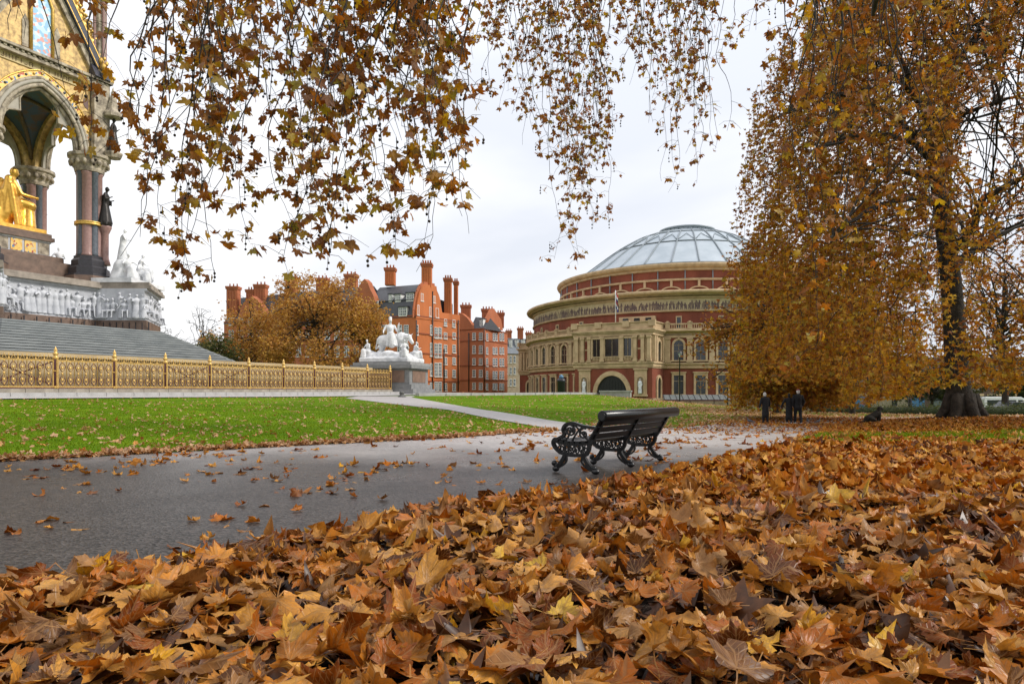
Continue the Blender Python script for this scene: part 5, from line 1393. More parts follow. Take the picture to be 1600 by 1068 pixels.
chimney(mb1, 667, 411, 450, 150, 15, 2.2, 4); chimney(mb1, 700, 434, 492, 156, 11, 2.0, 3); chimney(mb1, 712.5, 439, 492, 160, 6, 2.0, 2); chimney(mb1, 610, 418, 446, 156, 15, 2.0, 3)
dormer(FR, 692, 470, 487, 7, -1.5); dormer(FR, 709, 474, 490, 4, -1.5)
MB().prism(gpx(FR, [(686, 492), (686, 462), (718, 474), (718, 492)]), -6, -2, FR.fn()).build('slate_roof', MAT_SLATE, mb1)

# --- long wing behind the autumn tree
E_ = P(350, 610, 172); 
mb2 = empty('brick_mansion', (C_.x, C_.y, -1)); tag(mb2, 'long brick mansion wing behind the orange tree with a row of chimneys', 'building', 'red brick mansion blocks')
FW = Facade(mb2, (C_.x - .05, C_.y + .3), (E_.x, E_.y)); zw = FW.z_py(0, 492)
wall_block(mb2, [(C_.x - .05, C_.y + .3), (E_.x, E_.y), (E_.x + 3, E_.y + 14), (C_.x + 3, C_.y + 14)], -1, zw, MAT_MBRICK2)
mb = MB(); vs = [tuple(FW.pt(*q)) for q in ((0, zw, .2), (FW.len, zw, .2), (FW.len, zw + 7, -4), (0, zw + 7, -4), (0, zw, -13), (FW.len, zw, -13))]
mb.add(vs, [(0, 1, 2, 3), (3, 2, 5, 4), (0, 3, 4), (1, 5, 2)]); mb.build('slate_roof', MAT_SLATE, mb2)
for px in range(362, 562, 15):
    for y0, y1 in ((497, 507), (516, 529), (541, 556), (570, 584)): FW.wpx(px, y0, y1, 6.5)
for z_ in (FW.z_py(0, 510), FW.z_py(0, 535), FW.z_py(0, 490)): FW.band(z_, .35)
gb = gpx(FW, [(549, 494), (551, 478), (556, 462), (561, 450), (566, 441), (571, 436), (576, 441), (579, 450), (585, 462), (590, 480), (592, 494)])
MB().prism([(max(a, -9), b) for a, b in gb], -1.2, .35, FW.fn()).build('gable', MAT_MBRICK2, mb2)
FW.wpx(587, 471, 482, 8); 
for px in (480, 395):
    gb = gpx(FW, [(px - 20, 496), (px - 18, 482), (px - 10, 470), (px, 462), (px + 10, 470), (px + 18, 482), (px + 20, 496)])
    MB().prism(gb, -1.2, .35, FW.fn()).build('gable', MAT_MBRICK2, mb2)
    FW.wpx(px, 475, 487, 6)
for px, y0, w_ in ((365, 447, 17), (393, 452, 12), (408, 444, 17), (456, 432, 16), (504, 434, 17), (549, 428, 18)): chimney(mb2, px, y0, 497, 163 + (549 - px) * .05, w_, 2.2, 3, MAT_MBRICK2)

# --- further block
A2 = P(757, 610, 182); B2 = P(793, 610, 196); C2 = P(716, 610, 186)
mb3 = empty('brick_mansion', (A2.x, A2.y, -2)); tag(mb3, 'shorter red brick mansion block with grey mansard nearer the round hall', 'building', 'red brick mansion blocks')
F3 = Facade(mb3, (A2.x, A2.y), (B2.x, B2.y)); F3l = Facade(mb3, (A2.x, A2.y), (C2.x, C2.y)); z3 = F3.z_py(0, 514)
wall_block(mb3, [(A2.x, A2.y), (B2.x, B2.y), (B2.x - 4, B2.y + 12), (C2.x, C2.y + 12), (C2.x, C2.y)], -2, z3, MAT_MBRICK2)
for py in (514, 532, 571, 594): F3.band(F3.z_py(0, py), .3); F3l.band(F3l.z_py(0, py), .3)
for px, w_ in ((760.5, 2.4), (771, 2.6), (775, 2.6), (781.5, 2.4), (785.5, 2.4)):
    for y0, y1 in ((521, 531), (543, 552), (560, 571), (580, 591), (599, 608)): F3.wpx(px, y0, y1, w_, bars=(0, 2))
for px, w_ in ((741, 4), (751.5, 4.4)):
    for y0, y1 in ((520, 530), (540, 551), (560, 569), (578, 588), (598, 607)): F3l.wpx(px, y0, y1, w_, bars=(1, 2))
zz0 = F3l.z_py(0, 514); 
mb = MB(); L3 = F3l.u_px(734); vs = [tuple(F3l.pt(*q)) for q in ((-.2, zz0, .1), (L3, zz0, .1), (L3, F3l.z_py(0, 492), -3), (-.2, F3l.z_py(0, 496), -3), (-.2, zz0, -9), (L3, zz0, -9))]
mb.add(vs, [(0, 1, 2, 3), (3, 2, 5, 4), (0, 3, 4), (1, 5, 2)]); mb.build('slate_roof', MAT_SLATE, mb3)
dormer(F3l, 750, 498, 511, 5.5, -.6)
gb = gpx(F3l, [(717, 515), (717, 488), (723, 490), (730, 496), (736, 504), (741, 514)]); MB().prism(gb, -1.2, .2, F3l.fn()).build('gable', MAT_MBRICK2, mb3)
gb = gpx(F3, [(760, 516), (762, 500), (766, 492), (771, 482), (776, 490), (782, 499), (785, 516)]); MB().prism(gb, -1.2, .2, F3.fn()).build('gable', MAT_MBRICK2, mb3)
for px in (765, 769.5, 774, 778.5): F3.wpx(px, 500, 511, 2, bars=(0, 1))
chimney(mb3, 728, 476, 508, 188, 15, 2.2, 3, MAT_MBRICK2); chimney(mb3, 762, 482, 500, 191, 18, 2.2, 4, MAT_MBRICK2); chimney(mb3, 782, 488, 512, 197, 11, 2.2, 3, MAT_MBRICK2)
F3l.pipe(757.2, 514, 612); F3l.pipe(733, 520, 612)

# --- distant grey block
A4 = P(788, 610, 255); mb4 = empty('distant_terrace', (A4.x, A4.y, -3)); tag(mb4, 'distant terrace with grey slate roof between the brick block and the hall', 'building')
F4 = Facade(mb4, (A4.x, A4.y), (P(850, 610, 262).x, 262)); z4 = F4.z_py(0, 552)
MB().prism([(0, -3), (0, z4), (F4.len, z4), (F4.len, -3)], -12, 0, F4.fn()).build('wall', M('pale_brick', (.34, .27, .19), .8, (.26, .2, .14), scale=.6), mb4)
MB().add([tuple(F4.pt(*q)) for q in ((0, z4, .3), (F4.len, z4, .3), (F4.len, F4.z_py(0, 527), -3), (0, F4.z_py(0, 527), -3), (0, z4, -12), (F4.len, z4, -12))], [(0, 1, 2, 3), (3, 2, 5, 4), (0, 3, 4), (1, 5, 2)]).build('roof', M('pale_slate', (.16, .18, .21), .6), mb4)
for px in (792, 800, 810, 820): dormer(F4, px, 530, 542, 4, -.8)
for px in (792, 798, 804): 
    for y0, y1 in ((556, 566), (574, 584), (592, 602)): F4.wpx(px, y0, y1, 2.5, bars=(0, 1))
for px, y0 in ((795, 516), (813, 512), (826, 519)): chimney(mb4, px, y0, 535, 262, 9, 2, 3, MAT_MBRICK2)

# ================================================================== TREES
MAT_BARK = M('plane_bark', (.055, .042, .030), .9, (.018, .014, .011), scale=5, detail=6, bump=.8, bscale=14, bdist=.06)
MAT_TWIG = M('twig_bark', (.035, .026, .02), .85, (.02, .015, .012), scale=20)
MAT_LEAF_TREE = leaf_mat('plane_leaves', [(0, (0.213, 0.070, 0.009)), (.20, (0.292, 0.107, 0.011)), (.40, (0.380, 0.164, 0.015)), (.58, (0.416, 0.205, 0.018)), (.72, (0.496, 0.287, 0.018)), (.84, (0.354, 0.255, 0.018)), (.93, (0.088, 0.032, 0.006)), (1.0, (0.585, 0.378, 0.023))], rough=.6, trans=.38)
MAT_LEAF_FAR = leaf_mat('far_leaves', [(0, (.33, .16, .045)), (.3, (.43, .22, .05)), (.6, (.52, .28, .06)), (.85, (.60, .38, .07)), (1.0, (.28, .15, .06))], rough=.7, trans=.3)
MAT_LEAF_HANG = leaf_mat('hanging_leaves', [(0, (0.146, 0.049, 0.008)), (.16, (0.187, 0.065, 0.009)), (.34, (0.246, 0.085, 0.009)), (.5, (0.306, 0.130, 0.013)), (.64, (0.391, 0.226, 0.020)), (.78, (0.459, 0.335, 0.020)), (.88, (0.281, 0.280, 0.020)), (.95, (0.339, 0.154, 0.013)), (1.0, (0.146, 0.049, 0.009))], rough=.5, trans=.42, veins=True, tint=(1.1, .80, .22))

def limb_tube(mb, pts, r0, r1, n=8, wob=.0, seed=0):
    q = random.Random(seed); P_ = [Vector(p) for p in pts]; out = []; m = len(P_)
    # Catmull-Rom
    for i in range(m - 1):
        p0, p1, p2, p3 = P_[max(i - 1, 0)], P_[i], P_[i + 1], P_[min(i + 2, m - 1)]
        for j in range(5):
            t = j / 5
            v = .5 * ((2 * p1) + (-p0 + p2) * t + (2 * p0 - 5 * p1 + 4 * p2 - p3) * t * t + (-p0 + 3 * p1 - 3 * p2 + p3) * t ** 3)
            out.append(v + Vector((q.uniform(-wob, wob), q.uniform(-wob, wob), q.uniform(-wob, wob))))
    out.append(P_[-1])
    k = len(out)
    mb.tube(out, [r0 + (r1 - r0) * (i / (k - 1)) ** .8 for i in range(k)], n)
    return out

def leaves_from(pos, size, temps, mat, name, parent, droop=.9, rng=RNG, uv=False):
    """leaves hanging at the points: stalk up, tip down, random turn"""
    n = len(pos)
    yaw = rng.uniform(0, 2 * PI, n)
    # leaf lies in local XY with tip at +Y; stand it so that +Y points down, then scatter
    tilt = PI / 2 + rng.normal(0, .55, n) * droop
    td = rng.uniform(0, 2 * PI, n)
    base = rot_mats(np.zeros(n), -tilt, np.zeros(n))       # rotate about X: +Y -> down
    wob = rot_mats(yaw, rng.normal(0, .35, n), td)
    mats = wob @ base
    sc = size * rng.uniform(.7, 1.25, n)
    return scatter_mesh(name, temps, pos, mats, sc, mat, uv)

# ---- big plane tree on the right
TB = P(1502, 652, 33)
big = empty('plane_tree', (TB.x, TB.y, tz(TB.x, TB.y) - .1)); tag(big, 'huge old plane tree with brown and gold drooping leaves right of the path', 'tree')
o0 = Vector(big.location)
def Q(px, py, Y): return P(px, py, Y) - o0
mb = MB()
tr = [Q(1503, 659, 33), Q(1501, 640, 33), Q(1497, 600, 33), Q(1492, 520, 33), Q(1486, 440, 33), Q(1478, 374, 33), Q(1470, 315, 33), Q(1460, 250, 33.2), Q(1455, 200, 33.4)]
pts = tr; rad = [.90, .66, .53, .48, .45, .41, .36, .31, .26]
out = []; rr_ = []
for i in range(len(pts) - 1):
    for j in range(3): out.append(pts[i].lerp(pts[i + 1], j / 3)); rr_.append(rad[i] + (rad[i + 1] - rad[i]) * j / 3)
out.append(pts[-1]); rr_.append(rad[-1])
mb.tube(out, rr_, 16)
for k in range(7):
    a = k * 2 * PI / 7 + .3; d = Vector((math.cos(a), math.sin(a), 0))
    mb.tube([Vector((0, 0, 1.2)) + d * .42, Vector((0, 0, .5)) + d * .66, Vector((0, 0, .12)) + d * .95, Vector((0, 0, -.2)) + d * 1.3], [.32, .28, .22, .10], 8)
mb.build('trunk', MAT_BARK, big)
limbs = [
 [(1478, 374, 33), (1493, 383, 32.6), (1517, 362, 32), (1533, 315, 31.6), (1572, 291, 31), (1612, 272, 30.5), (1660, 268, 30)],
 [(1486, 420, 33), (1520, 392, 33.5), (1562, 366, 34.5), (1605, 350, 35.5), (1660, 340, 36.5)],
 [(1455, 200, 33.4), (1440, 165, 33), (1420, 140, 32), (1395, 120, 30.5), (1370, 95, 29)],
 [(1455, 200, 33.4), (1478, 150, 33.6), (1490, 110, 34), (1492, 40, 34.5), (1500, -60, 35)],
 [(1462, 260, 33.2), (1430, 225, 32), (1395, 215, 30.5), (1340, 210, 29), (1290, 225, 28)],
 [(1466, 290, 33.1), (1420, 270, 34), (1370, 265, 35.5), (1310, 270, 37), (1250, 290, 38)],
 [(1470, 320, 33), (1430, 310, 31.5), (1380, 320, 29.5), (1330, 345, 28), (1290, 380, 27)],
 [(1460, 245, 33.2), (1400, 185, 33), (1330, 150, 33), (1270, 150, 33), (1205, 190, 33)],
 [(1458, 225, 33.3), (1490, 190, 32), (1540, 165, 30), (1590, 150, 28.5)],
 [(1492, 60, 34.4), (1470, 10, 34), (1440, -50, 33), (1400, -100, 32)],
 [(1490, 110, 34), (1525, 60, 33.5), (1570, 20, 32.5), (1620, -10, 31.5)],
 [(1480, 400, 33), (1500, 385, 31), (1530, 380, 28), (1550, 390, 26)],
 [(1440, 165, 33), (1400, 80, 33.6), (1340, 20, 34), (1290, -20, 34)],
]
lr = [.30, .26, .22, .24, .20, .18, .18, .2, .18, .15, .15, .17, .15]
tips = []
for i, lm in enumerate(limbs):
    mb = MB(); o_ = limb_tube(mb, [Q(*p) for p in lm], lr[i], .05, 8, .05, i); mb.build('limb', MAT_BARK, big); tips.append(o_)
# smaller boughs fill the crown
rb = random.Random(77); RT = np.random.default_rng(77)
def crown_r(z):
    return float(np.interp(z, [0, 1.2, 4, 9, 14, 18, 22, 25], [9.0, 10.4, 10.7, 10.8, 10.5, 9.4, 7.3, 3.5]))
mb = MB(); strands = []
allp = [p for o_ in tips for p in o_[4:]]
for i in range(150):
    s0 = rb.choice(allp)
    z = rb.uniform(3.0, 23); a = rb.uniform(0, 2 * PI); rr2 = crown_r(z) * math.sqrt(rb.uniform(.15, 1.0))
    e1 = Vector((rr2 * math.cos(a), rr2 * math.sin(a), z))
    if (e1 - s0).length > 9: e1 = s0 + (e1 - s0).normalized() * 9
    mid = s0.lerp(e1, .5) + Vector((0, 0, rb.uniform(.3, 1.4)))
    o_ = limb_tube(mb, [s0, mid, e1, e1 + Vector((rb.uniform(-.6, .6), rb.uniform(-.6, .6), -rb.uniform(.8, 2.2)))], rb.uniform(.03, .065), .010, 5, .07, i)
mb.build('boughs', MAT_TWIG, big)
# hanging strands of leaves
mb = MB(); lp = []
def gap(v):
    """open sky between the curtains, seen right of and left of the trunk"""
    w_ = v + o0; px = 800 + FPX * w_.x / w_.y; py = HOR - FPX * (w_.z - EYE) / w_.y
    g_ = 0.0
    g_ = max(g_, 1 - math.hypot((px - 1560) / 62, (py - 425) / 62))
    g_ = max(g_, .9 - math.hypot((px - 1440) / 38, (py - 480) / 50))
    g_ = max(g_, .7 - math.hypot((px - 1545) / 60, (py - 215) / 45))
    g_ = max(g_, .5 - math.hypot((px - 1420) / 40, (py - 190) / 50))
    return g_
nst = 0
while nst < 2000:
    a = rb.uniform(0, 2 * PI); z = rb.uniform(1.5, 24)
    R_ = crown_r(z); rr2 = R_ * (rb.uniform(.18, 1.0) ** .55)
    top = Vector((rr2 * math.cos(a), rr2 * math.sin(a), z))
    g_ = gap(top - Vector((0, 0, .8)))
    if g_ > 0 and rb.random() < .45 + g_ * 1.8: continue
    wl = top + o0; px = 800 + FPX * wl.x / max(wl.y, 1)
    if px > 1500 and 5.0 < z < 20 and rb.random() < .55: continue
    if wl.y < 33 and abs(px - 1488) < 22 and 1.5 < z < 9 and rb.random() < .35: continue
    # curtains reach lowest on the left side of the crown
    zmin = float(np.interp(px, [1100, 1150, 1290, 1330, 1430, 1470, 1540, 1600], [.55, .35, .5, .85, 1.3, 1.7, 1.7, 1.5]))
    if wl.y < 38.5 and 1130 < px < 1310: zmin = max(zmin, EYE - (592 - HOR) / FPX * wl.y - o0.z)      # clear of the walkers on the path
    ln = min(rb.uniform(1.2, 3.6), max(.3, top.z - zmin))
    if ln < .5: continue
    k = 7; pts = []; x, y = 0.0, 0.0; out_d = Vector((math.cos(a), math.sin(a), 0)) * rb.uniform(-.1, .5)
    for j in range(k):
        t = j / (k - 1); x += rb.uniform(-.09, .09); y += rb.uniform(-.09, .09)
        pts.append(top + out_d * (t * (1 - t * .6)) + Vector((x, y, -ln * t)))
    mb.tube(pts, [.014, .012, .011, .010, .008, .007, .005], 3, cap=False)
    dens = rb.uniform(11, 26) * (1.2 if z < 6 else (1.0 if z < 14 else .85))
    for j in range(int(ln * dens)):
        t = rb.random() ** .85 * (k - 1); i0 = min(int(t), k - 2); v = pts[i0].lerp(pts[i0 + 1], t - i0)
        lp.append(v + Vector((rb.gauss(0, .19), rb.gauss(0, .19), rb.gauss(-.05, .12))))
    nst += 1
# low curtain at the back of the crown, behind the walkers
for i in range(210):
    px = rb.uniform(1140, 1320); Y_ = rb.uniform(39, 43.5); top = P(px, rb.uniform(520, 590), Y_) - o0; zb_ = EYE - (rb.uniform(618, 640) - HOR) / FPX * Y_ - o0.z
    pts = [top.lerp(Vector((top.x, top.y, zb_)), t / 6) + Vector((rb.uniform(-.12, .12), rb.uniform(-.12, .12), 0)) for t in range(7)]
    mb.tube(pts, [.014, .012, .011, .010, .008, .007, .005], 3, cap=False)
    for j in range(int((top.z - zb_) * rb.uniform(11, 20))):
        t = rb.random() * 6; i0 = min(int(t), 5); lp.append(pts[i0].lerp(pts[i0 + 1], t - i0) + Vector((rb.gauss(0, .2), rb.gauss(0, .2), rb.gauss(-.05, .12))))
mb.build('twigs', MAT_TWIG, big)
lp = np.array([tuple(v) for v in lp])
# the sheltered lower leaves are still gold and olive, the upper ones already brown
MAT_LEAF_LOWER = leaf_mat('gold_plane_leaves', [(0, (0.336, 0.123, 0.014)), (.2, (0.470, 0.218, 0.020)), (.45, (0.560, 0.314, 0.024)), (.66, (0.470, 0.323, 0.024)), (.8, (0.314, 0.247, 0.024)), (.9, (0.134, 0.048, 0.010)), (1.0, (0.739, 0.475, 0.032))], rough=.6, trans=.38)
low = RT.random(len(lp)) < np.interp(lp[:, 2], [0, 3, 9, 16], [.85, .62, .25, .08])
for m_, mt_ in ((~low, MAT_LEAF_TREE), (low, MAT_LEAF_LOWER)):
    cr_o = link_mesh('crown', leaves_from(lp[m_], .156, LEAF_LOW, mt_, 'crown', big), big); cr_o['kind'] = 'stuff'
print('big tree leaves', len(lp))

# ---- simple tree builder for the far ones
def far_tree(name, px, Y, zbase, h, w_, label, seed, nleaf, mat, size, trunk_r=.4, bare=.0, cat='tree', squash=1.0, lo=.12, group=None):
    q = random.Random(seed); rg = np.random.default_rng(seed)
    x = PX(px, Y); t = empty(name, (x, Y, zbase)); tag(t, label, cat, group)
    mb = MB(); limb_tube(mb, [(0, 0, -.3), (.1, 0, h * .25), (-.15, .1, h * .5), (0, 0, h * .78)], trunk_r, trunk_r * .25, 8, .03, seed); mb.build('trunk', MAT_BARK, t)
    mb = MB(); ends = []
    nb_ = 46
    for i in range(nb_):
        z0 = h * q.uniform(.22, .72); a = q.uniform(0, 2 * PI); z1 = h * q.uniform(max(.18, lo), .97)
        rr2 = w_ / 2 * math.sqrt(max(0.04, 1 - ((z1 / h - .48) / .56) ** 2)) * q.uniform(.5, 1.0)
        e1 = Vector((rr2 * math.cos(a), rr2 * math.sin(a) * squash, z1))
        o_ = limb_tube(mb, [(0, 0, z0), Vector((0, 0, z0)).lerp(e1, .5) + Vector((0, 0, h * .05)), e1], trunk_r * .32, .03, 5, h * .008, seed + i)
        ends += o_[5:]
        for k in range(4):
            s0 = q.choice(o_[4:]); d = Vector((q.gauss(0, 1), q.gauss(0, 1), q.gauss(.15, .8))).normalized() * h * q.uniform(.05, .13)
            mb.tube([s0, s0 + d * .5 + Vector((0, 0, h * .01)), s0 + d], [.05, .035, .015], 3, cap=False); ends += [s0 + d * .6, s0 + d]
            for kk in range(2):
                d2 = Vector((q.gauss(0, 1), q.gauss(0, 1), q.gauss(.1, .8))).normalized() * h * q.uniform(.03, .06); mb.tube([s0 + d, s0 + d + d2], [.018, .01], 3, cap=False)
    mb.build('branches', MAT_TWIG if bare > .5 else MAT_BARK, t)
    if nleaf:
        E = np.array([tuple(v) for v in ends]); E = E[E[:, 2] < h * (1 - bare)]
        pos = E[rg.integers(0, len(E), nleaf)] + rg.normal(0, h * .035, (nleaf, 3)) * np.array([1, 1, .9])
        # thin out in clumps so that holes remain
        ph = rg.uniform(0, 6, 3); f_ = np.sin(pos[:, 0] * 1.1 + ph[0]) + np.sin(pos[:, 1] * 1.3 + ph[1]) + np.sin(pos[:, 2] * 1.2 + ph[2])
        pos = pos[(f_ > -.6) | (rg.random(len(pos)) < .3)]
        pos = pos[pos[:, 2] > lo * h * .6]
        c_ = link_mesh('crown', leaves_from(pos, size, LEAF_LOW, mat, 'crown', t, rng=rg), t); c_['kind'] = 'stuff'
    return t
MAT_LEAF_GREEN = leaf_mat('green_leaves', [(0, (.05, .075, .02)), (.4, (.08, .11, .03)), (.75, (.12, .13, .035)), (1.0, (.17, .15, .04))], rough=.6, trans=.25)
MAT_LEAF_SHRUB = leaf_mat('shrub_leaves', [(0, (.03, .045, .015)), (.5, (.055, .075, .02)), (1.0, (.10, .11, .03))], rough=.55, trans=.2)
zt_ = -.2
far_tree('plane_tree', 497, 96, zt_, 18.3, 20.5, 'round russet plane tree standing before the brick mansions', 5, 17000, MAT_LEAF_FAR, .26, .42, bare=.05, lo=.03)
far_tree('plane_tree', 392, 104, zt_, 15.6, 18, 'smaller rusty brown tree left of the round russet tree', 6, 10500, MAT_LEAF_FAR, .265, .3, bare=.04, lo=.05)
far_tree('plane_tree', 572, 100, zt_, 15.2, 7, 'narrow golden tree close behind the white bull group', 15, 5000, leaf_mat('gold_leaves', [(0, (.40, .22, .04)), (.4, (.50, .29, .045)), (.8, (.58, .37, .06)), (1.0, (.35, .2, .05))], trans=.35), .21, .25, bare=.05, lo=.1)
far_tree('bare_tree', 318, 125, 0, 16.8, 8, 'small bare leafless tree against the sky beside the memorial steps', 7, 0, None, .1, .2, bare=1)
far_tree('bare_tree', 268, 150, 0, 15.5, 9, 'faint bare treetop showing just above the memorial steps', 17, 0, None, .1, .2, bare=1)
far_tree('evergreen_shrub', 338, 92, zt_, 9.3, 7, 'bushy dark green shrub at the foot of the memorial steps', 8, 5200, MAT_LEAF_GREEN, .24, .25, cat='shrub', lo=.05)
# trees and shrubs seen under the big crown at the right
far_tree('plane_tree', 1330, 58, -1.2, 15, 15, 'yellow leaved tree behind the walking couple', 9, 7000, MAT_LEAF_TREE, .23, .3, lo=.0)
far_tree('plane_tree', 1215, 52, -.9, 13, 12.5, 'brown tree behind the old man with the cane', 10, 9500, MAT_LEAF_TREE, .2, .3, lo=.0)
far_tree('plane_tree', 1570, 66, -1, 17, 20, 'dark leaved tree behind the right of the big trunk', 12, 6000, MAT_LEAF_TREE, .24, .35, lo=.14)
far_tree('evergreen_shrub', 1455, 72, -1.2, 5.2, 9, 'dark evergreen bush close left of the big trunk beyond the hedge', 13, 5000, MAT_LEAF_SHRUB, .2, .2, cat='shrub', lo=.0)
far_tree('evergreen_shrub', 1590, 80, -1.4, 6.5, 14, 'dark evergreen bush above the white van on the right edge', 14, 5500, MAT_LEAF_SHRUB, .22, .2, cat='shrub', lo=.0)

# clipped hedge
hd = empty('hedge', (PX(1430, 61), 61, tz(PX(1430, 61), 61))); tag(hd, 'low clipped green hedge along the far path', 'hedge')
blob('core', [('c', (-9, 0, .25), (12, 1.2, .25), .42, .45)], M('hedge_core', (.03, .04, .012), .9), hd, voxel=.15)
pos = np.stack([RT.uniform(-9.4, 12.4, 7000), RT.normal(0, .28, 7000), np.abs(RT.normal(.45, .25, 7000))], 1); pos[:, 1] += (pos[:, 0] + 9) * .057
o = link_mesh('hedge_leaves', leaves_from(pos, .09, LEAF_LOW, leaf_mat('hedge_leaf', [(0, (.05, .08, .015)), (.6, (.10, .14, .025)), (1.0, (.17, .16, .03))], trans=.2), 'hedge_leaves', hd), hd); o['kind'] = 'stuff'

# ---- plane tree over the camera: trunk behind, limbs reach forward, boughs hang into view
ov = empty('plane_tree', (2.5, -6.0, tz(2.5, -6) - .1)); tag(ov, 'overhanging plane tree whose leafy boughs droop across the top of the view', 'tree')
oo = Vector(ov.location)
mb = MB(); limb_tube(mb, [(0, 0, -.3), (.1, .1, 2.5), (0, .3, 5), (.2, .5, 8), (.3, .6, 11)], .75, .35, 14, 0, 1); mb.build('trunk', MAT_BARK, ov)
def ovl_limb(pts, r0, r1, sd):
    mb = MB(); o_ = limb_tube(mb, [Vector(p) - oo for p in pts], r0, r1, 9, .05, sd); mb.build('limb', MAT_BARK, ov); return o_
ovl_limb([(2.5, -5.6, 6.0), (.5, 0, 8.8), (-1.5, 5, 9.8), (-3.5, 9, 9.6), (-6.5, 11.5, 9.0)], .28, .07, 2)
ovl_limb([(-1.5, 5, 9.8), (-1.5, 7.5, 9.4), (-1.6, 10.5, 8.8)], .14, .05, 3)
ovl_limb([(2.6, -5.5, 7.5), (2.5, 3, 11.5), (1.8, 11, 13.2), (1.6, 18, 13.4), (2.5, 21, 13)], .30, .06, 4)
ovl_limb([(1.8, 11, 13.2), (3.8, 15, 13.2), (5.0, 18.5, 12.8)], .14, .05, 5)
ovl_limb([(2.7, -5.4, 8.0), (5.5, 3, 11.5), (7.0, 10, 12.0), (8.2, 14.5, 11.0), (9.0, 17, 10.5)], .28, .06, 6)
ovl_limb([(2.4, -5.6, 5.5), (-1.5, -1, 6.4), (-4.0, 3.5, 6.3), (-5.0, 6.0, 5.6)], .2, .04, 7)
hr = random.Random(31); RH = np.random.default_rng(31)
big_leaves = []         # candidates for single leaf objects
def bough(spec, Yr, leaf_size, dens, seed, single, side=.28, ball=.02, name='bough', twig=.011, temps=LEAF_HANG):
    """spec: (px, bottom row) of each strand, hung from above the frame; side twigs carry leaves and seed balls"""
    q = random.Random(seed)
    e = empty(name, (0, 0, 0), 0, ov)
    mb = MB(); lv = []; balls = MB()
    for px, pb in spec:
        Y = q.uniform(*Yr)
        zt = EYE + (HOR + 60) / FPX * Y + q.uniform(0, .5)
        b = P(px, pb, Y); tp = Vector((b.x + q.gauss(0, .35), Y + q.gauss(0, .2), zt)); ln = tp.z - b.z
        n = max(6, int(ln / .22)); pts = []; wx = wy = 0.0; vx = vy = 0.0
        for i in range(n + 1):
            t = i / n; vx = vx * .75 + q.gauss(0, .038) - wx * .02; vy = vy * .75 + q.gauss(0, .038); wx += vx; wy += vy
            v = tp.lerp(b, t); pts.append(v + Vector((wx, wy, 0)) - oo)
        mb.tube(pts, [twig * (1.15 - .85 * i / n) for i in range(n + 1)], 4, cap=False)
        nt_ = int(ln * dens * q.choice([.35, .7, 1.0, 1.3, 1.6]))
        for k in range(nt_):
            t = q.random() ** .8 * n; i0 = min(int(t), n - 1); s0 = pts[i0].lerp(pts[i0 + 1], t - i0)
            sl = side * q.uniform(.3, 1.5); a = q.uniform(0, 2 * PI); d = Vector((math.cos(a), math.sin(a) * .8, q.uniform(-.8, .45)))
            m1 = s0 + d * sl * .5 + Vector((0, 0, .03)); m2 = s0 + d * sl + Vector((0, 0, -.08 * sl))
            mb.tube([s0, m1, m2], [twig * .38, twig * .32, twig * .22], 3, cap=False)
            for j in range(q.choice([1, 1, 2, 3, 3])):
                lv.append(tuple(s0.lerp(m2, q.uniform(.35, 1.0)) + Vector((q.gauss(0, .04), q.gauss(0, .04), -.02 - abs(q.gauss(0, .03))))))
            if q.random() < .30:
                x_ = m2; l_ = q.uniform(.08, .2)
                for j in range(q.choice([1, 2, 2, 3])):
                    e_ = x_ + Vector((q.gauss(0, .01), q.gauss(0, .01), -l_ * (j + 1) / 2)); balls.tube([x_, e_], .003, 3, cap=False); balls.ball(e_, ball, 5, 4)
    mb.build('twigs', MAT_TWIG, e)
    if balls.v: balls.build('seed_balls',  M('seed_ball', (.045, .03, .018), .9, (.025, .018, .012), scale=60), e)['kind'] = 'stuff'
    pos = np.array(lv); n = len(pos)
    idx = RH.permutation(n); si = idx[:single]; ri = idx[single:]
    if len(ri):
        o = link_mesh('leaves', leaves_from(pos[ri], leaf_size, temps, MAT_LEAF_HANG, 'leaves', e, rng=RH, uv=True), e); o['kind'] = 'stuff'
    for i in si: big_leaves.append((e, pos[i], leaf_size * q.uniform(.75, 1.25)))
    return n
# left curtain, nearest
sp1 = []
prof = [(222, 395), (245, 410), (262, 350), (285, 420), (305, 392), (325, 432), (345, 425), (362, 330), (382, 300), (400, 345), (418, 388), (437, 352), (455, 325), (472, 410), (490, 395), (508, 428), (525, 398), (540, 438), (556, 392), (572, 372), (590, 425), (606, 345), (622, 405), (640, 330), (655, 352), (668, 295), (672, 365), (680, 300), (688, 362), (698, 285)]
q = random.Random(2)
for px, pb in prof:
    sp1.append((px, pb)); sp1.append((px + q.uniform(-14, 14), pb - q.uniform(60, 190))); sp1.append((px + q.uniform(-14, 14), pb - q.uniform(140, 300)))
print('b1', bough(sp1, (8.4, 11.0), .112, 5.0, 41, 225, side=.34, temps=LEAF_HANG_MID))
# far-left thin sprays before the memorial
print('b0', bough([(20, 60), (60, 140), (95, 95), (135, 70), (150, 120), (175, 60), (200, 90), (110, 20), (45, 10)], (6.4, 7.2), .085, 2.2, 42, 0, side=.20, twig=.007, temps=LEAF_HANG_MID))
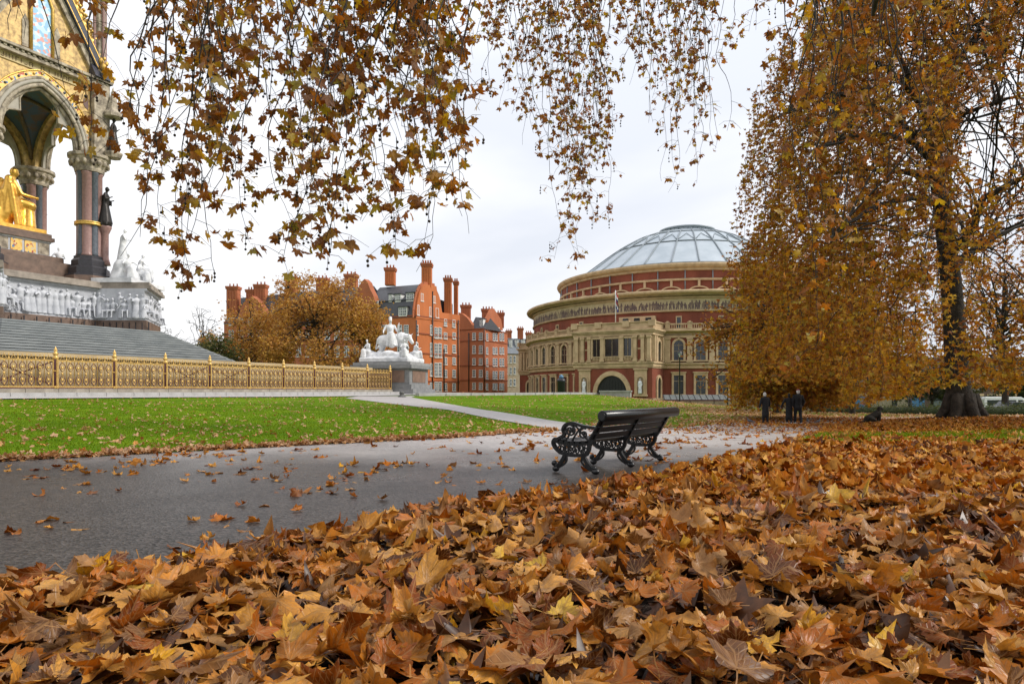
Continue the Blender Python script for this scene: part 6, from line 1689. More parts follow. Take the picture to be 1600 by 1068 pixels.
# middle curtains
sp2 = [(px + dx, pb - dy) for px, pb in ((772, 100), (788, 170), (800, 240), (825, 232), (845, 262), (862, 210), (880, 300), (893, 405), (905, 398), (920, 408), (932, 330), (915, 360), (945, 240), (875, 330), (770, 60), (790, 45), (950, 150), (815, 150), (840, 120), (900, 250)) for dx, dy in ((0, 0), (9, 70), (-8, 130))]
print('b2', bough(sp2, (16.5, 19.5), .102, 4.0, 43, 40, side=.30, ball=.022, twig=.012, temps=LEAF_HANG_FAR))
sp3 = [(px + dx, pb - dy) for px, pb in ((985, 130), (1005, 210), (1020, 190), (1038, 262), (1050, 292), (1066, 275), (1078, 285), (1090, 225), (1103, 245), (975, 110), (1030, 120), (1060, 160), (1120, 60), (1165, 100), (1175, 55)) for dx, dy in ((0, 0), (8, 60), (-8, 110))]
print('b3', bough(sp3, (17, 19.5), .100, 3.4, 44, 0, side=.30, ball=.022, twig=.012, temps=LEAF_HANG_FAR))
# right: nearer sprays over the big tree
sp4 = [(px + dx, pb - dy) for px, pb in ((1215, 130), (1235, 210), (1262, 330), (1275, 250), (1285, 420), (1300, 300), (1320, 240), (1345, 320), (1360, 430), (1245, 545), (1330, 150), (1390, 300), (1410, 180), (1440, 330), (1380, 120), (1470, 140), (1520, 110), (1560, 130), (1500, 60), (1590, 100)) for dx, dy in ((0, 0), (11, 120))]
print('b4', bough(sp4, (12.0, 15.5), .130, 2.9, 45, 30, side=.5, twig=.014, temps=LEAF_HANG_FAR))
hang_meshes = [np_mesh('leaf', tv, tt, MAT_LEAF_HANG, tu) for tv, tt, tu in LEAF_HANG]
for e, p, s_ in big_leaves:
    link_mesh('leaf', hr.choice(hang_meshes), e, tuple(p), (-PI / 2 + hr.gauss(0, .5), hr.gauss(0, .35), hr.uniform(0, 2 * PI)), s_)

# ================================================================== BENCH
MAT_BENCH = M('black_cast_iron', (.010, .010, .011), .32, (.006, .006, .007), scale=30, spec=.5, bump=.15, bscale=120, bdist=.004)
MAT_BSLAT = M('black_painted_wood', (.010, .010, .011), .3, (.006, .006, .007), scale=8, spec=.35, stretch=(1, 8, 8))
LBx, LBy = .58, .815
bl = math.hypot(LBx, LBy); LBx /= bl; LBy /= bl
BO = Vector((1.03, 9.10, 0)); BLEN = 2.28
bench = empty('park_bench', (BO.x, BO.y, tz(BO.x, BO.y) + .015), math.atan2(LBy, LBx)); tag(bench, 'black cast iron park bench with scrolled ends seen from behind', 'bench')
# local: x along the bench, +y to the front (towards the lawn), z up; back feet at y 0
def flat_tube(mb, pts, wd, ht):
    """flattened bar following a curve in the y-z plane"""
    for a, b in zip(pts[:-1], pts[1:]):
        a = Vector(a); b = Vector(b); d = (b - a).normalized() * .004
        mb.bar(a - d, b + d, wd, ht, up=(0, b.z - a.z, -(b.y - a.y)) if False else Vector((1, 0, 0)).cross(b - a))
def cr2(pts, k=6):
    P_ = [Vector((0, p[0], p[1])) for p in pts]; out = []
    for i in range(len(P_) - 1):
        p0, p1, p2, p3 = P_[max(i - 1, 0)], P_[i], P_[i + 1], P_[min(i + 2, len(P_) - 1)]
        for j in range(k):
            t = j / k; out.append(.5 * ((2 * p1) + (-p0 + p2) * t + (2 * p0 - 5 * p1 + 4 * p2 - p3) * t * t + (-p0 + 3 * p1 - 3 * p2 + p3) * t ** 3))
    out.append(P_[-1]); return out
def spiral(cy, cz, r0, r1, a0, turns, n=14):
    return [(cy + (r0 + (r1 - r0) * i / n) * math.cos(a0 + turns * 2 * PI * i / n), cz + (r0 + (r1 - r0) * i / n) * math.sin(a0 + turns * 2 * PI * i / n)) for i in range(n + 1)]
def end_frame(arm):
    out = []
    # seat rail with apron
    mb = MB(); flat_tube(mb, cr2([(.05, .42), (.25, .395), (.45, .405), (.56, .43)]), .045, .05)
    flat_tube(mb, cr2([(.08, .26), (.2, .245), (.36, .245), (.48, .27)]), .04, .045)
    flat_tube(mb, cr2([(.48, .27), (.56, .33), (.60, .40), (.57, .45), (.52, .44)]), .045, .05)
    flat_tube(mb, cr2([(.08, .26), (.04, .33), (.03, .42)]), .045, .05)
    out.append(('seat_rail', mb))
    # tracery between the rails
    mb = MB(); q = random.Random(5)
    for k in range(6):
        cy = .10 + .075 * k; cz = .325 + .012 * math.sin(k * 2)
        flat_tube(mb, [Vector((0, y, z)) for y, z in spiral(cy, cz, .055, .014, k * 1.3, 1.15 * (1 if k % 2 else -1), 12)], .02, .015)
        flat_tube(mb, [Vector((0, cy - .03, .26)), Vector((0, cy + .01, .32)), Vector((0, cy - .005, .40))], .018, .014)
        flat_tube(mb, [Vector((0, cy + .04, .26)), Vector((0, cy, .34)), Vector((0, cy + .05, .40))], .018, .013)
    out.append(('tracery', mb))
    # legs: back and front, with scroll feet
    mb = MB(); flat_tube(mb, cr2([(.13, .27), (.10, .20), (.045, .12), (-.02, .06), (-.05, .035)]), .05, .05); mb.ball((0, -.06, .042), .052, 8, 6, (.8, 1.15, .8)); mb.ball((0, -.05, .085), .03, 7, 5)
    flat_tube(mb, cr2([(.13, .27), (.15, .17), (.10, .10), (.02, .05)]), .03, .022)
    out.append(('leg', mb))
    mb = MB(); flat_tube(mb, cr2([(.40, .27), (.43, .20), (.48, .13), (.53, .075), (.55, .04)]), .05, .05); mb.ball((0, .56, .045), .052, 8, 6, (.8, 1.1, .85)); mb.ball((0, .585, .12), .042, 8, 6); mb.ball((0, .55, .09), .03, 7, 5)
    flat_tube(mb, cr2([(.40, .27), (.385, .18), (.43, .11), (.52, .06)]), .03, .022)
    out.append(('leg', mb))
    # back stile sweeping up to the roll
    mb = MB(); flat_tube(mb, cr2([(.04, .40), (-.03, .50), (-.10, .62), (-.17, .73), (-.22, .785)]), .05, .075); out.append(('back_stile', mb))
    if arm:
        mb = MB(); flat_tube(mb, cr2([(-.10, .62), (.02, .63), (.14, .645), (.28, .68), (.39, .66), (.44, .59), (.42, .52), (.50, .47), (.58, .43)]), .055, .04)
        flat_tube(mb, [Vector((0, y, z)) for y, z in spiral(.33, .575, .09, .03, 0, 1.6, 18)], .03, .022)
        flat_tube(mb, [Vector((0, y, z)) for y, z in spiral(.12, .54, .075, .02, 2, -1.3, 14)], .025, .018)
        flat_tube(mb, cr2([(.03, .43), (.12, .52), (.22, .62), (.28, .66)]), .025, .02)
        flat_tube(mb, cr2([(.30, .43), (.26, .50), (.18, .60), (.10, .63)]), .025, .02)
        flat_tube(mb, cr2([(.42, .43), (.36, .49), (.33, .55)]), .025, .02)
        mb.ball((0, .33, .575), .028, 7, 5); mb.ball((0, .12, .54), .024, 7, 5)
        mb.ball((0, .42, .45), .045, 8, 6, (.7, 1, 1))
        out.append(('armrest', mb))
    return out
for i, x in enumerate((.06, BLEN / 2, BLEN - .06)):
    fe = empty('end_frame' if i != 1 else 'middle_frame', (x, 0, 0), 0, bench)
    for nm, mb in end_frame(i != 1): mb.build(nm, MAT_BENCH, fe)
# rolled top rail
ends = lambda z: [(-.03, 0, z), (BLEN + .03, 0, z)]
MB().tube([(-.10, -.245, .79), (-.09, -.245, .79), (BLEN + .09, -.245, .79), (BLEN + .10, -.245, .79)], [.062, .074, .074, .062], 18).build('top_rail', MAT_BSLAT, bench)
for x in (-.105, BLEN + .105): MB().tube([(x - .01, -.245, .79), (x + .01, -.245, .79)], .05, 14).build('rail_cap', MAT_BENCH, bench)
def slat(y, z, ang, wd=.085, th=.028, nm='back_slat'):
    m = Euler((ang, 0, 0)).to_matrix(); mb = MB(); mb.box((BLEN / 2, y, z), (BLEN + .06, th, wd), m=m)
    o = mb.build(nm, MAT_BSLAT, bench)
    bv = o.modifiers.new('b', 'BEVEL'); bv.width = .008; bv.segments = 2
for y, z in ((-.165, .69), (-.115, .60), (-.060, .51), (-.200, .762)): slat(y + .02, z, R(29))
for k in range(6): 
    mb = MB(); mb.box((BLEN / 2, .09 + k * .085, .437 - .012 * math.sin(k / 5 * PI)), (BLEN + .04, .062, .028)); mb.build('seat_slat', MAT_BSLAT, bench)

# ================================================================== PEOPLE, DOG, BIRDS
MAT_COAT = M('black_coat', (.014, .014, .017), .85, (.009, .009, .011), scale=10)
MAT_TROUS = M('dark_trousers', (.016, .016, .02), .85)
MAT_SKIN = M('skin', (.45, .27, .20), .6, (.40, .23, .17), scale=8)
MAT_WHITEH = M('white_hair', (.70, .68, .65), .8); MAT_DARKH = M('dark_hair', (.02, .015, .012), .7); MAT_SHOE = M('white_shoe', (.72, .72, .72), .6); MAT_CAP = M('red_cap', (.22, .03, .03), .8)
def person(px, Y, h, rz, label, coat, hair, arms, stride=.1, lean=.0, cap=False, shoe=None, robe=0):
    x = PX(px, Y); e = empty('person', (x, Y, tz(x, Y) + .02), rz); tag(e, label, 'person')
    k = h / 1.75; pr = person_prims(h, 'stand', arms=arms, stride=stride, lean=lean, robe=robe)
    blob('body', pr, MAT_SKIN, e, voxel=.022, smooth_it=2)
    S = lambda x, y, z: Vector((x * k, y * k, z * k))
    hip, ch = S(0, 0, .92), S(0, -lean * .5, 1.28)
    cl = [('c', hip, ch, .175 * k, .19 * k), ('e', ch + S(0, 0, .07), (.235 * k, .16 * k, .175 * k)), ('c', S(0, 0, .92 - coat), hip, .20 * k, .18 * k), ('c', ch + S(0, 0, .12), ch + S(0, -.01, .2), .12 * k, .085 * k)]
    for s, (el, hn) in zip((1, -1), arms):
        sh = ch + S(.19 * s, 0, .13); ee = sh + S(el[0] * s, el[1], el[2]); h_ = ee + S(hn[0] * s, hn[1], hn[2]) * .9
        cl += [('c', sh, ee, .082 * k, .066 * k), ('c', ee, h_, .064 * k, .054 * k)]
    blob('coat', cl, MAT_COAT, e, voxel=.025, smooth_it=3)
    fl_, fr_ = S(.10, -stride, .09), S(-.10, stride, .09); kl, kr = S(.10, -stride * .6 - .03, .5), S(-.10, stride * .4 - .03, .5)
    blob('trousers', [('c', hip + S(.09, 0, -.02), kl, .105 * k, .082 * k), ('c', kl, fl_, .08 * k, .066 * k), ('c', hip + S(-.09, 0, -.02), kr, .105 * k, .082 * k), ('c', kr, fr_, .08 * k, .066 * k), ('e', hip, (.16 * k, .13 * k, .12 * k))], MAT_TROUS, e, voxel=.025, smooth_it=2)
    for f in (fl_, fr_): blob('shoe', [('c', f + S(0, .04, -.045), f + S(0, -.15, -.055), .05 * k, .043 * k)], shoe or MAT_COAT, e, voxel=.02, smooth_it=1)
    hd_ = S(0, -lean - .02, 1.625)
    blob('hair', [('e', hd_ + S(0, .02, .045), (.09 * k, .10 * k, .105 * k)), ('e', hd_ + S(0, .05, -.01), (.085 * k, .07 * k, .10 * k))], hair, e, voxel=.02, smooth_it=2)
    if cap: blob('cap', [('e', hd_ + S(0, 0, .085), (.098 * k, .11 * k, .08 * k)), ('c', hd_ + S(-.05, -.1, .07), hd_ + S(.05, -.1, .07), .03 * k, .03 * k)], MAT_CAP, e, voxel=.02, smooth_it=1)
    return e
pa = person(1196, 36, 1.62, PI + .15, 'old white haired person in long black coat walking with a cane', .42, MAT_WHITEH, (((.10, .02, -.27), (.03, -.06, -.24)), ((.10, -.02, -.27), (.05, -.14, -.18))), .06, .08)
x = PX(1203.5, 35.8); cn = empty('walking_cane', (x, 35.8, tz(x, 35.8) + .02)); tag(cn, 'thin dark cane held by the old white haired person', 'cane')
MB().tube([(.05, 0, 0), (.02, 0, .4), (-.02, 0, .80)], .014, 6).build('shaft', MAT_TROUS, cn); MB().tube([(-.02, 0, .80), (-.02, -.03, .86), (-.02, -.08, .86)], .018, 6).build('handle', MAT_TROUS, cn)
person(1233, 36.6, 1.62, PI - .2, 'woman in black ankle length coat walking close beside the taller man', .52, MAT_DARKH, (((.16, .04, -.24), (.10, .02, -.22)), ((.08, -.03, -.27), (.02, -.1, -.2))), .10, .02, shoe=MAT_SHOE)
person(1247, 36.4, 1.84, PI - .1, 'tall man in black jacket, reddish cap and white shoes', .06, MAT_WHITEH, (((.08, .02, -.28), (-.02, -.06, -.22)), ((.10, .0, -.28), (-.04, -.1, -.2))), .17, .0, cap=True, shoe=MAT_SHOE)

# dark dog sitting on the leaves, seen from the side, facing right
x = PX(1366, 35); dg = empty('dog', (x, 35, tz(x, 35) + .03)); tag(dg, 'dark shaggy dog sitting on the fallen leaves left of the big trunk', 'dog')
MAT_FUR = M('dark_fur', (.035, .030, .022), .9, (.014, .012, .010), scale=18, bump=.6, bscale=60)
dp = [('c', (-.22, 0, .20), (.14, 0, .42), .17, .15), ('e', (-.24, 0, .19), (.20, .17, .19)), ('c', (.14, 0, .42), (.22, 0, .58), .11, .085), ('e', (.25, 0, .66), (.10, .085, .09)), ('c', (.28, 0, .64), (.40, 0, .60), .055, .04),
      ('c', (.20, .07, .70), (.16, .10, .60), .03, .025), ('c', (.20, -.07, .70), (.16, -.10, .60), .03, .025), ('c', (.18, .08, .38), (.20, .08, .05), .065, .04), ('c', (.18, -.08, .38), (.21, -.08, .05), .065, .04), ('c', (.20, .08, .04), (.28, .08, .03), .04, .035), ('c', (.21, -.08, .04), (.29, -.08, .03), .04, .035),
      ('c', (-.22, .14, .2), (-.04, .16, .12), .11, .07), ('c', (-.22, -.14, .2), (-.04, -.16, .12), .11, .07), ('c', (-.06, .15, .06), (.06, .15, .04), .05, .04), ('c', (-.06, -.15, .06), (.06, -.15, .04), .05, .04), ('c', (-.38, 0, .08), (-.58, .1, .05), .05, .03)]
blob('body', dp, MAT_FUR, dg, voxel=.022, smooth_it=2); dg.scale = (1.2, 1.15, 1.15)

MAT_PIG = M('pigeon_grey', (.10, .11, .13), .6, (.05, .055, .07), scale=20)
for px, Y, rz, lb in ((1172, 34.5, 2.6, 'grey pigeon on the path left of the old person'), (1278, 36.8, .3, 'grey pigeon on the path right of the walking couple'), (1262, 37.5, 1.2, 'small pigeon pecking just behind the tall man')):
    x = PX(px, Y); pg = empty('pigeon', (x, Y, tz(x, Y) + .02), rz); tag(pg, lb, 'pigeon', 'pigeons on the path')
    blob('body', [('c', (-.08, 0, .12), (.07, 0, .15), .05, .065), ('c', (.08, 0, .16), (.12, 0, .25), .04, .03), ('e', (.13, 0, .27), (.034, .028, .03)), ('c', (.15, 0, .27), (.185, 0, .262), .010, .005), ('c', (-.10, 0, .12), (-.24, 0, .09), .035, .02)], MAT_PIG, pg, voxel=.012, smooth_it=2)
    for s_ in (-1, 1): MB().tube([(0, s_ * .03, .10), (.01, s_ * .03, 0), (.05, s_ * .03, 0)], .007, 5).build('leg', M('pigeon_leg', (.3, .08, .07), .7), pg)

# ================================================================== VEHICLES AND SMALL BUILDINGS BEYOND THE TREE
def vehicle(px, Y, rz, label, cat, name, body, mat, L_, H_, van):
    x = PX(px, Y); v = empty(name, (x, Y, tz(x, Y)), rz); tag(v, label, cat)
    hw = .9; fn = lambda a, b, t: (a, t, b)
    bo = MB().prism(body, -hw, hw, fn).build('body', mat, v); bv = bo.modifiers.new('b', 'BEVEL'); bv.width = .06; bv.segments = 3
    tyre = M('tyre', (.015, .015, .016), .8); rim = M('wheel_rim', (.35, .35, .36), .35, metal=.6)
    for a in (-L_ * .31, L_ * .31):
        for s_ in (-1, 1):
            w_ = empty('wheel', (a, s_ * (hw - .08), .33), 0, v)
            MB().tube([(0, -.11, 0), (0, .11, 0)], .33, 18).build('tyre', tyre, w_); MB().tube([(0, -.12, 0), (0, .12, 0)], .20, 14).build('rim', rim, w_)
    return v
MAT_WHITEV = M('white_car_paint', (.80, .81, .82), .25, (.74, .75, .77), scale=.5, spec=.6); MAT_GREYV = M('grey_car_paint', (.05, .052, .058), .25, (.04, .042, .046), scale=.5, spec=.6)
vb = [(-2.7, .35), (2.6, .35), (2.7, .9), (2.35, 1.25), (1.75, 1.95), (1.4, 2.12), (-2.6, 2.15), (-2.75, 1.9)]
v = vehicle(1566, 72.5, R(4), 'long white van parked beyond the hedge at the right edge', 'van', 'parked_van', vb, MAT_WHITEV, 5.4, 2.1, True)
for s_ in (-1, 1):
    for a0, a1 in ((1.0, 1.75), (-.6, .8), (-2.4, -.8)): MB().prism([(a0, 1.25), (a1, 1.25), (a1 - (.25 if a0 > .9 else 0), 1.82), (a0, 1.82)], s_ * .902, s_ * .912, lambda a, b, t: (a, t, b)).build('window', MAT_GLASSD, v)
vc = [(-2.1, .3), (2.1, .3), (2.15, .65), (1.9, .82), (1.05, .92), (.45, 1.38), (-.9, 1.42), (-1.6, 1.0), (-2.1, .92)]
v = vehicle(1586, 66, R(8), 'dark grey car parked in front of the white van', 'car', 'parked_car', vc, MAT_GREYV, 4.2, 1.4, False)
for s_ in (-1, 1):
    for pl in ([(-.15, .95), (.82, .95), (.36, 1.30), (-.15, 1.32)], [(-.25, .95), (-1.35, .95), (-.85, 1.34), (-.25, 1.33)]): MB().prism(pl, s_ * .902, s_ * .912, lambda a, b, t: (a, t, b)).build('window', MAT_GLASSD, v)
    MB().ball((2.08, s_ * .65, .68), .14, 8, 6, (.5, 1, .7)).build('headlight', M('headlight', (.7, .7, .7), .1), v)
# pale lodge and shop front far behind the hedge
x = PX(1392, 84); lo_ = empty('stone_lodge', (x, 84, -1.7)); tag(lo_, 'small pale stone lodge beyond the hedge left of the big trunk', 'building')
MB().box((0, 0, 1.4), (3.2, 3, 2.8)).build('wall', M('lodge_stone', (.36, .30, .22), .8), lo_); MB().box((0, 0, 2.9), (3.7, 3.5, .25)).build('roof', M('lodge_roof', (.20, .18, .15), .8), lo_)
MB().box((-.4, -1.51, 1.5), (.6, .06, 1.0)).build('window', MAT_GLASSD, lo_); MB().box((-.4, -1.54, .92), (.8, .12, .12)).build('sill', MATS['lodge_stone'], lo_)
x = PX(1432, 120); sh = empty('street_terrace', (x, 120, -3)); tag(sh, 'long dark brick street terrace with pale shopfronts far behind the big trunk', 'building')
MB().box((14, 3, 5), (60, 6, 10)).build('wall', M('dark_terrace', (.13, .08, .06), .85, (.08, .05, .04), scale=.8), sh)
for k in range(14):
    MB().box((-10 + k * 3.4, -.03, 1.9), (2.4, .1, 2.4)).build('shopfront', MAT_WPANE if k % 3 else M('blue_hoarding', (.05, .16, .32), .5), sh)
    MB().box((-10 + k * 3.4, -.06, 3.4), (2.8, .14, .4)).build('fascia', MAT_TERRA, sh)
    MB().box((-10 + k * 3.4, -.03, 5.6), (1.1, .1, 1.9)).build('window', MAT_WPANE, sh)
    MB().box((-10 + k * 3.4, -.03, 8.4), (1.1, .1, 1.6)).build('window', MAT_WPANE, sh)

# ================================================================== FALLEN LEAVES
STOPS = [(0, (0.365, 0.148, 0.022)), (.13, (0.565, 0.287, 0.055)), (.24, (0.438, 0.155, 0.013)), (.36, (0.328, 0.090, 0.005)), (.47, (0.182, 0.043, 0.003)), (.56, (0.069, 0.021, 0.004)), (.65, (0.256, 0.120, 0.041)), (.71, (0.328, 0.171, 0.061)), (.79, (0.548, 0.264, 0.045)), (.90, (0.383, 0.104, 0.005)), (.965, (0.502, 0.264, 0.055)), (.977, (0.602, 0.318, 0.011)), (1.0, (0.529, 0.341, 0.048))]
MAT_LEAF_G = leaf_mat('fallen_leaf', STOPS, rough=.38, trans=.16, veins=True, spec=.24)
MAT_LEAF_GM = leaf_mat('fallen_leaf_mid', [(p, tuple(v * 1.0 for v in c)) for p, c in STOPS], rough=.5, trans=.15, spec=.12)
MAT_LEAF_PALE = leaf_mat('dry_lawn_leaf', [(0, (.42, .24, .12)), (.4, (.55, .36, .20)), (.7, (.36, .14, .04)), (.9, (.50, .30, .14)), (1.0, (.55, .25, .05))], rough=.55, trans=.15, spec=.4)
RF = np.random.default_rng(99)
def lownoise(x, y):
    return (np.sin(x * 1.7 + 1.3 * np.sin(y * .9)) + np.sin(y * 2.1 + 1.1 * np.sin(x * 1.2 + 2)) + .6 * np.sin(x * 4.3 + y * 3.1) + .5 * np.sin(y * 5.7 - x * 2.3)) / 3.1
def edge_d(x, y):
    """metres inside the drift from the path's near edge, about"""
    return (near_edge(x) + .22 * lownoise(x * 1.6, y * 1.6) - y) * .68
def drift_h(x, y):
    s = np.clip(edge_d(x, y) / .7, 0, 1); s = s * s * (3 - 2 * s)
    amt = np.interp(y, [0, 7, 11, 15, 32], [.115, .112, .06, .015, .01]) + .028 * np.interp(y, [0, 9, 13], [1, 1, .15]) * np.sin(x * 13 + 3 * np.sin(y * 4)) * np.sin(y * 11 + 2 * np.sin(x * 5))
    return s * (amt + .055 * np.interp(y, [0, 8, 13], [1, .9, .15]) * lownoise(x * 1.15, y * 1.15))
def in_view(x, y, m=.6): return np.abs(x) < .765 * y + m
# the packed bed under the loose leaves
xs_ = np.arange(-5, 36, .12); ys_ = np.concatenate([np.arange(.6, 14, .10), np.arange(14, 40, .35)])
bx, by = np.meshgrid(xs_[::1], ys_)
bz = terrain(bx, by) + drift_h(bx, by) - .075
bz = np.where(edge_d(bx, by) > 0.03, bz, terrain(bx, by) - .06)
fade = np.interp(by, [11, 19], [0, .10]); bz = bz - fade
V = np.stack([bx.ravel(), by.ravel(), bz.ravel()], 1); nx, ny = len(xs_), len(ys_)
i = np.arange((ny - 1) * (nx - 1)); a = (i // (nx - 1)) * nx + i % (nx - 1)
T = np.concatenate([np.stack([a, a + 1, a + nx + 1], 1), np.stack([a, a + nx + 1, a + nx], 1)])
keep = in_view(bx, by, 1.5).ravel()[T].any(1) & (edge_d(bx, by) > -.15).ravel()[T].any(1)
T = T[keep]
bed = link_mesh('leaf_drift', np_mesh('leaf_drift', V, T, M('leaf_mould', (.035, .017, .008), .9, (.012, .007, .004), scale=9, detail=8, bump=1.0, bscale=35, bdist=.03)))
tag(bed, 'deep drift of brown fallen plane leaves filling the foreground', 'leaf drift', kind='structure')

def sample(n, x0, x1, y0, y1, dens):
    x = RF.uniform(x0, x1, n); y = RF.uniform(y0, y1, n)
    k = in_view(x, y) & (RF.random(n) < dens(x, y)); return x[k], y[k]
def ground_leaves(name, x, y, lift, temps, mat, size, tilt_s, parent, uv=False, flip=.45, sz=(.7, 1.3)):
    n = len(x); z = terrain(x, y) + lift
    tilt = np.abs(RF.normal(0, tilt_s, n)); tilt = np.where(RF.random(n) < .06, RF.uniform(.5, 1.2, n), tilt); tilt = np.where(RF.random(n) < flip, PI - tilt, tilt)
    mats = rot_mats(RF.uniform(0, 2 * PI, n), tilt, RF.uniform(0, 2 * PI, n))
    sc = size * RF.uniform(*sz, n)
    # keep leaves out of the ground: half extent of the tilted blade
    z = z + np.abs(np.sin(tilt)) * sc * .45
    o = link_mesh(name, scatter_mesh(name, temps, np.stack([x, y, z], 1), mats, sc, mat, uv), parent); o['kind'] = 'stuff'
    return o
# near drift, stacked
x, y = sample(6300, -5, 6.2, 1.7, 6.6, lambda x, y: (edge_d(x, y) > .0) * np.clip(.35 + edge_d(x, y) * 2, 0, 1))
for m_, tp in ((y < 4.3, LEAF_HI), (y >= 4.3, LEAF_MID)): ground_leaves('leaves', x[m_], y[m_], drift_h(x[m_], y[m_]) + RF.uniform(-.03, .06, m_.sum()), tp, MAT_LEAF_G, .132, .24, bed, uv=True, sz=(.55, 1.35))
print('near leaves', len(x))
x, y = sample(7000, -5, 6.2, 1.7, 6.6, lambda x, y: (edge_d(x, y) > .1) * 1.0)
ground_leaves('leaves', x, y, drift_h(x, y) + RF.uniform(-.065, -.02, len(x)), LEAF_LOW, leaf_mat('gap_shade_leaf', [(0, (.05, .02, .008)), (.5, (.10, .036, .010)), (.8, (.03, .014, .007)), (1.0, (.14, .06, .02))], rough=.4, trans=0, spec=.3), .13, .25, bed)  # shade of the gaps painted as darker colour on the lower leaves
# single leaves lying on top, nearest the camera
hi_m = [np_mesh('leaf', tv, tt, MAT_LEAF_G, tu) for tv, tt, tu in LEAF_HI]
cx, cy = sample(4000, -4, 4.5, 2.0, 4.9, lambda x, y: (edge_d(x, y) > .1) * 1.0)
lr_ = random.Random(12); nsing = 0
for k in range(len(cx)):
    if nsing >= 298: break
    if RF.random() > np.interp(cy[k], [2, 3.2, 4.9], [1, .8, .35]): continue
    s_ = .132 * lr_.uniform(.6, 1.35); ti = abs(lr_.gauss(0, .26)); 
    z = tz(cx[k], cy[k]) + float(drift_h(cx[k], cy[k])) + .05 + math.sin(ti) * s_ * .4
    o = link_mesh('leaf', lr_.choice(hi_m), bed, (cx[k], cy[k], z), None, s_)
    ax = lr_.uniform(0, 2 * PI); o.rotation_mode = 'QUATERNION'
    o.rotation_quaternion = Quaternion((math.cos(ax), math.sin(ax), 0), ti if lr_.random() > .4 else PI - ti) @ Quaternion((0, 0, 1), lr_.uniform(0, 2 * PI))
    nsing += 1
# middle drift
x, y = sample(42000, -2, 14, 6.4, 15.5, lambda x, y: (edge_d(x, y) > -.05) * np.clip(.25 + edge_d(x, y) * 1.5, 0, 1) * np.interp(y, [6, 11, 15.5], [.95, .75, .62]) * (1 - np.clip(np.exp(-((y - 16) / 3.6) ** 2) * np.interp(x, [4, 7.5], [0, 1.1]) * (.85 + .5 * lownoise(x * .9, y * .9)), 0, .92)))
for m_, tp in ((y < 7.6, LEAF_MID), (y >= 7.6, LEAF_MID1)): ground_leaves('leaves', x[m_], y[m_], drift_h(x[m_], y[m_]) + RF.uniform(-.03, .06, m_.sum()), tp, MAT_LEAF_GM, .114, .38, bed, sz=(.55, 1.35))
print('mid leaves', len(x))
# thinner litter further off, grass showing between
def far_d(x, y):
    p = .5 + .5 * lownoise(x * .55, y * .55 + 3)
    base = np.interp(y, [14, 17, 22, 25, 30, 40], [.66, .42, .45, .85, 1.0, 1.0])
    thin = np.exp(-((y - 17) / 4.0) ** 2) * np.interp(x, [4, 9, 16], [0, .55, .75])
    return np.clip(base - thin * (.2 + 1.1 * (1 - p)), .30, 1) * (edge_d(x, y) > -.2)
x, y = sample(62000, 2, 34, 15, 41, far_d)
ground_leaves('leaves', x, y, RF.uniform(.005, .045, len(x)), LEAF_LOW, MAT_LEAF_GM, .11, .34, bed)
print('far leaves', len(x))

# scattered on the path, in loose clumps; thick where the people walk
lit = empty('path_litter', (0, 0, 0)); tag(lit, 'loose dry leaves scattered in small clumps over the asphalt path', 'leaves', kind='stuff')
ccx = RF.uniform(-9, 7, 800); ccy = RF.uniform(3.5, 27, 800); k = (ccy > near_edge(ccx) - .1) & (ccy < far_edge(ccx) + .2) & in_view(ccx, ccy); ccx, ccy = ccx[k], ccy[k]
nn = RF.integers(1, 5, len(ccx)); px_ = np.repeat(ccx, nn) + RF.normal(0, .16, nn.sum()); py_ = np.repeat(ccy, nn) + RF.normal(0, .16, nn.sum())
k = px_ > -99
m_ = py_ < 9
ground_leaves('leaves', px_[m_], py_[m_], .014, LEAF_HI, MAT_LEAF_G, .095, .12, lit, uv=True)
ground_leaves('leaves', px_[~m_], py_[~m_], .014, LEAF_MID, MAT_LEAF_GM, .095, .15, lit)
x, y = sample(9000, 14, 46, 42, 62, lambda x, y: np.full(x.shape, .55))
ground_leaves('leaves', x, y, .03, LEAF_LOW, MAT_LEAF_PALE, .13, .3, lit)
x, y = sample(16000, 2, 22, 20, 46, lambda x, y: (y > near_edge(x) - .5) * (y < far_edge(x) + 1.5) * np.interp(y + .6 * x, [26, 34, 44], [.05, .35, .9]))
ground_leaves('leaves', x, y, .025, LEAF_LOW, MAT_LEAF_GM, .11, .28, lit)

# scattered on the lawns, heaped along the path edge
lw = empty('lawn_litter', (0, 0, 0)); tag(lw, 'pale dry leaves strewn over the green lawns and heaped along their edges', 'leaves', kind='stuff')
def seg_right(x): return far_edge(x)
p2l = np.array([(1.6, 21.3), (-3.2, 34), (-12.2, 50)]); p2r = np.array([(3.3, 24.3), (-1.39, 37), (-8.4, 57)])
def lawn1(x, y): return (y > far_edge(x)) & (x < np.interp(y, p2l[:, 1], p2l[:, 0]) - .1) & ((x - F0.x) * VV.x + (y - F0.y) * VV.y > 3.5)
def lawn2(x, y): return (x > np.interp(y, p2r[:, 1], p2r[:, 0]) + .1) & (y > far_edge(x)) & (y < 90)
x = RF.uniform(-26, 3, 26000); y = RF.uniform(9, 55, 26000)
dd = y - far_edge(x); k = lawn1(x, y) & in_view(x, y) & (RF.random(len(x)) < .09 + .60 * np.exp(-dd / 2.8) + .26 * np.exp(-dd / 14)) & ((lownoise(x * .9, y * .9) > -.25) | (RF.random(len(x)) < .35))
x, y = x[k], y[k]; m_ = y < 17
ground_leaves('leaves', x[m_], y[m_], .035, LEAF_MID1, MAT_LEAF_PALE, .085, .3, lw)
ground_leaves('leaves', x[~m_], y[~m_], .035, LEAF_LOW, MAT_LEAF_PALE, .095, .28, lw)
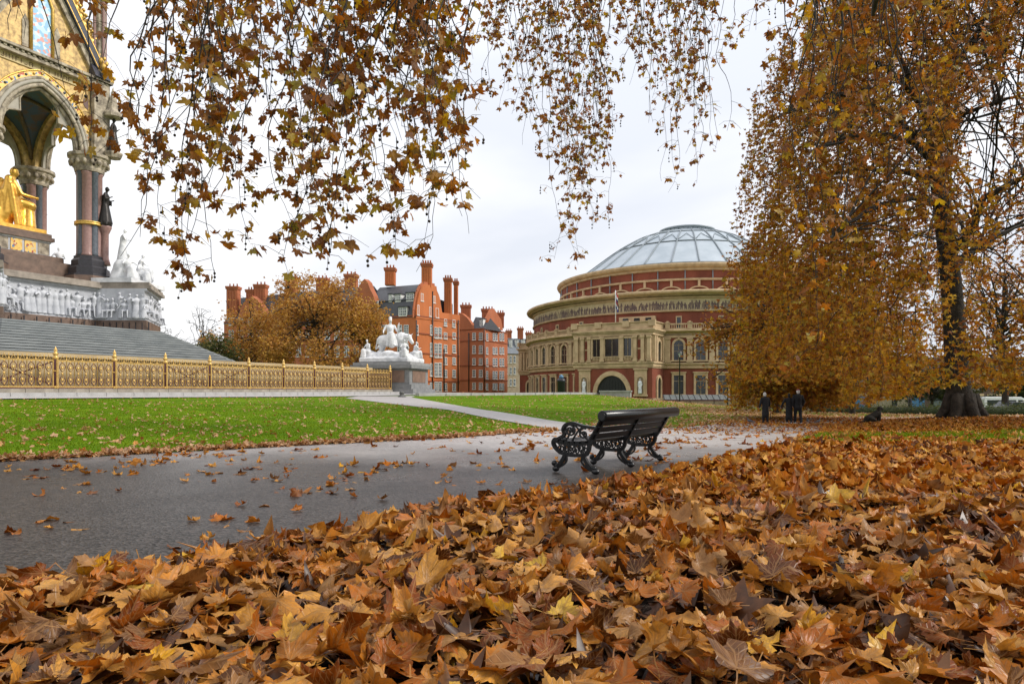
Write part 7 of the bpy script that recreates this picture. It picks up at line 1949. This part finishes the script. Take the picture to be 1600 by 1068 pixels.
# heaped edge
t = RF.random(2000) ** .9; ex = np.interp(t, [0, 1], [-9, 1.4]); ey = far_edge(ex) + np.abs(RF.normal(0, .22, len(ex))) - .12
ground_leaves('leaves', ex, ey, RF.uniform(.02, .06, len(ex)), LEAF_MID1, MAT_LEAF_PALE, .085, .45, lw)
x = RF.uniform(-6, 22, 42000); y = RF.uniform(22, 88, 42000)
k = lawn2(x, y) & in_view(x, y) & (RF.random(len(x)) < np.clip(.06 + .9 * np.exp(-(y - far_edge(x)) / 2.2) + np.interp(x - .1 * y, [0, 4, 9], [.0, .14, .8]) * np.interp(y, [25, 60], [1, .4]), 0, 1))
ground_leaves('leaves', x[k], y[k], .03, LEAF_LOW, MAT_LEAF_PALE, .11, .3, lw)

# ================================================================== GRASS BLADES on the nearer turf
def blades(name, x, y, h, label):
    n = len(x); z = terrain(x, y); a = RF.uniform(0, 2 * PI, n); hh = h * RF.uniform(.6, 1.3, n); w_ = .006 + .0004 * y
    lx, ly = RF.normal(0, .35, n) * hh, RF.normal(0, .35, n) * hh
    V = np.stack([np.stack([x - np.cos(a) * w_, y - np.sin(a) * w_, z - .005], 1), np.stack([x + np.cos(a) * w_, y + np.sin(a) * w_, z - .005], 1), np.stack([x + lx, y + ly, z + hh], 1)], 1).reshape(-1, 3)
    T = np.arange(3 * n).reshape(-1, 3)
    o = link_mesh(name, np_mesh(name, V, T, MAT_BLADE, smooth=False)); tag(o, label, 'grass', kind='stuff'); return o
MAT_BLADE = leaf_mat('grass_blade', [(0, (.088, .172, .003)), (.4, (.132, .225, .005)), (.8, (.18, .265, .009)), (1.0, (.235, .30, .014))], rough=.7, trans=.3, tint=(.7, .75, .2), spec=.08)
x = RF.uniform(-26, 2, 230000); y = RF.uniform(9.5, 38, 230000); k = lawn1(x, y) & in_view(x, y) & (RF.random(len(x)) < np.interp(y, [10, 20, 37], [1, .5, .0]))
blades('grass', x[k], y[k], .032, 'short mown grass of the lawn beyond the path'); print('blades', k.sum())
x = RF.uniform(3, 22, 120000); y = RF.uniform(11, 25, 120000); k = in_view(x, y) & (edge_d(x, y) > .4) & (RF.random(len(x)) < np.exp(-((y - 17.3) / 4.5) ** 2) * (lownoise(x * .55, y * .55 + 3) < .12))
blades('grass', x[k], y[k], .10, 'grass showing between the fallen leaves before the big tree'); print('blades2', k.sum())
